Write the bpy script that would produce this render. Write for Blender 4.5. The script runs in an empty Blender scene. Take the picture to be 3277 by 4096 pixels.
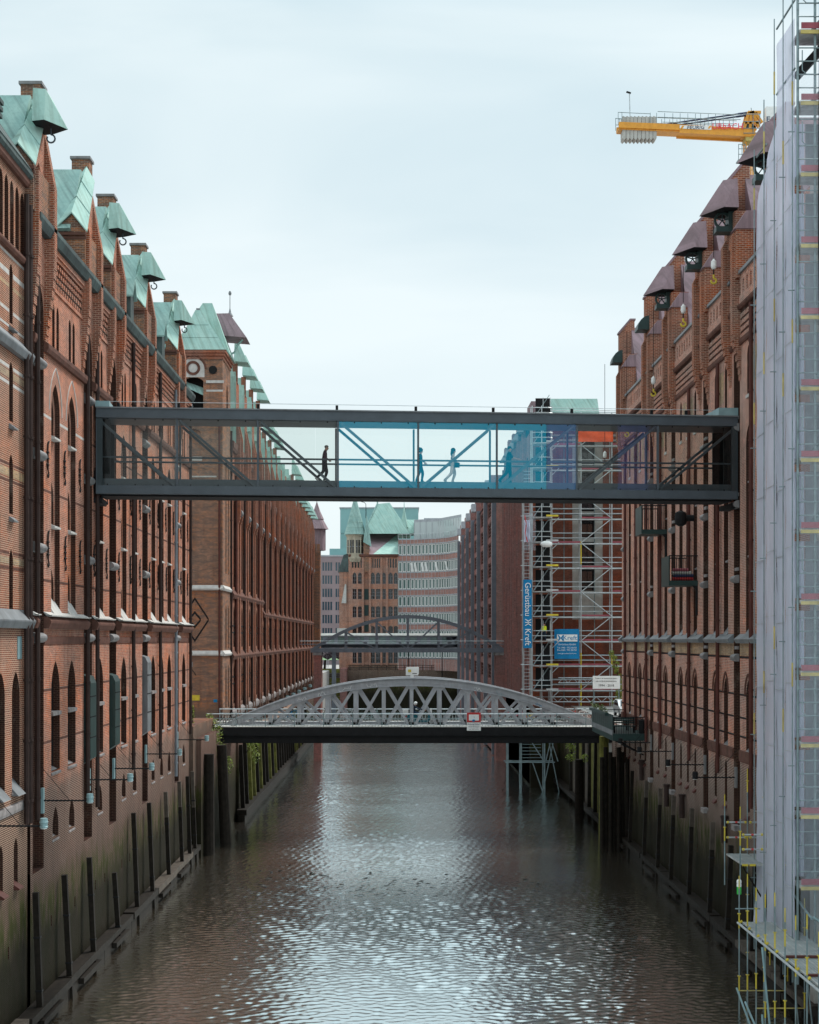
import bpy, bmesh, math, random
from mathutils import Vector, Matrix
from mathutils.geometry import tessellate_polygon
random.seed(7)
scene = bpy.context.scene
COL = scene.collection
R = math.radians
PI = math.pi

# ---------------------------------------------------------------- camera
cam_data = bpy.data.cameras.new('camera')
cam = bpy.data.objects.new('camera', cam_data)
COL.objects.link(cam)
cam.location = (0, 0, 15)
cam.rotation_euler = (R(90), 0, 0)
cam_data.sensor_width = 36
cam_data.sensor_fit = 'AUTO'
cam_data.lens = 1424 / 1024 * 36
cam_data.shift_x = 9.5 / 1024
cam_data.shift_y = 127 / 1024
cam_data.clip_start = 0.5
cam_data.clip_end = 6000
scene.camera = cam

# ---------------------------------------------------------------- sky, sun, exposure
SUN_EL, SUN_AZ = 50.0, 42.0        # azimuth measured from +Y towards +X
world = bpy.data.worlds.new('World')
scene.world = world
world.use_nodes = True
wn, wl = world.node_tree.nodes, world.node_tree.links
for n in list(wn):
    wn.remove(n)
w_out = wn.new('ShaderNodeOutputWorld')
w_bg = wn.new('ShaderNodeBackground'); w_bg.inputs['Strength'].default_value = 0.0545
w_sky = wn.new('ShaderNodeTexSky'); w_sky.sky_type = 'NISHITA'; w_sky.sun_disc = False
w_sky.sun_elevation = R(SUN_EL); w_sky.sun_rotation = R(SUN_AZ)
w_tc = wn.new('ShaderNodeTexCoord')
w_map = wn.new('ShaderNodeMapping'); w_map.inputs['Scale'].default_value = (1.0, 1.0, 3.6)
w_n1 = wn.new('ShaderNodeTexNoise'); w_n1.inputs['Scale'].default_value = 2.1; w_n1.inputs['Detail'].default_value = 5.0
w_n1.inputs['Roughness'].default_value = 0.45; w_n1.inputs['Distortion'].default_value = 0.5
w_cr = wn.new('ShaderNodeValToRGB')
w_cr.color_ramp.elements[0].position = 0.40; w_cr.color_ramp.elements[0].color = (5.3, 6.7, 7.2, 1)
w_cr.color_ramp.elements[1].position = 0.62; w_cr.color_ramp.elements[1].color = (7.4, 8.35, 8.5, 1)
w_sep = wn.new('ShaderNodeSeparateXYZ')
w_hz = wn.new('ShaderNodeMapRange'); w_hz.inputs['From Min'].default_value = 0.02; w_hz.inputs['From Max'].default_value = 0.42
w_hz.inputs['To Min'].default_value = 0.7; w_hz.inputs['To Max'].default_value = 0.0
w_lay = wn.new('ShaderNodeMixRGB'); w_lay.inputs['Color2'].default_value = (8.2, 8.75, 8.8, 1)
w_mix = wn.new('ShaderNodeMixRGB'); w_mix.inputs['Fac'].default_value = 0.9
wl.new(w_tc.outputs['Generated'], w_map.inputs['Vector'])
wl.new(w_map.outputs['Vector'], w_n1.inputs['Vector'])
wl.new(w_n1.outputs['Fac'], w_cr.inputs['Fac'])
wl.new(w_tc.outputs['Generated'], w_sep.inputs['Vector'])
wl.new(w_sep.outputs['Z'], w_hz.inputs['Value'])
wl.new(w_hz.outputs['Result'], w_lay.inputs['Fac'])
wl.new(w_cr.outputs['Color'], w_lay.inputs['Color1'])
wl.new(w_sky.outputs['Color'], w_mix.inputs['Color1'])
wl.new(w_lay.outputs['Color'], w_mix.inputs['Color2'])
# an overcast dome is brighter overhead than near the horizon
w_zen = wn.new('ShaderNodeMapRange')
w_zen.inputs['From Min'].default_value = 0.40; w_zen.inputs['From Max'].default_value = 1.0
w_zen.inputs['To Min'].default_value = 1.0; w_zen.inputs['To Max'].default_value = 2.3
w_mul = wn.new('ShaderNodeVectorMath'); w_mul.operation = 'SCALE'
wl.new(w_sep.outputs['Z'], w_zen.inputs['Value'])
wl.new(w_mix.outputs['Color'], w_mul.inputs[0]); wl.new(w_zen.outputs['Result'], w_mul.inputs['Scale'])
wl.new(w_mul.outputs[0], w_bg.inputs['Color'])
wl.new(w_bg.outputs['Background'], w_out.inputs['Surface'])

sun_data = bpy.data.lights.new('sun', 'SUN')
sun_data.energy = 1.5; sun_data.angle = R(14); sun_data.color = (1.0, 0.96, 0.9)
sun = bpy.data.objects.new('sun', sun_data); COL.objects.link(sun)
_d = Vector((math.sin(R(SUN_AZ)) * math.cos(R(SUN_EL)), math.cos(R(SUN_AZ)) * math.cos(R(SUN_EL)), math.sin(R(SUN_EL))))
sun.rotation_euler = (-_d).to_track_quat('-Z', 'Y').to_euler()
sun.location = (60, 40, 90)

vs = scene.view_settings
vs.view_transform = 'Standard'; vs.look = 'None'; vs.gamma = 1.0; vs.exposure = 1.13
vs.use_curve_mapping = False
scene.cycles.max_bounces = 8
scene.cycles.transparent_max_bounces = 24
scene.cycles.use_denoising = True

# ---------------------------------------------------------------- node helpers and materials
MATS = {}
def new_mat(name):
    m = bpy.data.materials.new(name); m.use_nodes = True
    nt = m.node_tree
    for n in list(nt.nodes):
        nt.nodes.remove(n)
    out = nt.nodes.new('ShaderNodeOutputMaterial')
    b = nt.nodes.new('ShaderNodeBsdfPrincipled')
    nt.links.new(b.outputs[0], out.inputs['Surface'])
    MATS[name] = m
    return m, nt, b, out

def nd(nt, typ, **kw):
    n = nt.nodes.new(typ)
    for k, v in kw.items():
        if k.startswith('_'):
            setattr(n, k[1:], v)
        else:
            n.inputs[k.replace('__', ' ')].default_value = v
    return n

def pos_uv(nt):
    """wall coordinates: (x + y, z) of the world position, good for upright walls"""
    g = nt.nodes.new('ShaderNodeNewGeometry')
    s = nt.nodes.new('ShaderNodeSeparateXYZ'); nt.links.new(g.outputs['Position'], s.inputs[0])
    a = nt.nodes.new('ShaderNodeMath'); a.operation = 'ADD'
    nt.links.new(s.outputs['X'], a.inputs[0]); nt.links.new(s.outputs['Y'], a.inputs[1])
    c = nt.nodes.new('ShaderNodeCombineXYZ')
    nt.links.new(a.outputs[0], c.inputs['X']); nt.links.new(s.outputs['Z'], c.inputs['Y'])
    return g, s, c

def ramp(nt, fac, pts):
    r = nt.nodes.new('ShaderNodeValToRGB')
    e = r.color_ramp.elements
    e[0].position, e[0].color = pts[0][0], (*pts[0][1], 1)
    e[1].position, e[1].color = pts[-1][0], (*pts[-1][1], 1)
    for p, c in pts[1:-1]:
        k = e.new(p); k.color = (*c, 1)
    nt.links.new(fac, r.inputs['Fac'])
    return r.outputs['Color']

def mixc(nt, fac, a, b, mode='MIX'):
    m = nt.nodes.new('ShaderNodeMixRGB'); m.blend_type = mode
    if isinstance(fac, (int, float)): m.inputs['Fac'].default_value = fac
    else: nt.links.new(fac, m.inputs['Fac'])
    for i, v in (('Color1', a), ('Color2', b)):
        if isinstance(v, tuple): m.inputs[i].default_value = (*v, 1)
        else: nt.links.new(v, m.inputs[i])
    return m.outputs['Color']

def mrange(nt, val, a, b, c=0.0, d=1.0):
    m = nt.nodes.new('ShaderNodeMapRange')
    m.inputs['From Min'].default_value = a; m.inputs['From Max'].default_value = b
    m.inputs['To Min'].default_value = c; m.inputs['To Max'].default_value = d
    nt.links.new(val, m.inputs['Value'])
    return m.outputs['Result']

def mul(nt, a, b):
    m = nt.nodes.new('ShaderNodeMath'); m.operation = 'MULTIPLY'
    for i, v in enumerate((a, b)):
        if isinstance(v, (int, float)): m.inputs[i].default_value = v
        else: nt.links.new(v, m.inputs[i])
    return m.outputs[0]

def noise(nt, vec, scale, detail=3.0, rough=0.55, vscale=None):
    if vscale:
        mp = nt.nodes.new('ShaderNodeMapping'); mp.inputs['Scale'].default_value = vscale
        nt.links.new(vec, mp.inputs['Vector']); vec = mp.outputs['Vector']
    n = nt.nodes.new('ShaderNodeTexNoise')
    n.inputs['Scale'].default_value = scale; n.inputs['Detail'].default_value = detail; n.inputs['Roughness'].default_value = rough
    nt.links.new(vec, n.inputs['Vector'])
    return n.outputs['Fac']

def brick_mat(name, c1, c2, mortar, dark=(0.05, 0.03, 0.028), dark_amt=0.5, row=0.077, wid=0.25, wet=False, mort=0.011, patch=None, streaks=None):
    m, nt, b, out = new_mat(name)
    g, s, uv = pos_uv(nt)
    uvv = uv.outputs[0]
    br = nt.nodes.new('ShaderNodeTexBrick')
    br.offset = 0.5; br.offset_frequency = 2
    br.inputs['Scale'].default_value = 1.0
    br.inputs['Brick Width'].default_value = wid; br.inputs['Row Height'].default_value = row
    br.inputs['Mortar Size'].default_value = mort; br.inputs['Mortar Smooth'].default_value = 0.2
    br.inputs['Bias'].default_value = 0.0
    nt.links.new(uvv, br.inputs['Vector'])
    # per-brick colour from cell noise: bricks fired to different shades
    n1 = noise(nt, uvv, 5.0, 2.0, 0.6, (1.0, 3.2, 1.0))
    n2 = noise(nt, uvv, 0.35, 4.0, 0.6)
    n3 = noise(nt, uvv, 1.0, 4.0, 0.65, (1.6, 0.16, 1.0))
    base = mixc(nt, mrange(nt, n1, 0.35, 0.68), c1, c2)
    base = mixc(nt, mrange(nt, n1, 0.6, 0.72, 0.0, dark_amt), base, dark)
    if patch:
        base = mixc(nt, mrange(nt, n2, 0.52, 0.6), base, patch)
    if streaks:
        base = mixc(nt, mrange(nt, noise(nt, uvv, 1.0, 5.0, 0.75, (0.7, 4.0, 1.0)), 0.49, 0.55, 0.0, 0.92), base, streaks)
    hs = nt.nodes.new('ShaderNodeHueSaturation')
    nt.links.new(base, hs.inputs['Color'])
    nt.links.new(mrange(nt, n2, 0.3, 0.7, 0.72, 1.25), hs.inputs['Value'])
    hs2 = nt.nodes.new('ShaderNodeHueSaturation'); nt.links.new(hs.outputs['Color'], hs2.inputs['Color'])
    n6 = noise(nt, uvv, 1.6, 7.0, 0.8, (0.8, 1.6, 1.0))
    nt.links.new(mrange(nt, n6, 0.32, 0.68, 0.55, 1.4), hs2.inputs['Value'])
    nt.links.new(mrange(nt, n2, 0.35, 0.65, 0.82, 1.12), hs2.inputs['Saturation'])
    base = hs2.outputs['Color']
    if wet:
        n4 = noise(nt, uvv, 0.55, 5.0, 0.65, (1.0, 0.5, 1.0))
        zz = nt.nodes.new('ShaderNodeMath'); zz.operation = 'MULTIPLY_ADD'
        zz.inputs[1].default_value = 3.0
        nt.links.new(n4, zz.inputs[0]); nt.links.new(s.outputs['Z'], zz.inputs[2])
        base = mixc(nt, mrange(nt, zz.outputs[0], 11.2, 10.2, 0.0, 0.88), base, (0.05, 0.028, 0.024))
    nt.links.new(base, br.inputs['Color1'])
    base2 = mixc(nt, 0.35, base, dark)
    nt.links.new(base2, br.inputs['Color2'])
    br.inputs['Mortar'].default_value = (*mortar, 1)
    col = br.outputs['Color']
    col = mixc(nt, mrange(nt, n3, 0.52, 0.78, 0.0, 0.5), col, (0.06, 0.032, 0.025))
    n7 = noise(nt, uvv, 0.9, 6.0, 0.75, (1.0, 0.45, 1.0))
    col = mixc(nt, mrange(nt, n7, 0.58, 0.72, 0.0, 0.28), col, (0.5, 0.4, 0.34))
    rough = None
    if wet:
        # tide marks: slimy dark zone, then green algae, over the worn brick
        soot = mrange(nt, zz.outputs[0], 9.8, 6.6, 0.0, 0.62)
        col = mixc(nt, soot, col, (0.06, 0.042, 0.035))
        alg = mul(nt, mrange(nt, zz.outputs[0], 7.2, 6.0), mrange(nt, noise(nt, uvv, 2.2, 4.0, 0.7, (1.0, 0.25, 1.0)), 0.40, 0.56, 0.15, 1.0))
        col = mixc(nt, alg, col, (0.04, 0.045, 0.01))
        low = mrange(nt, zz.outputs[0], 6.2, 4.6, 0.0, 0.93)
        col = mixc(nt, low, col, (0.016, 0.014, 0.009))
    nt.links.new(col, b.inputs['Base Color'])
    b.inputs['Roughness'].default_value = 0.9
    b.inputs['Specular IOR Level'].default_value = 0.08
    bump = nt.nodes.new('ShaderNodeBump'); bump.inputs['Strength'].default_value = 0.5; bump.inputs['Distance'].default_value = 0.012
    bump.invert = True
    nt.links.new(br.outputs['Fac'], bump.inputs['Height'])
    nt.links.new(bump.outputs[0], b.inputs['Normal'])
    return m

def plain_mat(name, col, rough=0.6, metal=0.0, var=0.25, vscale=2.0, streak=0.0, dirt=(0.05, 0.045, 0.04), spec=None):
    m, nt, b, out = new_mat(name)
    g, s, uv = pos_uv(nt)
    n1 = noise(nt, g.outputs['Position'], vscale, 4.0, 0.6)
    hs = nt.nodes.new('ShaderNodeHueSaturation'); hs.inputs['Color'].default_value = (*col, 1)
    nt.links.new(mrange(nt, n1, 0.3, 0.7, 1 - var, 1 + var), hs.inputs['Value'])
    c = hs.outputs['Color']
    if streak:
        n3 = noise(nt, uv.outputs[0], 1.5, 4.0, 0.65, (2.2, 0.22, 1.0))
        c = mixc(nt, mrange(nt, n3, 0.48, 0.72, 0.0, streak), c, dirt)
    nt.links.new(c, b.inputs['Base Color'])
    b.inputs['Roughness'].default_value = rough; b.inputs['Metallic'].default_value = metal
    b.inputs['Specular IOR Level'].default_value = 0.15 if rough > .55 else 0.4
    return m

def copper_mat(name, c1, c2, stain, seam=0.0):
    m, nt, b, out = new_mat(name)
    g, s, uv = pos_uv(nt)
    n1 = noise(nt, g.outputs['Position'], 0.7, 4.0, 0.6)
    n3 = noise(nt, uv.outputs[0], 1.3, 4.0, 0.65, (2.6, 0.2, 1.0))
    c = mixc(nt, mrange(nt, n1, 0.35, 0.65), c1, c2)
    c = mixc(nt, mrange(nt, n3, 0.46, 0.72, 0.0, 0.75), c, stain)
    n4 = noise(nt, g.outputs['Position'], 6.0, 5.0, 0.7)
    c = mixc(nt, mrange(nt, n4, 0.5, 0.75, 0.0, 0.35), c, stain)
    nt.links.new(c, b.inputs['Base Color'])
    b.inputs['Roughness'].default_value = 0.75
    b.inputs['Specular IOR Level'].default_value = 0.12
    return m

BR_L2 = brick_mat('brick_left', (0.56, 0.195, 0.108), (0.4, 0.125, 0.072), (0.53, 0.39, 0.31), dark_amt=0.55, wet=True, mort=0.009)
BR_L1 = brick_mat('brick_near_left', (0.34, 0.105, 0.056), (0.2, 0.062, 0.038), (0.52, 0.36, 0.26), dark_amt=0.6, wet=True, mort=0.013)
BR_L3 = brick_mat('brick_corner_block', (0.50, 0.175, 0.065), (0.14, 0.07, 0.055), (0.34, 0.26, 0.2), dark_amt=0.9, wet=True, streaks=(0.12, 0.062, 0.052))
BR_L3B = brick_mat('brick_long_block', (0.43, 0.135, 0.072), (0.27, 0.082, 0.048), (0.38, 0.25, 0.19), dark_amt=0.6, wet=True)
BR_R2 = brick_mat('brick_right', (0.58, 0.245, 0.17), (0.45, 0.165, 0.112), (0.62, 0.5, 0.42), dark_amt=0.55, wet=True)
BR_R2T = brick_mat('brick_gables', (0.42, 0.125, 0.062), (0.22, 0.062, 0.036), (0.5, 0.36, 0.27), dark_amt=0.85, mort=0.011, row=0.09, wid=0.28)
BR_R3 = brick_mat('brick_scaffolded', (0.34, 0.085, 0.045), (0.25, 0.06, 0.035), (0.25, 0.15, 0.11), dark_amt=0.4)
BR_R4 = brick_mat('brick_dark_red', (0.33, 0.125, 0.105), (0.25, 0.09, 0.08), (0.3, 0.2, 0.18), dark_amt=0.3)
BR_T = brick_mat('brick_far', (0.5, 0.22, 0.14), (0.41, 0.165, 0.105), (0.4, 0.3, 0.25), dark_amt=0.3)
BR_O = brick_mat('brick_office', (0.45, 0.2, 0.16), (0.38, 0.16, 0.13), (0.4, 0.28, 0.25), dark_amt=0.1)
YEL = brick_mat('brick_yellow', (0.55, 0.37, 0.2), (0.42, 0.26, 0.14), (0.4, 0.33, 0.27), dark_amt=0.3)
BR_DK = brick_mat('brick_headers_recess_shade', (0.055, 0.023, 0.017), (0.03, 0.014, 0.011), (0.14, 0.08, 0.055), dark_amt=0.7, mort=0.008)  # dark header bricks; shade of recesses and gaps is put into this colour too
COP = copper_mat('copper_patina', (0.34, 0.49, 0.445), (0.25, 0.4, 0.37), (0.11, 0.16, 0.15))
COPL = copper_mat('copper_pale', (0.41, 0.58, 0.515), (0.32, 0.5, 0.45), (0.2, 0.27, 0.22))
CBR = copper_mat('copper_brown', (0.34, 0.24, 0.265), (0.27, 0.19, 0.205), (0.13, 0.1, 0.1))
LEAD = plain_mat('lead_sheet', (0.17, 0.18, 0.19), 0.5, 0.0, 0.25, 1.0, 0.4)
VERD = copper_mat('copper_dark', (0.07, 0.085, 0.085), (0.11, 0.15, 0.145), (0.04, 0.04, 0.04))
STONE = plain_mat('pale_stone', (0.52, 0.5, 0.475), 0.8, 0.0, 0.15, 3.0, 0.3, (0.2, 0.19, 0.18))
SANDST = plain_mat('sandstone', (0.4, 0.35, 0.27), 0.85, 0.0, 0.2, 1.0, 0.35)
GRAN = plain_mat('granite', (0.26, 0.235, 0.23), 0.85, 0.0, 0.3, 3.0, 0.5)
DSTONE = plain_mat('moulded_brick', (0.13, 0.06, 0.045), 0.85, 0.0, 0.3, 2.0, 0.3)
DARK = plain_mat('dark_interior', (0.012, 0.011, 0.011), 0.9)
TIMB = plain_mat('wet_timber', (0.016, 0.012, 0.009), 0.8, 0.0, 0.4, 3.0)
TIMBG = plain_mat('grey_timber', (0.085, 0.068, 0.055), 0.8, 0.0, 0.35, 3.0, 0.5)
TIMBM = plain_mat('mossy_timber', (0.13, 0.125, 0.03), 0.85, 0.0, 0.4, 2.0, 0.5)
STEEL = plain_mat('dark_steel', (0.07, 0.085, 0.1), 0.42, 0.1, 0.12, 1.5)
STEELG = plain_mat('bridge_grey', (0.36, 0.375, 0.4), 0.5, 0.0, 0.14, 1.6, 0.25, (0.13, 0.12, 0.11))
STEELF = plain_mat('footbridge_grey', (0.13, 0.14, 0.165), 0.5, 0.0, 0.15, 1.0)
BLACK = plain_mat('black_iron', (0.014, 0.014, 0.015), 0.7, 0.0, 0.2)
DGREEN = plain_mat('dark_green_metal', (0.02, 0.045, 0.042), 0.45, 0.1, 0.2)
PIPE = plain_mat('downpipe_brown', (0.04, 0.024, 0.021), 0.6, 0.0, 0.25, 1.5, 0.3)
PIPER = plain_mat('downpipe_red', (0.10, 0.035, 0.028), 0.6, 0.0, 0.25, 1.5, 0.3)
PIPEG = plain_mat('downpipe_grey', (0.24, 0.26, 0.29), 0.45, 0.2, 0.2, 1.5, 0.3)
ZINC = plain_mat('zinc_roll', (0.22, 0.21, 0.21), 0.5, 0.2, 0.2, 2.0, 0.4)
LAMPG = plain_mat('lamp_pale_green', (0.24, 0.36, 0.38), 0.45, 0.1, 0.15)
GALV = plain_mat('galvanised', (0.46, 0.49, 0.5), 0.4, 0.5, 0.2, 2.0)
GALVB = plain_mat('galvanised_weathered', (0.21, 0.27, 0.28), 0.5, 0.4, 0.3, 2.0)
YELP = plain_mat('yellow_paint', (0.62, 0.47, 0.04), 0.5, 0.0, 0.2, 2.0, 0.2)
YELD = plain_mat('yellow_dull', (0.5, 0.4, 0.14), 0.6, 0.0, 0.25, 2.0, 0.3)
REDP = plain_mat('red_paint', (0.5, 0.03, 0.03), 0.5, 0.0, 0.15)
REDB = plain_mat('toe_board_red', (0.3, 0.08, 0.1), 0.6, 0.0, 0.2)
WHITE = plain_mat('white_paint', (0.78, 0.78, 0.76), 0.5, 0.0, 0.08, 2.0)
PLANK = plain_mat('scaffold_plank', (0.42, 0.42, 0.41), 0.6, 0.1, 0.3, 3.0, 0.3)
BLUE = plain_mat('banner_blue', (0.012, 0.2, 0.42), 0.6, 0.0, 0.1)
ORANGE = plain_mat('orange_tarp', (0.75, 0.1, 0.03), 0.6, 0.0, 0.15)
CRANE = plain_mat('crane_orange', (0.72, 0.32, 0.04), 0.45, 0.0, 0.12)
CONC = plain_mat('concrete', (0.46, 0.45, 0.42), 0.85, 0.0, 0.15, 1.2, 0.25, (0.25, 0.24, 0.22))
PAVE = plain_mat('paving', (0.36, 0.34, 0.32), 0.9, 0.0, 0.2, 1.0)
ASPH = plain_mat('asphalt', (0.06, 0.06, 0.062), 0.9, 0.0, 0.25, 1.0)
NAVY = plain_mat('letter_navy', (0.02, 0.035, 0.09), 0.5, 0.0, 0.05)
PINK = plain_mat('letter_red', (0.75, 0.05, 0.1), 0.5, 0.0, 0.05)
TEALG = plain_mat('teal_cladding', (0.2, 0.38, 0.38), 0.4, 0.0, 0.12, 0.1)
MAUVE = plain_mat('mauve_cladding', (0.27, 0.21, 0.22), 0.7, 0.0, 0.12, 0.3)
GREEN = plain_mat('bright_green', (0.03, 0.42, 0.06), 0.5)

def glass_mat(name, col, rough=0.06):
    m, nt, b, out = new_mat(name)
    b.inputs['Base Color'].default_value = (*col, 1)
    b.inputs['Roughness'].default_value = rough
    b.inputs['Specular IOR Level'].default_value = 0.6
    g = nt.nodes.new('ShaderNodeNewGeometry')
    n = noise(nt, g.outputs['Position'], 0.6, 2.0)
    bump = nt.nodes.new('ShaderNodeBump'); bump.inputs['Strength'].default_value = 0.06; bump.inputs['Distance'].default_value = 0.3
    nt.links.new(n, bump.inputs['Height']); nt.links.new(bump.outputs[0], b.inputs['Normal'])
    return m
GLASSD = glass_mat('window_glass_dark', (0.012, 0.013, 0.015))
GLASSG = glass_mat('window_glass_office', (0.10, 0.15, 0.14))

def clear_glass(name, tint, film=None, film_amt=0.0, refl=0.12):
    """thin clear pane: transparent, a weak mirror, and optionally a tinted film that scatters some light"""
    m = bpy.data.materials.new(name); m.use_nodes = True
    nt = m.node_tree
    for n in list(nt.nodes): nt.nodes.remove(n)
    out = nt.nodes.new('ShaderNodeOutputMaterial')
    tr = nt.nodes.new('ShaderNodeBsdfTransparent'); tr.inputs[0].default_value = (*tint, 1)
    sh = tr.outputs[0]
    if film:
        df = nt.nodes.new('ShaderNodeBsdfDiffuse'); df.inputs[0].default_value = (*film, 1)
        tl = nt.nodes.new('ShaderNodeBsdfTranslucent'); tl.inputs[0].default_value = (*film, 1)
        ad = nt.nodes.new('ShaderNodeMixShader'); ad.inputs[0].default_value = 0.5
        nt.links.new(df.outputs[0], ad.inputs[1]); nt.links.new(tl.outputs[0], ad.inputs[2])
        mx = nt.nodes.new('ShaderNodeMixShader'); mx.inputs[0].default_value = film_amt
        nt.links.new(sh, mx.inputs[1]); nt.links.new(ad.outputs[0], mx.inputs[2])
        sh = mx.outputs[0]
    gl = nt.nodes.new('ShaderNodeBsdfGlossy'); gl.inputs['Roughness'].default_value = 0.02
    fr = nt.nodes.new('ShaderNodeFresnel'); fr.inputs['IOR'].default_value = 1.45
    f2 = mul(nt, fr.outputs[0], refl / 0.04)
    mx = nt.nodes.new('ShaderNodeMixShader')
    nt.links.new(f2, mx.inputs[0]); nt.links.new(sh, mx.inputs[1]); nt.links.new(gl.outputs[0], mx.inputs[2])
    nt.links.new(mx.outputs[0], out.inputs['Surface'])
    MATS[name] = m
    return m
GL_CLEAR = clear_glass('bridge_glass', (0.90, 0.93, 0.91), refl=0.03)
def dichroic(name, tr_col, refl_col):
    """film that mirrors part of the blue light and lets the rest through"""
    m = bpy.data.materials.new(name); m.use_nodes = True
    nt = m.node_tree
    for n in list(nt.nodes): nt.nodes.remove(n)
    out = nt.nodes.new('ShaderNodeOutputMaterial')
    tr = nt.nodes.new('ShaderNodeBsdfTransparent'); tr.inputs[0].default_value = (*tr_col, 1)
    gl = nt.nodes.new('ShaderNodeBsdfGlossy'); gl.inputs['Color'].default_value = (*refl_col, 1); gl.inputs['Roughness'].default_value = 0.05
    ad = nt.nodes.new('ShaderNodeAddShader')
    nt.links.new(tr.outputs[0], ad.inputs[0]); nt.links.new(gl.outputs[0], ad.inputs[1])
    nt.links.new(ad.outputs[0], out.inputs['Surface'])
    MATS[name] = m
    return m
GL_BLUE = dichroic('bridge_glass_blue', (0.97, 0.85, 0.77), (0.0, 0.15, 0.225))
GL_BLUE2 = dichroic('bridge_glass_pale_violet', (0.86, 0.84, 0.82), (0.03, 0.05, 0.12))
GL_VIOLET = dichroic('bridge_glass_violet', (0.9, 0.86, 0.78), (0.02, 0.06, 0.13))

def sheet_mat(name, col, trans):
    m = bpy.data.materials.new(name); m.use_nodes = True
    nt = m.node_tree
    for n in list(nt.nodes): nt.nodes.remove(n)
    out = nt.nodes.new('ShaderNodeOutputMaterial')
    g, s, uv = pos_uv(nt)
    n1 = noise(nt, uv.outputs[0], 1.0, 4.0, 0.6, (1.3, 0.12, 1.0))
    c = mixc(nt, mrange(nt, n1, 0.35, 0.7), col, tuple(x * 0.82 for x in col))
    df = nt.nodes.new('ShaderNodeBsdfDiffuse'); tl = nt.nodes.new('ShaderNodeBsdfTranslucent')
    nt.links.new(c, df.inputs[0]); nt.links.new(c, tl.inputs[0])
    bump = nt.nodes.new('ShaderNodeBump'); bump.inputs['Strength'].default_value = 0.7; bump.inputs['Distance'].default_value = 0.12
    n1 = noise(nt, uv.outputs[0], 1.0, 5.0, 0.65, (2.2, 0.7, 1.0))
    nt.links.new(n1, bump.inputs['Height']); nt.links.new(bump.outputs[0], df.inputs['Normal'])
    a = nt.nodes.new('ShaderNodeMixShader'); a.inputs[0].default_value = 0.25
    nt.links.new(df.outputs[0], a.inputs[1]); nt.links.new(tl.outputs[0], a.inputs[2])
    tr = nt.nodes.new('ShaderNodeBsdfTransparent')
    x = nt.nodes.new('ShaderNodeMixShader'); x.inputs[0].default_value = trans
    nt.links.new(a.outputs[0], x.inputs[1]); nt.links.new(tr.outputs[0], x.inputs[2])
    nt.links.new(x.outputs[0], out.inputs['Surface'])
    MATS[name] = m
    return m
SHEET = sheet_mat('scaffold_sheet', (0.76, 0.79, 0.92), 0.16)
NET = sheet_mat('scaffold_net', (0.8, 0.86, 0.95), 0.82)

def leaf_mat(name, c1, c2):
    m, nt, b, out = new_mat(name)
    g = nt.nodes.new('ShaderNodeNewGeometry')
    c = mixc(nt, mrange(nt, noise(nt, g.outputs['Position'], 3.0, 3.0), 0.35, 0.65), c1, c2)
    nt.links.new(c, b.inputs['Base Color']); b.inputs['Roughness'].default_value = 0.6
    b.inputs['Transmission Weight'].default_value = 0.0
    return m
LEAF = leaf_mat('leaves', (0.10, 0.16, 0.02), (0.26, 0.29, 0.03))
LEAFD = leaf_mat('leaves_dark', (0.06, 0.09, 0.02), (0.13, 0.16, 0.03))

# ---------------------------------------------------------------- object helpers
ORG = {}
def T(name, label, cat, loc, group=None):
    """an Empty at a thing's base that parents its parts"""
    o = bpy.data.objects.new(name, None); COL.objects.link(o)
    o.empty_display_size = 0.3
    o.location = loc; o['label'] = label; o['category'] = cat
    if group: o['group'] = group
    ORG[o.name] = Vector(loc)
    return o

def link(name, mesh, parent=None, loc=None, mat4=None):
    o = bpy.data.objects.new(name, mesh); COL.objects.link(o)
    if parent is not None: o.parent = parent
    po = ORG.get(parent.name, Vector()) if parent is not None else Vector()
    if mat4 is not None:
        mm = mat4.copy(); mm.translation = mm.translation - po
        o.matrix_basis = mm
        ORG[o.name] = mat4.translation.copy()
    else:
        w = Vector(loc) if loc is not None else po
        o.location = w - po
        ORG[o.name] = w
    return o

def tag(o, label, cat, group=None):
    o['label'] = label; o['category'] = cat
    if group: o['group'] = group
    return o

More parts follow.
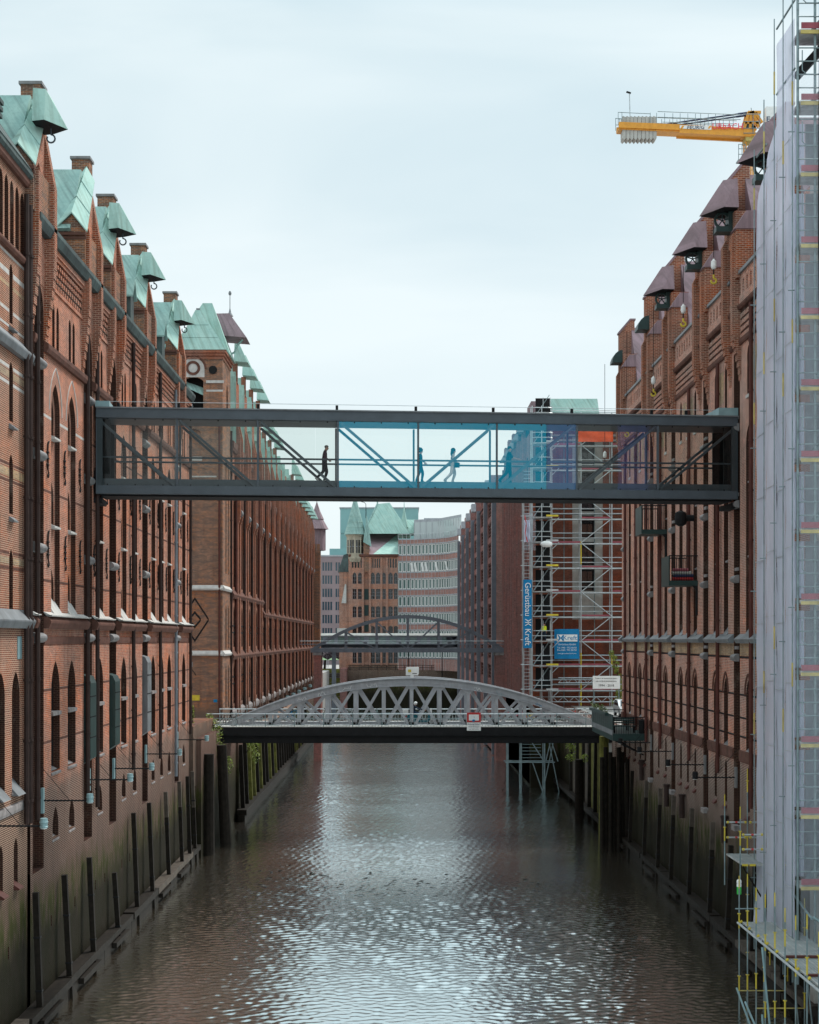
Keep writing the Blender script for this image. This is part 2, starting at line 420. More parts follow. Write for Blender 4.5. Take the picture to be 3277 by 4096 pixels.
class MB:
    def __init__(s): s.v = []; s.f = []; s.m = []; s.mi = 0
    def add(s, vs, fs):
        k = len(s.v); s.v += [tuple(p) for p in vs]
        for f in fs: s.f.append(tuple(i + k for i in f)); s.m.append(s.mi)
        return s
    def box(s, x0, y0, z0, x1, y1, z1):
        if x0 > x1: x0, x1 = x1, x0
        if y0 > y1: y0, y1 = y1, y0
        if z0 > z1: z0, z1 = z1, z0
        return s.add([(x0, y0, z0), (x1, y0, z0), (x1, y1, z0), (x0, y1, z0), (x0, y0, z1), (x1, y0, z1), (x1, y1, z1), (x0, y1, z1)],
                     [(0, 3, 2, 1), (4, 5, 6, 7), (0, 1, 5, 4), (1, 2, 6, 5), (2, 3, 7, 6), (3, 0, 4, 7)])
    def prism(s, pts, axis, a0, a1):
        """pts: polygon in the two other axes (x,z for 'y'; y,z for 'x'; x,y for 'z')"""
        def P(p, a):
            return (p[0], a, p[1]) if axis == 'y' else ((a, p[0], p[1]) if axis == 'x' else (p[0], p[1], a))
        n = len(pts)
        vs = [P(p, a0) for p in pts] + [P(p, a1) for p in pts]
        fs = [tuple(range(n - 1, -1, -1)), tuple(range(n, 2 * n))] + [(i, (i + 1) % n, n + (i + 1) % n, n + i) for i in range(n)]
        if n > 4:
            t = tessellate_polygon([[Vector((p[0], p[1], 0)) for p in pts]])
            fs = [tuple(x) for x in t] + [tuple(i + n for i in x) for x in t] + fs[2:]
        return s.add(vs, fs)
    def tube(s, p, q, r, n=8, r2=None):
        p, q = Vector(p), Vector(q); d = q - p
        if d.length < 1e-6: return s
        d.normalize()
        a = d.orthogonal().normalized(); b = d.cross(a)
        r2 = r if r2 is None else r2
        vs = [p + (a * math.cos(2 * PI * i / n) + b * math.sin(2 * PI * i / n)) * r for i in range(n)] + \
             [q + (a * math.cos(2 * PI * i / n) + b * math.sin(2 * PI * i / n)) * r2 for i in range(n)]
        return s.add(vs, [(i, (i + 1) % n, n + (i + 1) % n, n + i) for i in range(n)] + [tuple(range(n - 1, -1, -1)), tuple(range(n, 2 * n))])
    def path(s, pts, r, n=6):
        pts = [Vector(p) for p in pts]
        k = len(s.v); N = len(pts)
        prev = None
        for i, p in enumerate(pts):
            d = (pts[min(i + 1, N - 1)] - pts[max(i - 1, 0)]).normalized()
            a = d.orthogonal().normalized() if prev is None else (prev - d * prev.dot(d)).normalized()
            prev = a; b = d.cross(a)
            s.v += [tuple(p + (a * math.cos(2 * PI * j / n) + b * math.sin(2 * PI * j / n)) * r) for j in range(n)]
        for i in range(N - 1):
            for j in range(n):
                s.f.append((k + i * n + j, k + i * n + (j + 1) % n, k + (i + 1) * n + (j + 1) % n, k + (i + 1) * n + j)); s.m.append(s.mi)
        s.f.append(tuple(k + j for j in range(n - 1, -1, -1))); s.m.append(s.mi)
        s.f.append(tuple(k + (N - 1) * n + j for j in range(n))); s.m.append(s.mi)
        return s
    def beam(s, p, q, w, h, up=(0, 0, 1)):
        """rectangular bar from p to q, w across, h along up"""
        p, q, up = Vector(p), Vector(q), Vector(up)
        d = (q - p).normalized()
        a = d.cross(up).normalized(); b = a.cross(d).normalized()
        c = [(-w / 2, -h / 2), (w / 2, -h / 2), (w / 2, h / 2), (-w / 2, h / 2)]
        vs = [p + a * x + b * y for x, y in c] + [q + a * x + b * y for x, y in c]
        return s.add(vs, [(3, 2, 1, 0), (4, 5, 6, 7), (0, 1, 5, 4), (1, 2, 6, 5), (2, 3, 7, 6), (3, 0, 4, 7)])
    def lathe(s, c, prof, n=12):
        c = Vector(c); k = len(s.v)
        for r, z in prof:
            s.v += [(c.x + r * math.cos(2 * PI * j / n), c.y + r * math.sin(2 * PI * j / n), c.z + z) for j in range(n)]
        for i in range(len(prof) - 1):
            for j in range(n):
                s.f.append((k + i * n + j, k + i * n + (j + 1) % n, k + (i + 1) * n + (j + 1) % n, k + (i + 1) * n + j)); s.m.append(s.mi)
        s.f.append(tuple(k + j for j in range(n - 1, -1, -1))); s.m.append(s.mi)
        e = k + (len(prof) - 1) * n
        s.f.append(tuple(e + j for j in range(n))); s.m.append(s.mi)
        return s
    def ball(s, c, rx, ry=None, rz=None, n=8, k=5):
        ry = ry or rx; rz = rz or rx
        c = Vector(c); b = len(s.v)
        for i in range(1, k):
            t = PI * i / k
            s.v += [(c.x + rx * math.sin(t) * math.cos(2 * PI * j / n), c.y + ry * math.sin(t) * math.sin(2 * PI * j / n), c.z + rz * math.cos(t)) for j in range(n)]
        top = len(s.v); s.v += [(c.x, c.y, c.z + rz), (c.x, c.y, c.z - rz)]
        for i in range(k - 2):
            for j in range(n):
                s.f.append((b + i * n + j, b + (i + 1) * n + j, b + (i + 1) * n + (j + 1) % n, b + i * n + (j + 1) % n)); s.m.append(s.mi)
        for j in range(n):
            s.f.append((top, b + j, b + (j + 1) % n)); s.m.append(s.mi)
            s.f.append((top + 1, b + (k - 2) * n + (j + 1) % n, b + (k - 2) * n + j)); s.m.append(s.mi)
        return s
    def poly(s, pts):
        return s.add(pts, [tuple(range(len(pts)))])
    def mesh(s, name, mats, org=Vector((0, 0, 0)), smooth=False, fix=True):
        me = bpy.data.meshes.new(name)
        me.from_pydata([(p[0] - org[0], p[1] - org[1], p[2] - org[2]) for p in s.v], [], s.f)
        for m in (mats if isinstance(mats, (list, tuple)) else [mats]): me.materials.append(m)
        me.polygons.foreach_set('material_index', s.m)
        if smooth: me.polygons.foreach_set('use_smooth', [True] * len(s.f))
        if fix:
            bm = bmesh.new(); bm.from_mesh(me)
            bmesh.ops.recalc_face_normals(bm, faces=bm.faces)
            bm.to_mesh(me); bm.free()
        me.update()
        return me
    def build(s, name, mats, parent=None, smooth=False, fix=True, kind=None):
        """links the collected shapes, given in world coordinates, as ONE mesh object"""
        if parent is not None: org = ORG[parent.name]
        else:
            xs = [p[0] for p in s.v]; ys = [p[1] for p in s.v]; zs = [p[2] for p in s.v]
            org = Vector(((min(xs) + max(xs)) / 2, (min(ys) + max(ys)) / 2, min(zs)))
        o = link(name, s.mesh(name, mats, org, smooth, fix), parent, loc=org)
        if kind: o['kind'] = kind
        return o

UNIT_TUBE = {}
def bar(name, mat, parent, p, q, r):
    """one straight tube as a part of its own; alike tubes share one mesh"""
    if mat.name not in UNIT_TUBE:
        UNIT_TUBE[mat.name] = MB().tube((0, 0, 0), (0, 0, 1), 1.0, 6).mesh('tube_' + mat.name, mat)
    p, q = Vector(p), Vector(q); d = q - p
    m4 = Matrix.Translation(p) @ d.to_track_quat('Z', 'Y').to_matrix().to_4x4() @ Matrix.Diagonal((r, r, d.length, 1))
    return link(name, UNIT_TUBE[mat.name], parent, mat4=m4)

UNIT_BOX = {}
def block(name, mat, parent, x0, y0, z0, x1, y1, z1):
    if mat.name not in UNIT_BOX:
        UNIT_BOX[mat.name] = MB().box(-.5, -.5, -.5, .5, .5, .5).mesh('box_' + mat.name, mat)
    c = Vector(((x0 + x1) / 2, (y0 + y1) / 2, (z0 + z1) / 2))
    return link(name, UNIT_BOX[mat.name], parent, mat4=Matrix.Translation(c) @ Matrix.Diagonal((abs(x1 - x0), abs(y1 - y0), abs(z1 - z0), 1)))

class Plane:
    """an upright wall plane: s along d, z up, outward normal = d x up, depth inwards"""
    def __init__(s, o, d):
        s.o = Vector((o[0], o[1], 0)); s.d = Vector((d[0], d[1], 0)).normalized()
        s.n = s.d.cross(Vector((0, 0, 1)))
    def p(s, a, z, dep=0.0): return s.o + s.d * a + Vector((0, 0, z)) - s.n * dep
    def m(s, a, z, dep=0.0):
        up = Vector((0, 0, 1)); y = -s.n
        m4 = Matrix((s.d, y, up)).transposed().to_4x4(); m4.translation = s.p(a, z, dep)
        return m4

def arch(c, w, z0, z1, kind='point', n=5):
    """outline of an opening: (s, z) points, z1 the crown"""
    h = w / 2
    if kind == 'rect': return [(c - h, z0), (c + h, z0), (c + h, z1), (c - h, z1)]
    pts = [(c - h, z0), (c + h, z0)]
    if kind == 'round':
        zs = z1 - h
        pts += [(c + h * math.cos(PI * i / (2 * n)), zs + h * math.sin(PI * i / (2 * n))) for i in range(2 * n + 1)]
    elif kind == 'seg':
        r = w * 0.7; sag = r - math.sqrt(r * r - h * h); a = math.asin(h / r)
        pts += [(c + r * math.sin(a - 2 * a * i / (2 * n)), z1 - r + r * math.cos(a - 2 * a * i / (2 * n))) for i in range(2 * n + 1)]
    else:
        r = w * 1.0; zs = z1 - math.sqrt(r * r - (r - h) ** 2); a = math.acos((r - h) / r)
        pts += [(c + h - r + r * math.cos(a * i / n), zs + r * math.sin(a * i / n)) for i in range(n + 1)]
        pts += [(c - h + r - r * math.cos(a * (n - i) / n), zs + r * math.sin(a * (n - i) / n)) for i in range(1, n + 1)]
    return pts

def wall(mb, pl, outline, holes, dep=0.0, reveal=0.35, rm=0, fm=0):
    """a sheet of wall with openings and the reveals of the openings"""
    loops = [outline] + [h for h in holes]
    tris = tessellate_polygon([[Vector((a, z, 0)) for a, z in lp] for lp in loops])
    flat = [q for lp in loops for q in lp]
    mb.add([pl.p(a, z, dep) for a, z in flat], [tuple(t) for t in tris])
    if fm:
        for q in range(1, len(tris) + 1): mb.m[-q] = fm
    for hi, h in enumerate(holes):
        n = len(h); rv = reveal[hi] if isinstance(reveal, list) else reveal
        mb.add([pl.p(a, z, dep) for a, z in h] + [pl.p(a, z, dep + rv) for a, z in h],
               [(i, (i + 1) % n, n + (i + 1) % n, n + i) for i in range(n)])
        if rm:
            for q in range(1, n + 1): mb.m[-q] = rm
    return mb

WIN = {}
def window(parent, pl, c, w, z0, z1, kind, dep, bars=(1, 2), pane=None, fmat=None, sill=None, sill_out=0.1, fw=0.06, sub=True):
    """a glazed window in an opening: pane, with frame and sill as its own pieces"""
    pane = pane or GLASSD; fmat = fmat or BLACK
    key = (round(w, 3), round(z1 - z0, 3), kind, bars, pane.name, fmat.name, fw)
    if key not in WIN:
        o = arch(0, w, 0, z1 - z0, kind, 4)
        mp = MB().poly([(a, 0, z) for a, z in o])
        mf = MB()
        n = len(o)
        inn = []
        cx, cz = 0, (z1 - z0) / 2
        for a, z in o:
            inn.append((a * (1 - 2 * fw / w), cz + (z - cz) * (1 - 2 * fw / (z1 - z0))))
        mf.add([(a, -0.05, z) for a, z in o] + [(a, -0.05, z) for a, z in inn] + [(a, -0.005, z) for a, z in inn],
               [(i, (i + 1) % n, n + (i + 1) % n, n + i) for i in range(n)] + [(n + i, n + (i + 1) % n, 2 * n + (i + 1) % n, 2 * n + i) for i in range(n)])
        H = z1 - z0
        for i in range(1, bars[0] + 1):
            x = -w / 2 + w * i / (bars[0] + 1); mf.box(x - fw / 3, -0.04, 0, x + fw / 3, -0.003, H * (0.97 if abs(x) < .05 or kind == 'rect' else 0.85))
        for i in range(1, bars[1] + 1):
            z = H * i / (bars[1] + 1); mf.box(-w / 2, -0.045, z - fw / 3, w / 2, -0.002, z + fw / 3)
        WIN[key] = (mp.mesh('pane', pane), mf.mesh('frame', fmat))
    m4 = pl.m(c, z0, dep)
    o = link('window', WIN[key][0], parent, mat4=m4)
    if sub:
        f = bpy.data.objects.new('frame', WIN[key][1]); COL.objects.link(f); f.parent = o
        if sill:
            sk = ('sill', round(w, 3), sill.name, round(dep, 2), sill_out)
            if sk not in WIN:
                WIN[sk] = MB().prism([(-sill_out - dep, -0.16), (0.0, -0.16), (0.0, 0.12), (-sill_out - dep, -0.08)], 'x', -w / 2 - 0.06, w / 2 + 0.06).mesh('sill', sill)
            g = bpy.data.objects.new('sill', WIN[sk]); COL.objects.link(g); g.parent = o
    return o

def text_mesh(name, txt, size, mat, parent, m4, thick=0.01, align='CENTER', spacing=1.0, shear=0.0, sx=1.0):
    cu = bpy.data.curves.new(name, 'FONT'); cu.body = txt; cu.size = size; cu.extrude = thick
    cu.align_x = align; cu.align_y = 'CENTER'; cu.space_character = spacing; cu.shear = shear
    cu.resolution_u = 2
    ob = bpy.data.objects.new(name, cu); COL.objects.link(ob)
    dg = bpy.context.evaluated_depsgraph_get()
    me = bpy.data.meshes.new_from_object(ob.evaluated_get(dg))
    bpy.data.objects.remove(ob); bpy.data.curves.remove(cu)
    me.materials.clear(); me.materials.append(mat)
    if sx != 1.0: me.transform(Matrix.Diagonal((sx, 1, 1, 1)))
    return link(name, me, parent, mat4=m4)

def facing(pos, yaw=0.0):
    """matrix for text facing the camera side (-Y), turned by yaw"""
    return Matrix.Translation(Vector(pos)) @ Matrix.Rotation(yaw, 4, 'Z') @ Matrix.Rotation(R(90), 4, 'X')

# ---------------------------------------------------------------- water and ground
def water_mat():
    """turbid brown water under a reflecting, rippled surface"""
    m, nt, b, out = new_mat('canal_water')
    nt.nodes.remove(b)
    g = nt.nodes.new('ShaderNodeNewGeometry')
    P = g.outputs['Position']
    n1 = mul(nt, noise(nt, P, 7.0, 3.0, 0.6, (0.6, 1.1, 1.0)), 0.012)
    n2 = noise(nt, P, 0.9, 2.0, 0.5, (0.4, 1.3, 1.0))
    n3 = noise(nt, P, 0.05, 2.0, 0.5, (0.5, 1.5, 1.0))     # gusts: calm and rippled areas
    amp = mrange(nt, n3, 0.40, 0.58, 0.3, 1.0)
    h = nt.nodes.new('ShaderNodeMath'); h.operation = 'MULTIPLY_ADD'; h.inputs[1].default_value = 0.015
    nt.links.new(n2, h.inputs[0]); nt.links.new(n1, h.inputs[2])
    hh = mul(nt, h.outputs[0], amp)
    bump = nt.nodes.new('ShaderNodeBump'); bump.inputs['Strength'].default_value = 1.0; bump.inputs['Distance'].default_value = 1.0
    nt.links.new(hh, bump.inputs['Height'])
    df = nt.nodes.new('ShaderNodeBsdfDiffuse'); df.inputs[0].default_value = (0.095, 0.06, 0.03, 1)
    gl = nt.nodes.new('ShaderNodeBsdfGlossy'); gl.inputs['Color'].default_value = (0.88, 0.96, 0.97, 1); gl.inputs['Roughness'].default_value = 0.14
    fr = nt.nodes.new('ShaderNodeFresnel'); fr.inputs['IOR'].default_value = 1.5
    for x in (df, gl, fr): nt.links.new(bump.outputs[0], x.inputs['Normal'])
    fac = mrange(nt, fr.outputs[0], 0.0, 0.6, 0.74, 0.98)
    mx = nt.nodes.new('ShaderNodeMixShader')
    nt.links.new(fac, mx.inputs[0]); nt.links.new(df.outputs[0], mx.inputs[1]); nt.links.new(gl.outputs[0], mx.inputs[2])
    nt.links.new(mx.outputs[0], out.inputs['Surface'])
    return m
WATER = water_mat()

def sheet(name, x0, y0, x1, y1, z, mat, kind='structure'):
    o = MB().poly([(x0, y0, z), (x1, y0, z), (x1, y1, z), (x0, y1, z)]).build(name, mat, fix=False)
    o['kind'] = kind
    return o
sheet('canal_bed', -900, -60, 900, 2500, -4.0, ASPH)
def ripples():
    """wind-ruffled water as real waves: many small crossing wave trains, calmer in the lee of the right bank"""
    import numpy as np
    rng = np.random.default_rng(5)
    xs = np.arange(-15.6, 18.01, 0.115)
    rows = [44.0]
    while rows[-1] < 332: rows.append(rows[-1] + 0.115 * (rows[-1] / 60.0) ** 1.2)
    ys = np.array(rows); dy = np.gradient(ys)
    X, Y = np.meshgrid(xs, ys); D = np.repeat(dy[:, None], len(xs), 1)
    Z = np.zeros_like(X); N = 70
    for i in range(N):
        lam = 0.25 * (0.62 / 0.25) ** (i / (N - 1)); k = 2 * np.pi / lam
        th = np.pi / 2 + rng.normal(0, 0.75)
        slope = RIPPLE * np.sqrt(2.0 / N)
        Z += slope / k * np.exp(-(k * D * 0.06) ** 2) * np.sin(k * (X * np.cos(th) + Y * np.sin(th)) + rng.uniform(0, 6.28))
    gust = np.zeros_like(X)
    for i in range(9):
        k = 2 * np.pi / rng.uniform(14, 60); th = rng.uniform(0, 3.14)
        gust += np.sin(k * (X * np.cos(th) * 0.7 + Y * np.sin(th)) + rng.uniform(0, 6.28)) / 3.0
    A = 0.85 + 0.25 * np.tanh(gust)
    calm = np.exp(-((X - 12.0) / 7.0) ** 2 - ((Y - 94.0) / 5.0) ** 2)
    near = np.clip((np.abs(X - 1.0) - 11.5) / 3.0, 0, 1)
    Z *= A * (1 - 0.85 * calm) * (1 - 0.4 * near)
    nx, ny = len(xs), len(ys)
    co = np.stack([X, Y, Z], -1).reshape(-1, 3).astype('f4')
    i, j = np.meshgrid(np.arange(nx - 1), np.arange(ny - 1))
    q = (j * nx + i).reshape(-1)
    f = np.stack([q, q + 1, q + nx + 1, q + nx], -1).astype('i4')
    me = bpy.data.meshes.new('canal_water')
    me.vertices.add(len(co)); me.vertices.foreach_set('co', co.reshape(-1))
    me.loops.add(f.size); me.loops.foreach_set('vertex_index', f.reshape(-1))
    me.polygons.add(len(f)); me.polygons.foreach_set('loop_start', np.arange(0, f.size, 4, dtype='i4'))
    me.polygons.foreach_set('use_smooth', np.ones(len(f), dtype=bool))
    me.update(calc_edges=True); me.validate()
    me.materials.append(WATER)
    o = link('canal_water', me); o['kind'] = 'structure'
RIPPLE = 0.2
ripples()
sheet('canal_water', -15.6, -60, 18, 43.98, 0.0, WATER)
GL, GR = 8.2, 8.2
MB().box(-900, -60, -4, -15.4, 331, GL).build('quay_ground_left', PAVE)['kind'] = 'structure'
MB().box(17.4, -60, -4, 900, 331, GR).build('quay_ground_right', PAVE)['kind'] = 'structure'
MB().box(-900, 331, -4, 900, 2500, 8.0).build('quay_ground_far', PAVE)['kind'] = 'structure'

# ---------------------------------------------------------------- shared pieces of the warehouses
def fin_profile(xw, sgn, z_start, z_full, out, z_top_full, z_top, back, steps=12):
    """side view (x,z) of a corbelled brick fin growing out of a wall at x = xw, sgn = towards the canal"""
    pts = [(xw - sgn * 0.12, z_start - 0.4)]
    for i in range(steps):
        z = z_start + (z_full - z_start) * i / steps
        x = xw + sgn * (out * (0.5 - 0.5 * math.cos(PI * (i + 1) / steps)))
        pts.append((pts[-1][0], z)); pts.append((x, z))
    pts.append((xw + sgn * out, z_top_full))
    pts.append((xw - sgn * (back - out * 0.6), z_top))
    pts.append((xw - sgn * 0.55, z_top)); pts.append((xw - sgn * 0.55, z_start - 0.4))
    return pts

HOOK = []
def hook_mesh(mat):
    a = [(0, 0, 0.35), (0, 0, 0.1)] + [(0.16 * math.sin(t), 0, -0.06 - 0.16 * math.cos(t) + 0.0) for t in [PI * k / 6 for k in range(6, -5, -1)]]
    return MB().path(a, 0.035, 6).mesh('hook', mat)

ANCHOR = None
def anchor_mesh():
    mb = MB()
    mb.path([(0, 0, -0.5), (0.02, 0, -0.2), (-0.02, 0, 0.2), (0, 0, 0.45), (0.1, 0, 0.62), (0.2, 0, 0.66)], 0.035, 5)
    mb.path([(0, 0, -0.5), (0.1, 0, -0.6), (0.16, 0, -0.72), (0.06, 0, -0.8), (0.0, 0, -0.72), (0.06, 0, -0.67)], 0.03, 5)
    for z in (-0.25, 0.0, 0.25):
        mb.path([(-0.12, 0, z - 0.06), (0, 0, z), (0.12, 0, z - 0.05)], 0.04, 5)
    return mb.mesh('wall_anchor', BLACK)
ANCHOR = anchor_mesh()

def roll_mesh(w, r, mat):
    """half-round zinc hood over a loading hatch: front and ends rounded"""
    mb = MB()
    pts = [(0, -0.15)] + [(r * math.sin(PI * k / 8) * 1.0, r * math.cos(PI * k / 8) * 0.9) for k in range(0, 8)] + [(0, -r * 0.9)]
    pts = [(0, r * 0.9)] + [(-r * 1.3 * math.sin(PI * k / 10), r * 0.9 * math.cos(PI * k / 10)) for k in range(1, 10)] + [(0, -r * 0.9)]
    mb.prism(pts, 'x', -w / 2, w / 2)
    return mb.mesh('hatch_hood', mat)
ROLL = roll_mesh(1.4, 0.23, ZINC)
ROLLS = roll_mesh(0.85, 0.21, ZINC)

def downpipe(parent, x, y, z0, z1, mat, r=0.085, kick=None):
    pts = [(x, y, z1), (x, y, z0)]
    if kick: pts = [(x - kick, y, z1 + 1.2), (x, y, z1)] + pts[1:]
    mb = MB().path(pts, r, 8)
    z = z0 + 0.8
    while z < z1:
        mb.tube((x, y, z), (x, y, z + 0.1), r * 1.3, 8); z += 2.3
    return mb.build('downpipe', mat, parent)

def lamp_arm(side, xw, y, z, length, label, mat, name='canal_lamp'):
    """a lamp at the end of a long thin bracket over the water"""
    t = T(name, label, 'lamp', (xw, y, z), 'lamps on brackets over the canal')
    xe = xw + side * length
    a = MB().tube((xw, y, z), (xe, y, z), 0.035, 6).build('bracket_arm', BLACK, t)
    MB().tube((xw + side * .02, y, z + 1.3), (xw + side * 1.1, y, z + 0.03), 0.012, 5).build('stay_rod', BLACK, t)
    MB().box(xw, y - .12, z - .5, xw + side * .1, y + .12, z + .5).build('wall_plate', LAMPG if mat is LAMPG else ZINC, t)
    h = MB().lathe((xe + side * .12, y, z + .02), [(0.08, 0.26), (0.13, 0.25), (0.14, 0.14), (0.155, 0.13), (0.155, 0.1), (0.135, 0.08), (0.13, -0.02), (0.15, -0.04), (0.13, -0.09)], 12).build('lamp_head', mat, t, smooth=False)
    MB().tube((xe + side * .12, y, z - .07), (xe + side * .12, y, z - .095), 0.11, 12).build('lens', WHITE, h)
    return t

def corbel_table(parent, pl, s0, s1, z0, z1, step, mat, out=0.06):
    """rows of small corbels under the eaves, too fine to pick apart one by one"""
    mb = MB()
    n = int((s1 - s0) / step)
    for i in range(n):
        a = s0 + (i + 0.5) * step; h = step * 0.24
        for k in range(4):
            zz = z0 + (z1 - z0) * (0.03 + 0.245 * k)
            q = [pl.p(a + (h if k % 2 else -h) * 0.8 + dx * h, zz + dz, dep) for dep in (0, -out * (0.6 + 0.15 * k)) for dx, dz in ((-1, 0), (1, 0), (1, (z1 - z0) * 0.15), (-1, (z1 - z0) * 0.15))]
            mb.add(q, [(4, 5, 6, 7), (0, 1, 5, 4), (1, 2, 6, 5), (2, 3, 7, 6), (3, 0, 4, 7)])
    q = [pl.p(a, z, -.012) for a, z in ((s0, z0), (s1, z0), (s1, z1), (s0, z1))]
    MB().add(q, [(0, 1, 2, 3)]).build('corbel_gap_shade', BR_DK, parent, fix=False)  # dark sheet that paints shade into the gaps between corbels
    o = mb.build('corbel_table', mat, parent, kind='stuff')
    c = MB()
    for (a, b, oo) in ((z1, z1 + 0.14, out + 0.04), (z1 + 0.14, z1 + 0.36, out + 0.1), (z0 - 0.16, z0, 0.06)):
        q = [pl.p(x, z, d) for d in (0.0, -oo) for x, z in ((s0, a), (s1, a), (s1, b), (s0, b))]
        c.add(q, [(4, 5, 6, 7), (0, 1, 5, 4), (1, 2, 6, 5), (2, 3, 7, 6), (3, 0, 4, 7)])
    c.build('eaves_moulding', mat, parent)
    return o

def ledge(name, parent, pl, s0, s1, z0, z1, out, mat, slope=0.0):
    """moulding along a wall: rectangular section with a weathered (sloping) top"""
    q = [pl.p(s, z, d) for s in (s0, s1) for d, z in ((0.0, z0), (-out * .7, z0), (-out, z0 + (z1 - z0) * .35), (-out, z1 - slope), (0.0, z1))]
    n = 5
    fs = [(4, 3, 2, 1, 0), (5, 6, 7, 8, 9)] + [(i, (i + 1) % n, n + (i + 1) % n, n + i) for i in range(n)]
    return MB().add(q, fs).build(name, mat, parent)

# ================================================================ main left warehouse
XL = -14.2
PL = Plane((XL, 0), (0, 1))
WL = [58.7, 61.6, 67.4, 73.2, 76.2, 81.9, 84.8, 87.6, 93.5]
HL = [55.9, 64.8, 70.4, 79.3, 90.5]
L2 = T('brick_warehouse', 'long red brick warehouse on the left bank with green copper hoist gables', 'warehouse', (XL, 75.5, 0))
def left_main():
    y0, y1 = 54.7, 96.0
    mb = MB()
    holes = []
    for c in WL:
        holes += [arch(c, 1.45, 16.05, 25.5), arch(c, 1.45, 9.6, 14.1), arch(c, 1.0, 6.85, 8.1)]
        holes += [arch(c - .36, .42, 26.95, 28.75), arch(c + .36, .42, 26.95, 28.75)]
    rvs = [.2, .36, .36, .3, .3] * len(WL)
    for h in HL:
        holes.append(arch(h, 1.7, 5.9, 29.2))
    y = y0 + 1.2
    while y < y1 - 1:
        if all(abs(y - h) > 1.1 for h in HL): holes.append(arch(y, 0.16, 3.3, 3.75, 'rect'))
        y += 2.1
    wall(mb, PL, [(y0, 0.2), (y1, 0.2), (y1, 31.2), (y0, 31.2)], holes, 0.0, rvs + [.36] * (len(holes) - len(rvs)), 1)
    # recessed backs of the tall niches and hoist slots
    for c in WL:
        wall(mb, PL, [(c - .78, 15.9), (c + .78, 15.9), (c + .78, 25.6), (c - .78, 25.6)],
             [arch(c, .95, 16.2, 17.95), arch(c, .95, 19.7, 21.55), arch(c, .95, 23.35, 25.0)], 0.2, 0.26, 1)
    for h in HL:
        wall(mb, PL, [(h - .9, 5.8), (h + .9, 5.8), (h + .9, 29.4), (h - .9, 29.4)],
             [arch(h, 1.1, z, z + 2.3, 'seg') for z in (9.4, 12.6, 15.95, 19.6, 23.2, 26.5)], 0.36, 0.3, 1, 1)  # hoist slot backs coloured dark, recess shade painted in
    # far end, turned to the street
    mb.add([(XL, y1, .2), (-34, y1, .2), (-34, y1, 31.2), (XL, y1, 31.2)], [(0, 1, 2, 3)])
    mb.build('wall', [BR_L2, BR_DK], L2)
    MB().box(-34, y0, 0.2, XL - 1.0, y1 - .02, 31.1).build('light_block_core', DARK, L2)  # unseen dark core, added so light does not leak through the facade
    for c in WL:
        for z, zz in ((16.2, 17.95), (19.7, 21.55), (23.35, 25.0)):
            window(L2, PL, c, .95, z, zz, 'point', .43, (1, 2), sill=STONE if z > 17 else None, sill_out=0.1)
        w_ = window(L2, PL, c, 1.45, 9.6, 14.1, 'point', .33, (1, 3), sill=GRAN, sill_out=0.06, fw=0.09)
        b_ = MB().box(XL - .3, c - .72, 11.86, XL + .08, c + .72, 12.02).build('transom', GRAN, L2)
        window(L2, PL, c, 1.0, 6.85, 8.1, 'point', .33, (1, 1), sill=GRAN, sill_out=0.03)
        for dx in (-.36, .36):
            window(L2, PL, c + dx, .42, 26.95, 28.75, 'point', .33, (0, 1), fw=.04, sub=False)
        # sloping weathering of the string course inside each niche
        MB().prism([(XL - .3, 16.72), (XL + .16, 15.98), (XL - .3, 15.98)], 'y', c - .72, c + .72).build('niche_sill', STONE, L2)
    for h in HL:
        for z in (9.4, 12.6, 15.95, 19.6, 23.2, 26.5):
            d = MB().prism([(p[0], p[1]) for p in arch(h, 1.1, z, z + 2.3, 'seg')], 'x', XL - .66, XL - .6).build('loading_door', DGREEN, L2)
            MB().box(XL - .6, h - .025, z + .05, XL - .585, h + .025, z + 2.0).build('door_joint', BLACK, d)
        for z in (15.05, 18.6, 22.25, 25.9):
            o = link('hatch_hood', ROLL, L2, mat4=PL.m(h, z, 0.1))
    # white-topped string course, upper string, plinth lines
    xs = sorted([y0] + [v for h in HL for v in (h - .85, h + .85)] + [y1])
    for a, b in zip(xs[0::2], xs[1::2]):
        if b - a < .3: continue
        ledge('string_course', L2, PL, a, b, 15.42, 16.05, .3, DSTONE, .32)
        ledge('string_capping', L2, PL, a, b, 15.90, 16.09, .34, STONE, .17)
        ledge('upper_string', L2, PL, a, b, 26.45, 26.9, .2, DSTONE, .12)
        ledge('dentil_band', L2, PL, a, b, 14.78, 15.1, .05, DSTONE, .0)
        for z in (11.9, 12.35, 8.9, 17.0, 20.6):
            pass
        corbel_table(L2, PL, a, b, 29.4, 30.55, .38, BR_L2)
        # anchors between the windows
        cs = [c for c in WL if a < c < b]
        an = [c - 1.4 for c in cs] + ([cs[-1] + 1.4] if cs else [])
        for c in an:
            if c < a + .25 or c > b - .25: continue
            for z in (18.7, 22.3):
                link('wall_anchor', ANCHOR, L2, mat4=PL.m(c + random.uniform(-.1, .1), z, -0.05))
    # pale outline of the arches, thin dark brick bands
    for c in WL[:2]:
        o = arch(c, 2.15, 23.9, 26.15)[2:]
        MB().path([PL.p(a, z, -.004) for a, z in o], 0.035, 4).build('arch_line', STONE, L2)
    for z in (23.9, 20.9, 17.3, 12.9, 10.8):
        for a, b in zip(xs[0::2], xs[1::2]):
            cs = [c for c in WL if a < c < b]
            e = [a] + [v for c in cs for v in (c - .74, c + .74)] + [b]
            for p, q in zip(e[0::2], e[1::2]):
                if q - p > .3: block('brick_band', STONE if z == 23.9 and a < 60 else DSTONE, L2, XL - .02, p, z, XL + .006, q, z + .1)
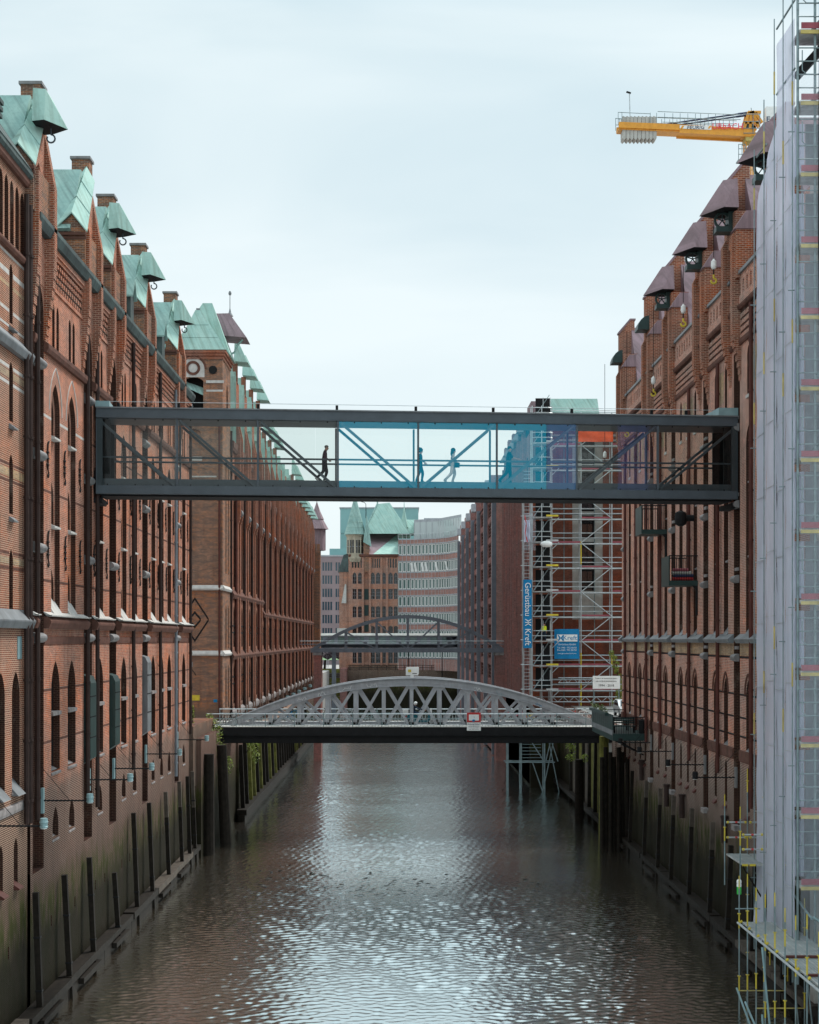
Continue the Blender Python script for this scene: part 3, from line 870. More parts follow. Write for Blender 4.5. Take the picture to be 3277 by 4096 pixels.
    # gutter and roof
    MB().prism([(XL + .28, 30.95), (XL + .42, 31.25), (XL + .42, 31.42), (XL - .3, 31.42), (XL - .3, 30.95)], 'y', y0, y1).build('gutter', VERD, L2)
    MB().prism([(XL + .3, 31.425), (XL - 4.6, 35.2), (-34, 35.2), (-34, 31.1), (XL - .9, 31.1)], 'y', y0 + .05, y1).build('roof', VERD, L2)
    for yy, mm, zz in ((55.15, PIPE, 8.0), (64.0, PIPE, 7.6), (66.05, PIPE, 7.2), (75.0, PIPE, 8.1), (83.4, PIPE, 8.0), (89.2, PIPEG, 6.4), (95.4, PIPE, 8.6)):
        downpipe(L2, XL + .17, yy, zz, 30.6, mm, .1)
    # slim dormers in the gutter line
    for yy in (75.0, 84.9):
        d = MB().prism([(yy - .45, 31.3), (yy + .45, 31.3), (yy + .45, 33.0), (yy, 33.7), (yy - .45, 33.0)], 'x', XL - 1.6, XL + .1).build('dormer', VERD, L2)
        MB().prism([(yy - .6, 32.9), (yy, 33.85), (yy + .6, 32.9), (yy + .6, 33.0), (yy, 34.0), (yy - .6, 33.0)], 'x', XL - 1.7, XL + .25).build('dormer_roof', COP, d)

def hoist_gable(L2, h, hood=True, sgn=1, xw=XL, zb=0.0, cop=COP, brick=BR_L2, first=False, gablet=True):
    """hoist gable of the left row: two corbelled fins, transverse copper roof, side gablet, chimney, copper hood with a hook"""
    z = lambda v: v + zb
    MB().prism(fin_profile(xw, sgn, z(26.0), z(30.5), .36, z(33.0), z(33.4), .2), 'y', h - 1.34, h - .9).build('corbelled_fin', BR_R2T, L2)
    MB().prism(fin_profile(xw, sgn, z(26.0), z(30.5), .42, z(33.0), z(35.5), .3), 'y', h + .9, h + 1.34).build('corbelled_fin', BR_R2T, L2)
    g = MB()
    pl = Plane((xw, 0), (0, sgn))
    wall(g, pl, [(h - 1.0, z(29.0)), (h + 1.0, z(29.0)), (h + 1.0, z(35.5)), (h - 1.0, z(33.55))], [arch(h, 1.1, z(31.2), z(33.7))], -.02, .5)
    g.box(xw - sgn * 6, h - 1.35, z(31.0), xw - sgn * .55, h + 1.35, z(33.4))
    g.build('gable_wall', brick, L2)
    MB().prism(arch(h, 1.1, z(31.2), z(33.7)), 'x', xw - sgn * .5, xw - sgn * .45).build('hatch', DGREEN, L2)
    # transverse roof
    rf = MB()
    prof = [(h - 1.75, z(33.2)), (h + .4, z(36.5)), (h + .6, z(36.5)), (h + 1.75, z(33.2)), (h + 1.6, z(33.1)), (h + .5, z(36.2)), (h - 1.6, z(33.1))]
    rf.prism(prof, 'x', xw - sgn * 6.2, xw - sgn * .42)
    ro = rf.build('gable_roof', cop, L2)
    for k in range(1, 5):
        x = xw - sgn * (.6 + 1.15 * k)
        MB().beam((x, h - 1.73, z(33.24)), (x, h + .4, z(36.53)), .05, .05).build('roof_seam', cop, ro)
    if gablet:
        xa, xm, xb = xw - sgn * 1.15, xw - sgn * .35, xw + sgn * .22
        yf, yb = h - 1.6, h + 1.2
        b = MB()
        b.add([(xa, yf, z(31.4)), (xb, yf, z(31.4)), (xb, yf, z(33.15)), (xm, yf, z(33.85)), (xa, yf, z(33.15)),
               (xa, yb, z(31.4)), (xb, yb, z(31.4)), (xb, yb, z(33.15)), (xm, yb, z(33.85)), (xa, yb, z(33.15))],
              [(0, 1, 2, 3, 4), (0, 4, 9, 5), (1, 6, 7, 2), (2, 7, 8, 3), (3, 8, 9, 4)])
        b.build('gablet_wall', BR_L3 if brick is BR_L2 else brick, L2)
        q = MB()
        ov = .12
        A, B_, C_ = (xa - sgn * ov, yf - ov, z(33.08)), (xm, yf - ov, z(33.94)), (xb + sgn * ov, yf - ov, z(33.08))
        tA, tB, tC = (xm - sgn * .5, h + 1.1, z(36.2)), (xm, h + 1.3, z(36.95)), (xm + sgn * .42, h + 1.1, z(36.2))
        q.add([A, B_, C_, tA, tB, tC], [(0, 1, 4, 3), (1, 2, 5, 4)])
        q.add([(p[0], p[1], p[2] - .07) for p in (A, B_, C_, tA, tB, tC)], [(3, 4, 1, 0), (4, 5, 2, 1)])
        n = len(q.v) - 12
        q.f += [(n + 0, n + 6, n + 7, n + 1), (n + 1, n + 7, n + 8, n + 2), (n + 0, n + 3, n + 9, n + 6), (n + 2, n + 8, n + 11, n + 5), (n + 3, n + 4, n + 10, n + 9), (n + 4, n + 5, n + 11, n + 10)]
        q.m += [0] * 6
        gr = q.build('gablet_roof', COPL if cop is COP else cop, L2)
        for t in (.33, .66):
            la = [Vector(A).lerp(Vector(tA), t), Vector(B_).lerp(Vector(tB), t), Vector(C_).lerp(Vector(tC), t)]
            MB().path([p + Vector((0, 0, .02)) for p in la], .02, 4).build('roof_seam', cop, gr)
        for dz in (0, .16):
            block('corbel_course', DSTONE, L2, xa - .06, yf - .05 - dz / 3, z(32.75 + dz), xb + .06, yf + .02, z(32.87 + dz))
    ch = MB().box(xw - sgn * 1.05, h + 1.35, z(33.0), xw - sgn * .25, h + 2.1, z(37.3)).build('chimney', BR_L3, L2)
    MB().box(xw - sgn * 1.12, h + 1.28, z(37.3), xw - sgn * .18, h + 2.17, z(37.42)).build('chimney_cap', ZINC, ch)
    if hood:
        x0 = xw + sgn * .05
        pr = [(x0, z(36.35)), (x0 + sgn * .42, z(36.35)), (x0 + sgn * 1.12, z(34.98)), (x0 - sgn * .05, z(35.12))]
        hd = MB()
        w0, w1 = .55, .95
        top = [(x0 - sgn * .1, h - .62, z(36.4)), (x0 + sgn * .36, h - .5, z(36.4)), (x0 + sgn * .36, h + .5, z(36.4)), (x0 - sgn * .1, h + .62, z(36.4))]
        bot = [(x0 - sgn * .1, h - .8, z(35.05)), (x0 + sgn * .38, h - .8, z(35.1)), (x0 + sgn * 1.12, h, z(35.0)), (x0 + sgn * .38, h + .8, z(35.1)), (x0 - sgn * .1, h + .8, z(35.05))]
        hd.add(top + bot, [(0, 1, 2, 3), (0, 4, 5, 1), (1, 5, 6), (1, 6, 2), (2, 6, 7), (2, 7, 8, 3), (3, 8, 4, 0)])
        ho = hd.build('hoist_hood', COPL, L2)
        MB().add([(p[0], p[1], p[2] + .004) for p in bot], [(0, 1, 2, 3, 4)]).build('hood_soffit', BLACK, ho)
        hk = link('hoist_hook', hook_mesh(STEEL), L2, mat4=Matrix.Translation((x0 + sgn * .45, h, z(34.7))))

left_main()
for i, h in enumerate(HL):
    hoist_gable(L2, h, hood=(i != 1))
for h, txt in ((64.8, 'second from the near end'), (70.4, 'third from the near end'), (79.3, 'fourth from the near end'), (90.5, 'last before the road bridge')):
    lamp_arm(1, XL, h, 8.6, 1.8, 'pale green lamp on thin bracket from left warehouse, ' + txt, LAMPG)
lamp_arm(1, XL, 56.4, 8.6, 1.8, 'pale green lamp on bracket beside a grey wall box, under the white-capped string course', LAMPG)
lamp_arm(1, XL - .1, 49.5, 8.5, 1.8, 'pale green lamp on bracket nearest the viewer at the left picture edge', LAMPG)

# dark green curved ducts on the three middle loading slots
for h, z0, z1, mt in ((64.8, 9.6, 13.3, DGREEN), (70.4, 9.8, 13.2, DGREEN), (79.3, 9.9, 14.0, LEAD)):
    mb = MB()
    mb.prism([(XL - .2, z0 - .3), (XL + .25, z0), (XL + .25, z1 - .3), (XL + .12, z1), (XL - .2, z1 + .1)], 'y', h - .62, h + .62)
    d = mb.build('hatch_cover', mt, L2)
    for k in range(1, 4):
        MB().box(XL + .25, h - .63, z0 + (z1 - z0) * k / 4, XL + .265, h + .63, z0 + (z1 - z0) * k / 4 + .05).build('cover_joint', BLACK, d)

# ================================================================ near left building with yellow bands
L1 = T('brick_warehouse', 'brown brick warehouse at left picture edge with cream and yellow brick bands', 'warehouse', (-14.3, 48, 0))
X1 = -14.3
P1 = Plane((X1, 0), (0, 1))
def left_near():
    y0, y1 = 40.0, 54.65
    mb = MB(); holes = []
    wc = [42.0, 44.1, 46.5, 48.6, 51.0, 53.0]
    lc = [43.0, 47.5, 52.35]
    for c in wc: holes += [arch(c, 1.05, 9.4, 13.8), arch(c, .55, 5.9, 7.6)]
    for c in lc: holes += [arch(c, .5, 23.0, 25.2), arch(c, .5, 19.6, 21.8), arch(c, .5, 16.1, 18.3), arch(c, .42, 26.6, 28.8)]
    ac = [y1 - .75 - .72 * k for k in range(0, 18)]
    for c in ac: holes.append(arch(c, .5, 29.5, 31.9))
    y = y0 + 1.0
    while y < y1 - .5:
        holes.append(arch(y, .16, 3.3, 3.75, 'rect')); y += 2.2
    wall(mb, P1, [(y0, .2), (y1, .2), (y1, 32.5), (y0, 32.5)], holes, 0, .4, 1)
    for c in ac: wall(mb, P1, [(c - .3, 29.4), (c + .3, 29.4), (c + .3, 32), (c - .3, 32)], [], .4, 0)
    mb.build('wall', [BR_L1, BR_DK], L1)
    MB().box(-34, y0, .2, X1 - .8, y1 - .02, 32.4).build('light_block_core', DARK, L1)
    for c in wc:
        window(L1, P1, c, 1.05, 9.4, 13.8, 'point', .36, (1, 3), sill=GRAN, sill_out=.05)
        MB().prism([(X1 - .38, 9.9), (X1 + .25, 9.2), (X1 - .38, 9.2)], 'y', c - .5, c + .5).build('slate_sill', LEAD, L1)
        window(L1, P1, c, .55, 5.9, 7.6, 'point', .36, (0, 1), sub=False)
        MB().prism([(X1 - .3, 6.1), (X1 + .22, 5.75), (X1 + .22, 5.7), (X1 - .3, 5.7)], 'y', c - .3, c + .3).build('brick_sill', ORANGE if False else PIPER, L1)
    for c in lc:
        for a, b in ((23.0, 25.2), (19.6, 21.8), (16.1, 18.3), (26.6, 28.8)):
            window(L1, P1, c, .5 if a < 26 else .42, a, b, 'point', .36, (0, 2), sub=False)
            if a > 17: MB().prism([(X1 - .3, a + .12), (X1 + .2, a - .25), (X1 + .2, a - .3), (X1 - .3, a - .3)], 'y', c - .3, c + .3).build('slate_sill', LEAD, L1)
    def band(z, h, mat):
        e = [y0] + [v for c in lc for v in (c - .27, c + .27)] + [y1]
        cut = any(a < z + h and z < b for a, b in ((23.0, 25.2), (19.6, 21.8), (16.1, 18.3), (26.6, 28.8)))
        for p, q in (zip(e[0::2], e[1::2]) if cut else [(y0, y1)]):
            block('brick_band', mat, L1, X1 - .02, p, z, X1 + .006, q, z + h)
    for z, h, mt in ((30.0 - 1.0, .1, STONE), (28.3, .18, STONE), (27.85, .14, YEL), (26.95, .12, STONE), (26.4, .1, STONE), (24.9, .12, STONE), (24.55, .26, YEL), (24.3, .12, STONE),
                     (21.35, .1, DSTONE), (20.95, .3, YEL), (20.75, .1, DSTONE), (18.1, .1, DSTONE), (17.75, .24, YEL), (17.55, .1, DSTONE)):
        band(z, h, mt)
    ledge('string_course', L1, P1, y0, y1, 15.4, 16.1, .34, LEAD, .4)
    ledge('upper_string', L1, P1, y0, y1, 25.55, 26.2, .3, LEAD, .35)
    ledge('arcade_sill', L1, P1, y0, y1, 29.15, 29.45, .2, DSTONE, .1)
    ledge('plinth_course', L1, P1, y0, y1, 8.55, 8.9, .1, GRAN, .05)
    for k, (za, zb_, oo) in enumerate(((32.2, 32.5, .2), (32.5, 32.75, .32))):
        ledge('eaves_moulding', L1, P1, y0, y1, za, zb_, oo, DSTONE if k == 0 else VERD)
    # lead mansard with copper crest
    MB().prism([(X1 + .35, 32.76), (X1 - 1.1, 34.9), (X1 - 20, 34.9), (X1 - 20, 32.0), (X1 - .5, 32.0)], 'y', y0, y1 - .6).build('mansard_roof', VERD, L1)
    MB().prism([(X1 - .9, 34.7), (X1 - 1.0, 35.9), (X1 - 1.6, 36.5), (X1 - 20, 36.5), (X1 - 20, 34.6)], 'y', y0, y1 - .6).build('roof_crest', COP, L1)
    for z in (34.75, 35.0, 35.25):
        block('crest_moulding', VERD, L1, X1 - 1.5, y0, z, X1 - .8 + (z - 34.75) * .1, y1 - .55, z + .16)
    downpipe(L1, X1 + .2, 54.2, 8.0, 31.5, PIPE, .13)
    downpipe(L1, X1 + .2, 53.78, 8.0, 31.8, PIPE, .1)
    block('wall_plaque', LAMPG, L1, X1, 53.2, 14.25, X1 + .03, 53.75, 15.1)
left_near()

# ================================================================ timber-fendered quay wall foot, left
QL = T('timber_fender', 'dark timber waling beam and fender piles at foot of left warehouse wall', 'fender', (-13.8, 75, 0))
def fender(Q, xw, side, y0, y1, piles, zled=.95, w=.58, seedv=3):
    rnd = random.Random(seedv)
    y = y0
    while y < y1 - .1:
        L = min(rnd.uniform(5.5, 7.5), y1 - y)
        MB().box(xw + .02 * side, y, zled - .32, xw + side * (w + rnd.uniform(-.06, .06)), y + L - .05, zled + rnd.uniform(-.04, .05)).build('waling_beam', TIMBG if rnd.random() < .35 else TIMB, Q)
        MB().box(xw + .1 * side, y + .02, -1.2, xw + side * (w - .12), y + L - .05, zled - .34).build('sheet_piling', TIMB, Q)
        if rnd.random() < .6:
            yy = y + L * rnd.uniform(.1, .3)
            MB().box(xw + side * (w - .1), yy, .25, xw + side * (w + .12), yy + L * .5, .5).build('floating_beam', TIMB, Q)
        y += L
    for (y, zt, pale, lean) in piles:
        b0, b1 = (xw + side * .5, y, -.5), (xw + side * .26, y + lean, zt)
        if pale:
            k = 1 - pale / (zt + .5)
            mid = Vector(b0).lerp(Vector(b1), k)
            p_ = MB().beam(b0, mid, .22, .22, (0, 1, 0)).build('fender_pile', TIMB, Q)
            MB().beam(mid, b1, .22, .22, (0, 1, 0)).build('pile_top', TIMBG, p_)
        else:
            p_ = MB().beam(b0, b1, .22, .22, (0, 1, 0)).build('fender_pile', TIMB, Q)
        for t in (.35, .7):
            c = Vector(b0).lerp(Vector(b1), t)
            MB().box(c.x - .13, c.y - .13, c.z, c.x + .13, c.y + .13, c.z + .07).build('iron_strap', BLACK, p_)
fender(QL, XL, 1, 41, 97.5, [(54.4, 5.3, 0, .1), (59.4, 5.2, 0, -.25), (64.0, 5.2, 0, -.1), (69.7, 3.6, 0, -.2), (74.6, 5.9, 0, -.1), (79.2, 5.9, 0, -.1), (84.8, 5.9, 1.5, -.1),
                             (89.9, 6.0, 1.6, .0), (93.2, 6.0, 0, .1), (95.6, 6.1, 2.4, .0)])

# ================================================================ corner block beyond the street, left bank
X3, Y3 = -14.7, 118.0
L3 = T('brick_warehouse', 'dark mottled brick corner block with pale green pyramid roofs and white stone bands', 'warehouse', (X3, Y3, 0))
PF = Plane((0, Y3), (1, 0))
P3 = Plane((X3, 0), (0, 1))
def left_corner():
    mb = MB()
    xo = -17.15
    holes = [arch(xo, 1.7, 33.9, 36.75, 'seg'), arch(xo, 1.3, 30.15, 32.4, 'seg')]
    wall(mb, PF, [(-30, 5), (X3, 5), (X3, 38.7), (-30, 38.7)], holes, 0, .5)
    wall(mb, PF, [(xo - .7, 30.0), (xo + .7, 30.0), (xo + .7, 32.5), (xo - .7, 32.5)], [], .22, 0)
    # short canal side of the corner tower
    hs = [arch(120.3, .7, 20.5, 30), arch(121.9, .7, 20.5, 30), arch(120.3, .8, 14.2, 17.9), arch(121.9, .8, 14.2, 17.9), arch(121.1, 1.2, 33.6, 36.6), arch(120.3, .8, 9.2, 12.8), arch(121.9, .8, 9.2, 12.8)]
    wall(mb, P3, [(Y3, 5), (123.4, 5), (123.4, 38.7), (Y3, 38.7)], hs, 0, .4)
    mb.add([(X3, 123.4, 28), (-22, 123.4, 28), (-22, 123.4, 38.7), (X3, 123.4, 38.7)], [(0, 1, 2, 3)])
    mb.build('wall', BR_L3, L3)
    MB().box(-30, Y3 + .9, 5, X3 - .9, 123.3, 38.6).build('light_block_core', DARK, L3)
    for c in (120.3, 121.9):
        window(L3, P3, c, .7, 20.5, 30, 'point', .36, (1, 8), sub=False)
        window(L3, P3, c, .8, 14.2, 17.9, 'point', .36, (1, 3), sub=False)
        window(L3, P3, c, .8, 9.2, 12.8, 'point', .36, (1, 3), sub=False)
    # oculus tympanum over the open loggia
    MB().prism([(p[0], p[1]) for p in arch(xo, 1.9, 36.7, 38.3, 'round', 8)], 'y', Y3 - .012, Y3 + .05).build('tympanum', STONE, L3)
    def ring(r0, r1, c, n=20):
        m = MB(); k = []
        for i in range(n):
            a = 2 * PI * i / n
            k += [(c[0] + r0 * math.cos(a), Y3 - .05, c[1] + r0 * math.sin(a)), (c[0] + r1 * math.cos(a), Y3 - .05, c[1] + r1 * math.sin(a)),
                  (c[0] + r1 * math.cos(a), Y3 + .02, c[1] + r1 * math.sin(a))]
        m.add(k, [(3 * i, 3 * i + 1, 3 * ((i + 1) % n) + 1, 3 * ((i + 1) % n)) for i in range(n)] + [(3 * i + 1, 3 * i + 2, 3 * ((i + 1) % n) + 2, 3 * ((i + 1) % n) + 1) for i in range(n)])
        return m
    ring(.38, .6, (xo, 37.45)).build('oculus_ring', DSTONE, L3)
    o = arch(xo, 2.1, 36.6, 38.45, 'round', 8)[2:]
    MB().path([(a, Y3 - .02, z) for a, z in o], .09, 5).build('arch_moulding', DSTONE, L3)
    MB().box(xo - .95, Y3 + .85, 33.9, xo + .95, Y3 + .88, 36.9).build('loggia_back', DARK, L3)
    MB().add([(xo - .85, Y3 + .1, 36.0), (xo + .85, Y3 + .1, 35.2), (xo + .85, Y3 + .6, 35.9), (xo - .85, Y3 + .6, 36.5)], [(0, 1, 2, 3)]).build('loggia_hood', COP, L3)
    MB().box(xo - .5, Y3 + .2, 33.9, xo - .1, Y3 + .7, 34.5).build('parked_machine', GALV, L3)
    for z, h, out, mt in ((36.2, .22, .1, STONE), (35.5, .16, .02, STONE)):
        MB().box(xo + 1.1, Y3 - out, z, X3 + out, Y3, z + h).build('stone_band', mt, L3)
    ledge('window_sill', L3, PF, xo - .75, xo + .75, 29.75, 30.1, .15, STONE, .1)
    block('stone_band', STONE, L3, -18.2, Y3 - .05, 28.4, X3 - .5, Y3, 28.52)
    for z in (19.05, 13.62):
        MB().prism([(Y3, z - .02), (Y3 - .1, z - .02), (Y3 - .2, z + .06), (Y3 - .2, z + .16), (Y3, z + .42)], 'x', -30, X3).build('stone_string', STONE, L3)
        ledge('stone_string', L3, P3, Y3, 123.4, z - .02, z + .42, .2, STONE, .26)
    # lozenge of dark headers
    cx, cz = -17.0, 16.6
    for (a, b) in (((0, 1.75), (1.15, 0)), ((1.15, 0), (0, -1.75)), ((0, -1.75), (-1.15, 0)), ((-1.15, 0), (0, 1.75)), ((-.5, 0), (0, .6)), ((0, .6), (.5, 0)), ((.5, 0), (0, -.6)), ((0, -.6), (-.5, 0))):
        MB().beam((cx + a[0], Y3 - .004, cz + a[1]), (cx + b[0], Y3 - .004, cz + b[1]), .02, .17, (0, 1, 0)) if False else \
            MB().add([(cx + a[0], Y3 - .006, cz + a[1] - .12), (cx + b[0], Y3 - .006, cz + b[1] - .12), (cx + b[0], Y3 - .006, cz + b[1] + .12), (cx + a[0], Y3 - .006, cz + a[1] + .12)], [(0, 1, 2, 3)]).build('lozenge_line', BLACK, L3)
    downpipe(L3, X3 - .25, Y3 - .12, 8.3, 33, PIPER, .09)
    downpipe(L3, X3 + .12, 123.2, 8.3, 33, PIPE, .09)
    # cornice and roofs
    for z, o in ((38.2, .08), (38.45, .18), (38.68, .3)):
        MB().box(-30, Y3 - o, z, X3 + o, 123.4, z + .22).build('cornice', BR_L3B, L3)
    def pyr(x0, x1, y0, y1, z0, xr, yr, rr, z1, nm='roof'):
        b = [(x0, y0, z0), (x1, y0, z0), (x1, y1, z0), (x0, y1, z0)]
        t = [(xr - rr, yr - .15, z1), (xr + rr, yr - .15, z1), (xr + rr, yr + .15, z1), (xr - rr, yr + .15, z1)]
        return MB().add(b + t, [(3, 2, 1, 0), (4, 5, 6, 7), (0, 1, 5, 4), (1, 2, 6, 5), (2, 3, 7, 6), (3, 0, 4, 7)]).build(nm, COPL, L3)
    r1 = pyr(-18.6, X3 + .35, Y3 - .35, Y3 + 2.6, 38.92, -16.95, Y3 + 1.6, .22, 42.6)
    MB().box(-17.1, Y3 + 1.45, 42.6, -16.8, Y3 + 1.75, 42.75).build('roof_cap', LEAD, r1)
    r2 = pyr(-19.5, X3 + .45, Y3 + 1.6, 123.6, 38.9, -16.4, Y3 + 3.4, .4, 43.6)
    r3 = pyr(-29, -18.7, Y3 - .3, 123, 38.9, -24, Y3 + 2.5, 2, 42.0)
    for fr in (.3, .62):
        for rt, base, ap in ((r1, (-18.6, X3 + .35, Y3 - .35, 38.92), (-16.95, Y3 + 1.45, 42.6)),):
            xa = base[0] + (ap[0] - base[0]) * fr; xb = base[1] + (ap[0] - base[1]) * fr
            yy = base[2] + (ap[1] - base[2]) * fr; zz = base[3] + (ap[2] - base[3]) * fr
            MB().path([(xa, yy - .01, zz), (xb, yy - .01, zz)], .02, 4).build('roof_seam', COP, rt)
    # brown hood with finial
    x0 = X3 - .9
    hd = MB()
    yb0, yb1 = 121.6, 124.6
    hd.add([(x0 - .6, yb0, 41.0), (x0 - .6, yb1, 41.0), (x0 + 2.5, yb1, 40.75), (x0 + 2.5, yb0, 40.75), (x0 - 1.2, 122.6, 43.0), (x0 + .9, 122.6, 43.05), (x0 + .9, 123.6, 43.05), (x0 - 1.2, 123.6, 43.0)],
           [(0, 1, 2, 3), (0, 3, 5, 4), (3, 2, 6, 5), (2, 1, 7, 6), (1, 0, 4, 7), (4, 5, 6, 7)])
    h_ = hd.build('hoist_hood', CBR, L3)
    for k in range(1, 4):
        t = k / 4
        a = Vector((x0 - .6, yb0 - .01, 41.0)).lerp(Vector((x0 + 2.5, yb0 - .01, 40.75)), t); b = Vector((x0 - 1.2, 122.59, 43.0)).lerp(Vector((x0 + .9, 122.59, 43.05)), t)
        MB().path([a, b], .025, 4).build('roof_seam', CBR, h_)
    MB().lathe((x0 + .9, 123.1, 43.0), [(.3, -.1), (.1, .25), (.035, .6), (.03, 1.7), (.11, 1.75), (.14, 1.9), (.08, 2.05), (.01, 2.1)], 8).build('finial', LEAD, h_)
    MB().path([(X3 - .1, 122.2, 39.3), (X3 + .5, 122.2, 39.6), (X3 + .75, 122.2, 40.2), (X3 + 1.2, 122.2, 40.7)], .09, 6).build('hood_bracket', COP, h_)
    MB().lathe((X3 - .9, Y3 - .05, 36.0), [(.01, 0), (.3, .01), (.3, .06)], 10)
    MB().prism([(-15.5 + .35 * math.cos(PI * k / 6), 37.3 + .35 * math.sin(PI * k / 6)) for k in range(12)], 'y', Y3 - .06, Y3).build('wall_disc', BLACK, L3)
    fl = MB().path([(-17.6, Y3 - .1, 12.0), (-17.3, Y3 - .75, 12.75), (-16.9, Y3 - .1, 12.0)], .04, 5).build('floodlight_bracket', BLACK, L3)
    MB().box(-17.55, Y3 - 1.0, 12.7, -17.1, Y3 - .6, 13.1).build('floodlight', STEELG, fl)
left_corner()
sg = MB().box(-17.3, Y3 - .04, 9.9, -16.6, Y3 - .01, 10.35).build('notice_board', YELP); tag(sg, 'small yellow notice on the dark corner block wall', 'sign')
sg = MB().box(-15.45, Y3 - .04, 9.75, -15.15, Y3 - .01, 10.0).build('notice_board', BLUE); tag(sg, 'tiny blue notice on the corner block wall near downpipe', 'sign')

# ================================================================ long brick block beyond, left bank
L4 = T('brick_warehouse', 'long receding brick warehouse with many pilasters and stepped green hoist hoods', 'warehouse', (X3, 180, 0))
def left_long():
    y0, y1 = 123.42, 240.0
    hs = [121.2 + 6.75 * k for k in range(1, 18)]
    hs = [h for h in hs if h < 238]
    ycut = 151.5
    mb = MB(); holes = []; wins = []
    ys = []
    for a, b in zip([y0 - 1.0] + hs, hs + [y1]):
        n = 2
        for k in range(n): ys.append(a + (b - a) * (k + 1) / (n + 1))
    ys = [y for y in ys if y0 + .8 < y < y1 - .8]
    for y in ys:
        zs = 19.6 if y < ycut else 18.3
        holes += [arch(y, 1.05, zs, 27.6), arch(y, 1.0, 14.3, zs - 1.6), arch(y, 1.0, 9.3, 12.9), arch(y, .7, 6.2, 7.6)]
        wins += [(y, 1.05, zs, 27.6), (y, 1.0, 14.3, zs - 1.6), (y, 1.0, 9.3, 12.9), (y, .7, 6.2, 7.6)]
    for h in hs: holes.append(arch(h, 1.3, 6.0, 27.9, 'round'))
    wall(mb, P3, [(y0, .2), (y1, .2), (y1, 30.2), (ycut, 30.2), (ycut, 32.0), (y0, 32.0)], holes, 0, .35, 1)
    for h in hs:
        wall(mb, P3, [(h - .7, 6), (h + .7, 6), (h + .7, 28), (h - .7, 28)], [], .35, 0, 1, 1)  # dark slot backs, their recess shade is in the colour
    mb.build('wall', [BR_L3B, BR_DK], L4)
    MB().box(-34, y0, .2, X3 - .6, y1, 30).build('light_block_core', DARK, L4)
    for (c, w, a, b) in wins: window(L4, P3, c, w, a, b, 'point', .33, (1, 3) if b - a < 5 else (1, 6), sub=False)
    for h in hs:
        zr = 26.3
        for dy in (-.95, .95):
            MB().box(X3 - .2, h + dy - .22, 6.0, X3 + .28, h + dy + .22, zr + .2).build('pilaster', BR_L3B, L4)
            MB().prism(fin_profile(X3, 1, 24.6, 26.2, .5, 33.0, 35.5, .35, 6), 'y', h + dy - .2, h + dy + .2).build('corbelled_fin', BR_L3B, L4)
        o = link('hatch_hood', ROLLS, L4, mat4=P3.m(h, zr, .0) @ Matrix.Diagonal((1.5, 2.2, 2.2, 1)))
        block('grey_panel', CONC, L4, X3 - .3, h - .5, zr + .9, X3 + .02, h + .5, zr + 2.6)
        ztop = 38.0 if h < ycut else (35.8 if h < 205 else 33.2)
        # gable and copper roof with hood
        MB().box(X3 - 4, h - 1.2, 30, X3 + .1, h + 1.2, ztop).build('gable_wall', BR_L3B, L4)
        MB().prism([(h - 1.5, ztop - 2.6), (h, ztop + 1.7), (h + 1.5, ztop - 2.6), (h + 1.3, ztop - 2.6), (h, ztop + 1.4), (h - 1.3, ztop - 2.6)], 'x', X3 - 5, X3 - .02).build('gable_roof', COPL, L4)
        MB().add([(X3 - .9, h - 1.25, ztop - 5.2), (X3 + .12, h - 1.25, ztop - 5.6), (X3 + .12, h - 1.25, ztop + .4), (X3 - .9, h - 1.25, ztop + .4)], [(0, 1, 2, 3)]).build('copper_cheek', COPL, L4)
        if h < 172 or h > 190:
            zt = ztop + 1.75
            MB().add([(X3 - .1, h - 1.2, zt), (X3 + 1.15, h - 1.2, zt - .12), (X3 + 1.15, h + 1.2, zt - .12), (X3 - .1, h + 1.2, zt), (X3 - .1, h - .5, zt + 2.0), (X3 + .15, h - .5, zt + 2.0), (X3 + .15, h + .5, zt + 2.0), (X3 - .1, h + .5, zt + 2.0)],
                     [(0, 1, 2, 3), (0, 1, 5, 4), (1, 2, 6, 5), (2, 3, 7, 6), (4, 5, 6, 7)]).build('hoist_hood', COPL, L4)
            MB().box(X3 - .3, h - .25, ztop - .2, X3 + .1, h + .25, zt).build('hood_stem', BR_L3B, L4)
    for a, b, z in ((y0, ycut, 18.9), (ycut, y1, 17.65), (y0, y1, 13.55)):
        ledge('string_course', L4, P3, a, b, z - .35, z + .45, .32, DSTONE, .45)
    for z in (11.0, 11.6, 15.5, 16.1):
        ledge('dark_band', L4, P3, y0, y1, z, z + .12, .008, BLACK)
    ledge('plinth_course', L4, P3, y0, y1, 8.2, 8.9, .22, GRAN, .2)
    ledge('eaves_moulding', L4, P3, y0, ycut, 31.4, 32.2, .3, DSTONE); ledge('eaves_moulding', L4, P3, ycut, y1, 29.5, 30.35, .3, DSTONE)
    MB().prism([(X3 + .2, 32.2), (X3 - 4, 35.2), (-34, 35.2), (-34, 32)], 'y', y0, ycut).build('roof', LEAD, L4)
    MB().prism([(X3 + .2, 30.35), (X3 - 4, 33.4), (-34, 33.4), (-34, 30)], 'y', ycut + .02, y1).build('roof', LEAD, L4)
    y = y0 + 3.2; k = 0
    while y < y1:
        downpipe(L4, X3 + .14, y, 8.3, 29.5, PIPER if k % 3 == 0 else PIPE, .1); y += 6.75; k += 1
    for k, y in enumerate((150, 159, 168, 177, 187, 198, 210)):
        b_ = MB().tube((X3, y, 8.0), (X3 + 1.4, y, 8.0), .04, 5).build('lamp_bracket', BLACK, L4)
        MB().lathe((X3 + 1.45, y, 8.0), [(.1, .3), (.24, .28), (.26, 0), (.22, -.1)], 8).build('lamp_head', LAMPG, b_)
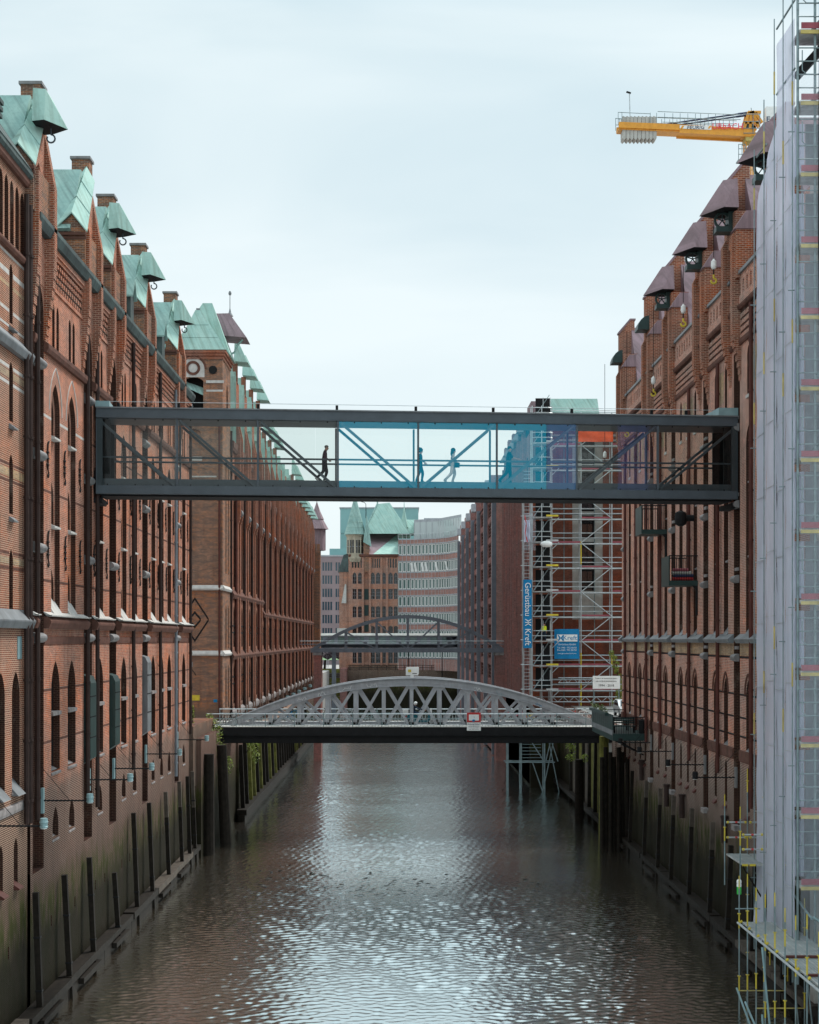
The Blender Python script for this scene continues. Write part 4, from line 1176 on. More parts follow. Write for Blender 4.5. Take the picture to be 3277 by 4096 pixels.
    # far corner turret
    MB().box(X3 - 3, 240.02, .2, X3 + 1.2, 243, 31).build('corner_turret', BR_L3, L4)
    MB().lathe((X3 + .6, 241.5, 30.0), [(1.5, 0), (1.5, 3.5), (2.0, 3.6), (1.1, 5.2), (1.2, 5.3), (.6, 6.6), (.06, 8.2), (.04, 10.2), (.15, 10.3), (.02, 10.6)], 8).build('turret_roof', CBR, L4)
left_long()

QL2 = T('quay_wall', 'mossy timber-piled quay wall under the road bridge on the left', 'quay wall', (-13.4, 150, 0))
def quay2():
    b = MB(); b.box(-15.4, 97.4, -2, -13.6, 117.98, GL - .02).box(-15.4, 117.98, -2, -13.4, 245, 6.4)
    b.build('wall', BR_L3B, QL2)
    y = 118.5; rnd = random.Random(5)
    while y < 200:
        MB().beam((-13.0, y, -.5), (-13.28, y, 6.2), .34, .34, (0, 1, 0)).build('fender_pile', TIMB if rnd.random() < .75 else TIMBM, QL2)
        y += 3.1
    MB().box(-13.4, 117, .5, -12.6, 245, .95).build('waling_beam', TIMB, QL2)
    MB().box(-13.3, 117, -1, -12.75, 245, .48).build('sheet_piling', TIMB, QL2)
quay2()
for (x, y, zt, dx, lab) in ((-12.6, 103.4, 7.3, -.35, 'leaning dark timber mooring pile under left end of the road bridge'), (-13.3, 99.0, 7.0, 0, 'upright dark timber pile beside the shrub at the left abutment')):
    o = MB().tube((x, y, -1), (x + dx, y, zt), .42, 10, .36).build('mooring_pile', TIMB); tag(o, lab, 'pile')

# ================================================================ main right warehouse
XR = 16.3
PR = Plane((XR, 0), (0, -1))
WR = [64.3, 66.6, 71.2, 73.5, 78.6, 80.6, 82.6, 87.3, 89.7, 94.6, 96.6, 98.6, 101.0]
HR = [61.2, 68.9, 75.9, 84.9, 92.2, 103.2]
R2_ = T('brick_warehouse', 'tall pinkish brick warehouse on the right bank with brown copper hoist hoods', 'warehouse', (XR, 82, 0))
def right_main():
    y0, y1 = 59.6, 104.6
    mb = MB(); holes = []
    S = lambda y: -y
    for c in WR:
        holes += [arch(S(c), .95, 15.25, 25.0), arch(S(c), .9, 9.75, 13.1), arch(S(c), .5, 6.9, 9.0), arch(S(c), .48, 26.5, 28.75)]
    for h in HR: holes += [arch(S(h), 1.25, 5.9, 33.6)]
    y = y0 + .9
    while y < y1 - .6:
        if all(abs(y - h) > .9 for h in HR): holes.append(arch(S(y), .16, 3.3, 3.75, 'rect'))
        y += 2.2
    wall(mb, PR, [(-y1, .2), (-y0, .2), (-y0, 32.2), (-y1, 32.2)] if False else [(-y1, .2), (-y0, .2), (-y0, 34.2), (-y1, 34.2)][:2] + [(-y0, 31.3)] + sum([[(-(h - .85), 31.3), (-(h - .85), 34.4), (-(h + .85), 34.4), (-(h + .85), 31.3)] for h in HR], []) + [(-y1, 31.3)], holes, 0, [.27, .34, .34, .3] * len(WR) + [.34] * (len(holes) - 4 * len(WR)), 1)
    for c in WR:
        wall(mb, PR, [(S(c) - .5, 15.1), (S(c) + .5, 15.1), (S(c) + .5, 25.1), (S(c) - .5, 25.1)],
             [arch(S(c), .66, 15.5, 17.5), arch(S(c), .66, 19.0, 21.0), arch(S(c), .66, 22.5, 24.4)], .27, .25, 1)
    for h in HR:
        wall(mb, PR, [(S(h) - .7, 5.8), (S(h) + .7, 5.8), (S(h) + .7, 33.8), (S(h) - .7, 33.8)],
             [arch(S(h), 1.0, z, z + 2.2, 'seg') for z in (9.6, 12.2, 15.5, 19.0, 22.5, 26.2, 29.6)], .34, .25, 1, 1)  # dark colour stands in for shade inside the hoist slots
    mb.add([(XR, y1, .2), (36, y1, .2), (36, y1, 31.3), (XR, y1, 31.3)], [(0, 1, 2, 3)])
    mb.build('wall', [BR_R2, BR_DK], R2_)
    MB().box(XR + .95, y0, .2, 36, y1 - .02, 31.2).build('light_block_core', DARK, R2_)
    for c in WR:
        for a, b in ((15.5, 17.5), (19.0, 21.0), (22.5, 24.4)):
            window(R2_, PR, S(c), .66, a, b, 'point', .48, (1, 2), sill=GRAN, sill_out=-.05, fw=.05)
        window(R2_, PR, S(c), .9, 9.75, 13.1, 'point', .31, (1, 3), sill=None, fw=.07)
        MB().prism([(XR + .33, 10.05), (XR - .03, 9.72), (XR + .33, 9.72)], 'y', c - .44, c + .44).build('slate_sill', LEAD, R2_)
        MB().prism([(XR + .3, 15.75), (XR - .1, 15.18), (XR + .3, 15.18)], 'y', c - .46, c + .46).build('niche_sill', LEAD, R2_)
        window(R2_, PR, S(c), .5, 6.9, 9.0, 'point', .31, (0, 1), sub=False)
        window(R2_, PR, S(c), .48, 26.5, 28.75, 'point', .31, (0, 2), sub=False)
        MB().prism([(XR + .3, 7.05), (XR - .16, 6.6), (XR - .16, 6.5), (XR + .3, 6.75)], 'y', c - .24, c + .24).build('tile_sill', PIPER, R2_)
        # hood moulding over the lower windows
        MB().path([PR.p(a, z, -.015) for a, z in arch(S(c), 1.15, 12.2, 13.35)[2:]], .06, 4).build('arch_moulding', DSTONE, R2_)
        block('window_apron', STONE, R2_, XR - .06, c - .32, 26.3, XR + .02, c + .32, 26.45)
    for h in HR:
        for z in (9.6, 12.2, 15.5, 19.0, 22.5, 26.2, 29.6):
            d = MB().prism(arch(h, 1.0, z, z + 2.2, 'seg'), 'x', XR + .57, XR + .62).build('loading_door', DARK if z > 20 else DGREEN, R2_)
            MB().box(XR + .55, h - .025, z + .05, XR + .57, h + .025, z + 2.0).build('door_joint', BLACK, d)
        for z in (14.1, 17.9, 21.5, 25.2):
            link('hatch_hood', ROLLS, R2_, mat4=PR.m(S(h), z, .02))
            block('hood_plate', GRAN, R2_, XR - .05, h - .3, z + .4, XR + .04, h + .3, z + .55)
        block('bracket_stone', GRAN, R2_, XR - .2, h - .35, 5.75, XR + .1, h + .35, 6.0)
    e = [y0] + [v for h in HR for v in (h - .64, h + .64)] + [y1]
    for a, b in zip(e[0::2], e[1::2]):
        if b - a < .2: continue
        ledge('string_course', R2_, PR, -b, -a, 14.8, 15.25, .3, LEAD, .25)
        block('yellow_brick_band', YEL, R2_, XR - .006, a, 14.2, XR + .02, b, 14.78)
        block('brick_band', BLACK, R2_, XR - .008, a, 14.08, XR + .02, b, 14.18)
        ledge('plinth_course', R2_, PR, -b, -a, 9.15, 9.7, .07, DSTONE, .05)
        cs = [c for c in WR if a < c < b]
        ee = [a] + [v for c in cs for v in (c - .46, c + .46)] + [b]
        for z in (12.3, 11.2, 10.3):
            for p, q in zip(ee[0::2], ee[1::2]):
                if q - p > .15: block('brick_band', BLACK, R2_, XR - .008, p, z, XR + .02, q, z + .09)
        for c0, c1 in zip(cs, cs[1:]):
            block('yellow_panel', YEL, R2_, XR - .006, c0 + .5, 26.9, XR + .02, c1 - .5, 28.5)
        # lattice frieze
        mb = MB(); n = int((b - a) / .3)
        for i in range(n):
            yy = a + (i + .5) * .3
            for k in range(4):
                zz = 29.35 + .32 * k; o = .075 if k % 2 else -.075
                mb.box(XR - .045, yy - .09 + o, zz, XR + .02, yy + .09 + o, zz + .2)
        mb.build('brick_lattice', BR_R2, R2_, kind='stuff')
        MB().add([(XR - .012, a, 29.3), (XR - .012, b, 29.3), (XR - .012, b, 30.7), (XR - .012, a, 30.7)], [(0, 1, 2, 3)]).build('lattice_gap_shade', BR_DK, R2_, fix=False)  # shade of the lattice gaps, painted as a dark backing sheet
        ledge('lattice_sill', R2_, PR, -b, -a, 29.05, 29.3, .12, DSTONE)
        ledge('frieze_moulding', R2_, PR, -b, -a, 30.7, 31.0, .2, DSTONE, .1)
        # crenellated parapet with little arches
        mb = MB(); n = max(2, int((b - a - .3) / .62)); st = (b - a) / n
        hh = [arch(-(a + (i + .5) * st), st * .5, 31.35, 32.05, 'round', 3) for i in range(n)]
        wall(mb, PR, [(-b, 31.0), (-a, 31.0), (-a, 32.35), (-b, 32.35)], hh, -.1, .3)
        mb.build('parapet', BR_R2, R2_)
        MB().box(XR + .2, a, 31.0, XR + .25, b, 32.3).build('parapet_back', BR_R2T, R2_)
        MB().prism([(XR - .22, 32.35), (XR - .22, 32.5), (XR + .8, 32.8), (XR + .8, 32.35)], 'y', a, b).build('parapet_coping', LEAD, R2_)
    MB().prism([(XR + .3, 31.25), (XR + 1.2, 33.0), (XR + 5, 36.0), (36, 36.0), (36, 31.25)], 'y', y0, y1).build('roof', CBR, R2_)
    for yy in (65.5, 72.4, 79.6, 88.4, 93.4, 97.6, 102.2):
        downpipe(R2_, XR - .16, yy, 8.2 - (1.0 if yy < 70 else 0), 29.0 if yy > 70 else 30.5, PIPER, .1)
right_main()

def wheel(c, r, mat, parent):
    mb = MB()
    n = 14
    for i in range(n):
        a0, a1 = 2 * PI * i / n, 2 * PI * (i + 1) / n
        mb.beam((c[0] + r * math.cos(a0), c[1], c[2] + r * math.sin(a0)), (c[0] + r * math.cos(a1), c[1], c[2] + r * math.sin(a1)), .12, .07, (0, 1, 0))
    for i in range(5):
        a = 2 * PI * i / 5 + .3
        mb.beam(c, (c[0] + r * math.cos(a), c[1], c[2] + r * math.sin(a)), .05, .06, (0, 1, 0))
    return mb.build('hoist_wheel', mat, parent)

def right_gable(h, hood=True, brown=True):
    t = R2_
    for dy in (-.98, .98):
        MB().prism(fin_profile(XR, -1, 27.4, 30.2, .42, 34.3, 35.0, .2, 9), 'y', h + dy - .24, h + dy + .24).build('corbelled_fin', BR_R2T, t)
    # stepped brick gable wall seen from its side
    MB().prism([(XR - .25, 34.4), (XR - .25, 37.35), (XR + .55, 38.3), (XR + .85, 38.3), (XR + .85, 32.0), (XR + .4, 32.0), (XR + .4, 34.4)], 'y', h + .55, h + 1.2).build('gable_wall', BR_R2T, t)
    MB().prism([(XR - .33, 37.33), (XR - .33, 37.45), (XR + .5, 38.42), (XR + .92, 38.42), (XR + .92, 38.3), (XR + .55, 38.3), (XR - .25, 37.33)], 'y', h + .5, h + 1.25).build('gable_coping', CBR, t)
    MB().prism([(XR - .2, 34.0), (XR - .2, 35.6), (XR + .85, 35.6), (XR + .85, 34.0)], 'y', h - .75, h + .55).build('hoist_house', BR_R2T, t)
    # near pinnacle with sloping cap
    p = MB().box(XR - .3, h - 1.55, 32.2, XR + .6, h - .76, 34.5).build('pinnacle', BR_R2T, t)
    MB().prism([(XR - .42, 34.5), (XR + .15, 35.35), (XR + .62, 35.35), (XR + .62, 34.5)], 'y', h - 1.65, h - .7).build('pinnacle_cap', CBR, p)
    MB().prism([(h - 2.6, 32.7), (h + .7, 37.8), (h + 1.0, 37.8), (h + 1.2, 37.0), (h + 1.2, 32.4), (h - 2.4, 32.4)], 'x', XR + .62, XR + 7).build('gable_roof', CBR, t)
    for k in range(1, 4):
        MB().beam((XR + .7 + 1.4 * k, h - 2.6, 32.73), (XR + .7 + 1.4 * k, h + .7, 37.83), .05, .05).build('roof_seam', CBR, t)
    if brown:
        x0 = XR - .15
        top = [(x0 + .1, h - .7, 37.2), (x0 - .55, h - .5, 37.15), (x0 - .55, h + .5, 37.15), (x0 + .1, h + .7, 37.2)]
        bot = [(x0 + .1, h - .98, 35.7), (x0 - .6, h - .98, 35.72), (x0 - 1.6, h, 35.55), (x0 - .6, h + .98, 35.72), (x0 + .1, h + .98, 35.7)]
        ho = MB().add(top + bot, [(0, 1, 2, 3), (0, 4, 5, 1), (1, 5, 6), (1, 6, 2), (2, 6, 7), (2, 7, 8, 3), (3, 8, 4, 0)]).build('hoist_hood', CBR, t)
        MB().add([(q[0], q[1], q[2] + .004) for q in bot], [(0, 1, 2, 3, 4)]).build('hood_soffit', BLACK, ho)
        w = MB().box(x0 - .85, h - .35, 34.72, x0 + .0, h + .35, 34.98).box(x0 - .25, h - .35, 34.98, x0, h + .35, 35.7).build('hoist_frame', DGREEN, t)
        wheel((x0 - .5, h - .1, 35.32), .36, DGREEN, t)
    else:
        x0 = XR - .2
        prof = [(x0, 35.0)] + [(x0 - .75 * math.sin(PI / 2 * k / 6) ** .8 if False else x0 - .75 * math.sin(PI / 2 * k / 6), 35.9 - .9 * (1 - math.cos(PI / 2 * k / 6))) for k in range(7)]
        MB().prism(prof, 'y', h - .6, h + .6).build('hoist_hood', DGREEN, t)
for h in HR[:4]: right_gable(h + .35)
for h in HR[4:]: right_gable(h + .35, brown=False)

# chain hoists hanging in front of the right wall
def chain_hoist(x, y, z, top, label):
    t = T('chain_hoist', label, 'hoist', (x, y, z), 'chain hoists hanging along the right wall')
    MB().tube((x, y, z + 1.15), (x, y, top), .018, 5).build('cable', BLACK, t)
    MB().lathe((x, y, z + .62), [(.04, .45), (.06, .38), (.13, .34), (.14, .1), (.12, 0), (.06, -.05)], 10).build('hoist_body', WHITE, t)
    MB().tube((x, y, z + .3), (x, y, z + .58), .03, 6).build('chain', BLACK, t)
    link('hook', MB().path([(0, 0, .3), (0, 0, .15)] + [(.13 * math.sin(a), 0, -.0 - .13 * math.cos(a)) for a in [PI * k / 5 for k in range(5, -4, -1)]], .05, 6).mesh('hook', YELP), t, mat4=Matrix.Translation((x, y, z)))
chain_hoist(15.2, 69.0, 32.35, 35.0, 'white chain hoist with yellow hook hanging beside second brown hood from the right')
chain_hoist(15.2, 76.4, 31.9, 35.0, 'white chain hoist with yellow hook beside the third brown hood from the right')
chain_hoist(15.2, 85.4, 29.7, 35.0, 'white chain hoist with yellow hook under the leftmost brown hood')
chain_hoist(14.75, 92.6, 28.3, 35.0, 'white chain hoist with yellow hook under the upper dark green rounded hood')
chain_hoist(14.9, 103.6, 27.6, 35.0, 'white chain hoist with yellow hook farthest left, hanging against the sky')

# black slatted balconies
def balcony(yn, yf, xo, zf, hgt):
    b = MB().box(xo, yn, zf - .28, XR, yf, zf).build('balcony_floor', DGREEN, R2_)
    f = MB()
    MB().box(xo, yn, zf, xo + .06, yf, zf + hgt).build('balcony_panel', DGREEN, R2_)
    for yy in (yn, yf):
        bar('balcony_rail', BLACK, R2_, (xo, yy, zf + hgt), (XR, yy, zf + hgt), .035)
        n = int((XR - xo) / .13)
        for i in range(n): bar('baluster', BLACK, R2_, (xo + .06 + i * .13, yy, zf), (xo + .06 + i * .13, yy, zf + hgt), .014)
    MB().prism([(XR, zf - .28), (XR, zf - 1.9), (XR - .1, zf - 1.9), (XR - .1, zf - .5), (XR - .3, zf - .28)], 'y', yn + .02, yn + .16).build('balcony_bracket', BLACK, R2_)
balcony(87.0, 89.2, 14.75, 21.7, 1.45)
balcony(77.9, 80.1, 14.7, 18.2, 1.35)
for k, (dx, dz, L) in enumerate(((0, 0, 1.15), (.06, .16, 1.1), (-.04, .32, 1.1), (.03, .48, .85))):
    o = MB().tube((15.0 + dx, 78.5, 18.32 + dz), (15.0 + dx + L, 78.5, 18.32 + dz), .1, 10).build('rolled_carpet', (REDP, NAVY, CONC, REDB)[k])
    tag(o, ('lowest rolled carpet of the pile on the lower black balcony', 'second rolled carpet from the bottom on the lower black balcony', 'third rolled carpet from the bottom on the lower black balcony', 'topmost rolled carpet on the lower black balcony')[k], 'carpet', 'carpets piled on the balcony')
v = T('wall_ventilator', 'round black ventilator fan sticking out of right wall below the glass bridge', 'ventilator', (XR, 78.9, 21.7))
MB().tube((XR - .02, 78.9, 21.7), (XR - .45, 78.9, 21.7), .18, 8).build('duct', BLACK, v)
MB().lathe((XR - .75, 78.9, 21.25), [(.12, 0), (.3, .1), (.34, .4), (.3, .75), (.1, .85)], 12).build('fan_housing', BLACK, v)
for y, lab in ((92.2, 'black lamp on bracket from right wall, farthest from the viewer'), (84.9, 'black lamp on bracket from right wall, second from the terrace'), (75.9, 'black lamp on bracket from right wall, third from the terrace'), (68.9, 'black lamp on bracket from right wall, nearest the scaffold sheet')):
    lamp_arm(-1, XR, y, 8.3, 1.9, lab, BLACK)

QR = T('timber_fender', 'dark timber waling beam and fender piles at foot of right warehouse wall', 'fender', (16, 82, 0))
fender(QR, XR, -1, 41, 106, [(98.3, 5.9, 0, 0), (92.6, 5.8, 1.1, 0), (87.7, 5.8, 1.0, 0), (83.4, 5.8, 1.1, 0), (78.2, 5.7, 1.0, 0), (73.0, 5.6, 1.4, 0), (69.0, 5.0, 0, 0), (64.2, 5.2, 0, 0), (59, 5.0, 0, 0)], seedv=8)
for k, (y, z) in enumerate(((85.9, 4.9), (81.2, 4.8), (70.6, 4.9), (94.8, 5.6))):
    MB().tube((XR - .22, y, z), (XR - .22, y, z + 1.3), .16, 10).tube((XR - .22, y, z + 1.2), (XR - .22, y, z + 1.35), .2, 10).build('outlet_pipe', PIPE, QR)

# ---------------------------------------------------------------- quay and abutment on the right beyond
QR2 = T('quay_wall', 'mossy concrete and timber quay wall under right end of the road bridge', 'quay wall', (16, 120, 0))
MB().box(16.2, 104.62, -2, 17.42, 144, 8.18).build('wall', BR_R2, QR2)
MB().box(13.2, 144, -2, 17.5, 331, 8.18).build('wall', BR_L3B, QR2)
for k, (y, w, m_) in enumerate(((108.5, 1.3, CONC), (111.5, 1.2, TIMBM), (114.5, 1.4, TIMBM), (118, 1.6, TIMBM), (122, 1.6, TIMBG), (126, 1.8, TIMBM), (130.5, 2.0, TIMBG))):
    MB().box(15.95, y - w / 2, .9, 16.2, y + w / 2, 7.6).build('timber_panel', m_, QR2)
    MB().beam((15.8, y + w / 2 + .5, -.5), (15.95, y + w / 2 + .5, 6.8), .3, .3, (0, 1, 0)).build('fender_pile', TIMB, QR2)
MB().box(15.5, 106, .55, 16.2, 144, .95).build('waling_beam', TIMB, QR2)
for (x, y, zt, r, m_, lab) in ((14.9, 104.0, 7.9, .42, TIMBM, 'thick mossy green mooring pile beneath the terrace'), (14.6, 116.0, 5.2, .4, TIMB, 'black cut-off mooring pile standing in water right of the road bridge')):
    o = MB().tube((x, y, -1), (x, y, zt), r, 10, r * .85).build('mooring_pile', m_); tag(o, lab, 'pile')
for k in range(7):
    MB().tube((14.35 + .3 * k, 101.2 + .25 * (k % 2), -1), (14.35 + .3 * k, 101.2 + .25 * (k % 2), 6.6 + .35 * ((k * 5) % 3)), .17, 8, .15).build('dolphin_pile', TIMB, QR2)

# terrace by the bridge end
TE = T('terrace', 'dark green steel terrace with slatted railing beside right end of road bridge', 'terrace', (14.0, 96.5, 8.6))
def terrace():
    xo, yn, yf, zf = 14.0, 93.7, 103.8, 8.75
    MB().box(xo, yn, zf - .45, XR - .01, yf, zf).build('floor', DGREEN, TE)
    MB().box(xo - .03, yn, zf - .1, xo + .03, yf, zf + .25).build('edge_beam', LEAD, TE)
    y = yn
    while y < yf - .05:
        MB().box(xo - .02, y + .01, zf + .25, xo + .04, y + 1.0, zf + 1.25).build('side_panel', DGREEN, TE); y += 1.02
    for i in range(15):
        x = xo + .1 + i * .155
        bar('baluster', BLACK, TE, (x, yn, zf), (x, yn, zf + 1.1), .014)
    bar('rail', BLACK, TE, (xo, yn, zf + 1.1), (XR, yn, zf + 1.1), .03)
    bar('rail', BLACK, TE, (xo, yf, zf + 1.1), (XR, yf, zf + 1.1), .03)
    for yy in (95, 99, 102.5): bar('support_post', BLACK, TE, (xo + .4, yy, zf - .45), (XR - .05, yy, zf - 1.5), .05)
terrace()
def leaves(mb, c, rad, n, size, rnd, squash=1.0):
    for i in range(n):
        while True:
            p = Vector((rnd.uniform(-1, 1), rnd.uniform(-1, 1), rnd.uniform(-1, 1)))
            if p.length < 1: break
        p = Vector(c) + Vector((p.x * rad[0], p.y * rad[1], p.z * rad[2]))
        a = Vector((rnd.uniform(-1, 1), rnd.uniform(-1, 1), rnd.uniform(-.6, .6))).normalized(); b = a.orthogonal().normalized()
        b = (b * math.cos(i) + a.cross(b) * math.sin(i))
        s = size * rnd.uniform(.6, 1.3)
        mb.add([p - a * s, p + b * s * .5, p + a * s, p - b * s * .5], [(0, 1, 2, 3)])
def bush(name, label, clumps, n, size, mat=None, seedv=1, stems=None, group='shrubs on the quay'):
    rnd = random.Random(seedv)
    c0 = clumps[0][0]
    base = (stems[0][0] if stems else c0)
    t = T(name, label, 'shrub', base, group)
    mb = MB()
    for c, r in clumps: leaves(mb, c, r, int(n * r[0] * r[2] / (clumps[0][1][0] * clumps[0][1][2])) + 5, size, rnd)
    mb.build('foliage', mat or LEAF, t, fix=False, kind='stuff')
    for a, b in (stems or []):
        MB().path([a, tuple((Vector(a) + Vector(b)) / 2 + Vector((.05, 0, .03))), b], .03, 5).build('stem', TIMB, t)
    return t
pb = T('planter_box', 'narrow planter box of weeds hung on the terrace panels', 'planter', (13.9, 98, 10.0))
MB().box(13.75, 95.5, 9.85, 13.98, 103.5, 10.05).build('trough', DGREEN, pb)
_m = MB(); _r = random.Random(4)
for k in range(9): leaves(_m, (13.87, 96 + k * .85, 10.15 + .1 * (k % 3)), (.14, .5, .18), 26, .07, _r)
_m.build('weeds', LEAFD, pb, fix=False, kind='stuff')
def bench(x, y, rot, label):
    t = T('terrace_bench', label, 'bench', (x, y, 8.75), 'furniture on the terrace')
    MB().box(x - .75, y - .25, 9.17, x + .75, y + .2, 9.22).build('seat', DGREEN, t)
    for k in range(3): block('back_slat', DGREEN, t, x - .75, y + .22, 9.35 + k * .14, x + .75, y + .26, 9.45 + k * .14)
    for sx in (-.65, .65):
        for sy in (-.2, .2): block('leg', BLACK, t, x + sx - .03, y + sy - .03, 8.75, x + sx + .03, y + sy + .03, 9.17 if sy < 0 else 9.75)
    return t
bench(14.95, 95.0, 0, 'dark green slatted bench at near end of the terrace')
tb = T('terrace_table', 'dark green folding table on the terrace behind the bench', 'table', (15.0, 97.3, 8.75))
MB().box(14.35, 96.9, 9.45, 15.65, 97.7, 9.5).build('tabletop', DGREEN, tb)
for sx in (-.55, .55):
    for sy in (-.3, .3): block('leg', BLACK, tb, 15 + sx - .03, 97.3 + sy - .03, 8.75, 15 + sx + .03, 97.3 + sy + .03, 9.45)
bn = T('litter_bin', 'black cylindrical bin at the wall end of the terrace', 'bin', (16.0, 94.1, 8.75))
MB().lathe((16.0, 94.1, 8.75), [(.2, 0), (.23, .03), (.23, .8), (.25, .82), (.25, .88), (.1, .92)], 12).build('body', BLACK, bn)
MB().tube((16.0, 94.1, 9.67), (16.0, 94.1, 9.72), .06, 8).build('lid_knob', BLACK, bn)

# ================================================================ scaffolded brick building beyond the square
Y5 = 145.0
P5 = Plane((0, Y5), (1, 0))
R3_ = T('brick_warehouse', 'dark red brick end wall with concrete window strip behind scaffolding', 'warehouse', (18, Y5, 8.2))
def r3():
    mb = MB()
    z_w = [(28.0, 30.6), (25.2, 27.6), (22.5, 24.9), (19.9, 22.2)] + [(30.8, 33.0), (33.2, 35.2)]
    holes = [arch(19.1, 1.4, a, b, 'rect') for a, b in z_w]
    wall(mb, P5, [(13.2, 8), (34, 8), (34, 37.6), (13.2, 37.6)], [arch(19.1, 3.1, 17.0, 35.6, 'rect')], 0, .05)
    mb.build('wall', BR_R3, R3_)
    cb = MB()
    wall(cb, P5, [(17.55, 17.0), (20.65, 17.0), (20.65, 35.6), (17.55, 35.6)], holes, .04, .3)
    cb.build('concrete_panel', CONC, R3_)
    for a, b in z_w: window(R3_, P5, 19.1, 1.4, a, b, 'rect', .33, (1, 0), fw=.08)
    MB().box(13.25, Y5 + .5, 8, 34, 178, 37.4).build('light_block_core', DARK, R3_)
    # canal side, pilastered
    P = Plane((13.2, 0), (0, -1))
    m2 = MB(); hh = []
    ys = [147.5 + 2.6 * k for k in range(12)]
    for y in ys: hh += [arch(-y, 1.2, 9.5 + 3.6 * k, 12.2 + 3.6 * k, 'rect') for k in range(7)]
    wall(m2, P, [(-178, .2), (-Y5, .2), (-Y5, 36), (-178, 36)], hh, 0, .3)
    m2.build('canal_wall', BR_R4, R3_)
    for y in ys:
        for k in range(7): window(R3_, P, -y, 1.2, 9.5 + 3.6 * k, 12.2 + 3.6 * k, 'rect', .28, (1, 1), sub=False)
        block('pilaster', BR_R4, R3_, 12.75, y + 1.0, 8.2, 13.25, y + 1.6, 36)
    # floor bands and green mansard
    for z in (12.4, 17.2, 22.1, 27.1, 32.0): block('brick_band', DSTONE, R3_, 13.2, Y5 - .03, z, 17.5, Y5 + .02, z + .25); block('brick_band', DSTONE, R3_, 20.7, Y5 - .03, z, 34, Y5 + .02, z + .25)
    MB().box(13.0, Y5 - .2, 37.4, 34, 178, 37.8).build('cornice', DSTONE, R3_)
    MB().add([(14.0, Y5 - .1, 37.8), (20.3, Y5 - .1, 37.8), (20.3, 170, 37.8), (14.0, 170, 37.8), (14.2, Y5 + .8, 39.6), (20.2, Y5 + .8, 39.6), (20.2, 168, 39.6), (14.2, 168, 39.6)],
             [(4, 5, 6, 7), (0, 1, 5, 4), (1, 2, 6, 5), (2, 3, 7, 6), (3, 0, 4, 7)]).build('mansard_roof', COPL, R3_)
    MB().box(13.4, Y5 + .5, 37.8, 13.95, Y5 + 5, 39.3).build('roof_upstand', CBR, R3_)
    for k, y in enumerate((150, 156.5, 163, 169.5, 175)):
        MB().box(12.9, y, 36.01, 14.2, y + 1.6, 38.5 + .2 * (k % 2)).build('hoist_gable', BR_R4, R3_)
        MB().prism([(12.3, 36.8), (12.9, 37.9), (13.0, 37.9), (13.0, 36.8)], 'y', y - .1, y + 1.7).build('hoist_hood', STEELG, R3_)
r3()

# ================================================================ dark red gridded warehouse further on
R4_ = T('brick_warehouse', 'dark red brick warehouse with gridded window panels beyond the steel footbridge', 'warehouse', (12.2, 185, 0))
def r4():
    A, B_ = Vector((12.3, 183.0)), Vector((11.9, 283.0))
    d = (A - B_).normalized(); P = Plane(B_, d); Lg = (A - B_).length
    mb = MB(); holes = []; ws = []
    nb = 6; bw = Lg / nb
    for i in range(nb):
        c = (i + .5) * bw
        for r in range(9):
            z0 = 9.6 + 2.75 * r
            for q in (-1, 1):
                holes.append(arch(c + q * bw * .22, bw * .36, z0, z0 + 1.95, 'rect')); ws.append((c + q * bw * .22, bw * .36, z0, z0 + 1.95))
    wall(mb, P, [(0, .2), (Lg, .2), (Lg, 34), (0, 34)], holes, 0, .25)
    mb.build('wall', BR_R4, R4_)
    MB().box(13.2, 183.1, .2, 30, 283, 33.9).build('light_block_core', DARK, R4_)
    MB().box(12.35, 182.4, .2, 14.1, 183.2, 33.5).build('end_wall', BR_O, R4_)
    MB().box(14.1, 182.7, .2, 30, 183.2, 33.5).build('end_wall', BR_R4, R4_)
    for (c, w, a, b) in ws: window(R4_, P, c, w, a, b, 'rect', .2, (5, 3), pane=GLASSD, fmat=PIPER, fw=.14)
    for i in range(nb + 1):
        q = P.p(min(max(i * bw, .2), Lg - .2), 0)
        MB().box(q.x - .5, q.y - .5, .2, q.x + .1, q.y + .5, 34.4).build('pilaster', STEELF, R4_)
        if i < nb:
            q = P.p((i + .5) * bw, 0)
            MB().box(q.x - .25, q.y - 1.2, 33.9, q.x + 2, q.y + 1.2, 36.9).build('hoist_gable', BR_R4, R4_)
            MB().box(q.x - .9, q.y - 1.3, 35.0, q.x - .2, q.y + 1.3, 36.2).build('hoist_hood', STEELG, R4_)
    MB().prism([(12.0, 34.01), (16, 37.0), (30, 37.0), (30, 34.01)], 'y', 183.3, 282).build('roof', CBR, R4_)
r4()

# ================================================================ glazed footbridge across the canal
GA, GB = Vector((-14.05, 65.8)), Vector((16.25, 68.5))
GP = Plane(GA, GB - GA)
GLEN = (GB - GA).length
GW = 2.3
GBR = T('glass_footbridge', 'dark steel glazed footbridge with blue tinted middle panes spanning between the warehouses', 'footbridge', (0, 67.2, 21.6))
def u_to_s(u):
    k = (u - 400) / 1424
    d = GP.d
    return (k * GA.y - GA.x) / (d.x - k * d.y)
GV = [0.0] + [u_to_s(u) for u in (177.1, 257.8, 338, 418.3, 497, 576.9, 658)] + [GLEN]
def gbox(mb, s0, s1, d0, d1, z0, z1):
    q = [GP.p(s, z, d) for z in (z0, z1) for s, d in ((s0, d0), (s1, d0), (s1, d1), (s0, d1))]
    return mb.add(q, [(0, 3, 2, 1), (4, 5, 6, 7), (0, 1, 5, 4), (1, 2, 6, 5), (2, 3, 7, 6), (3, 0, 4, 7)])
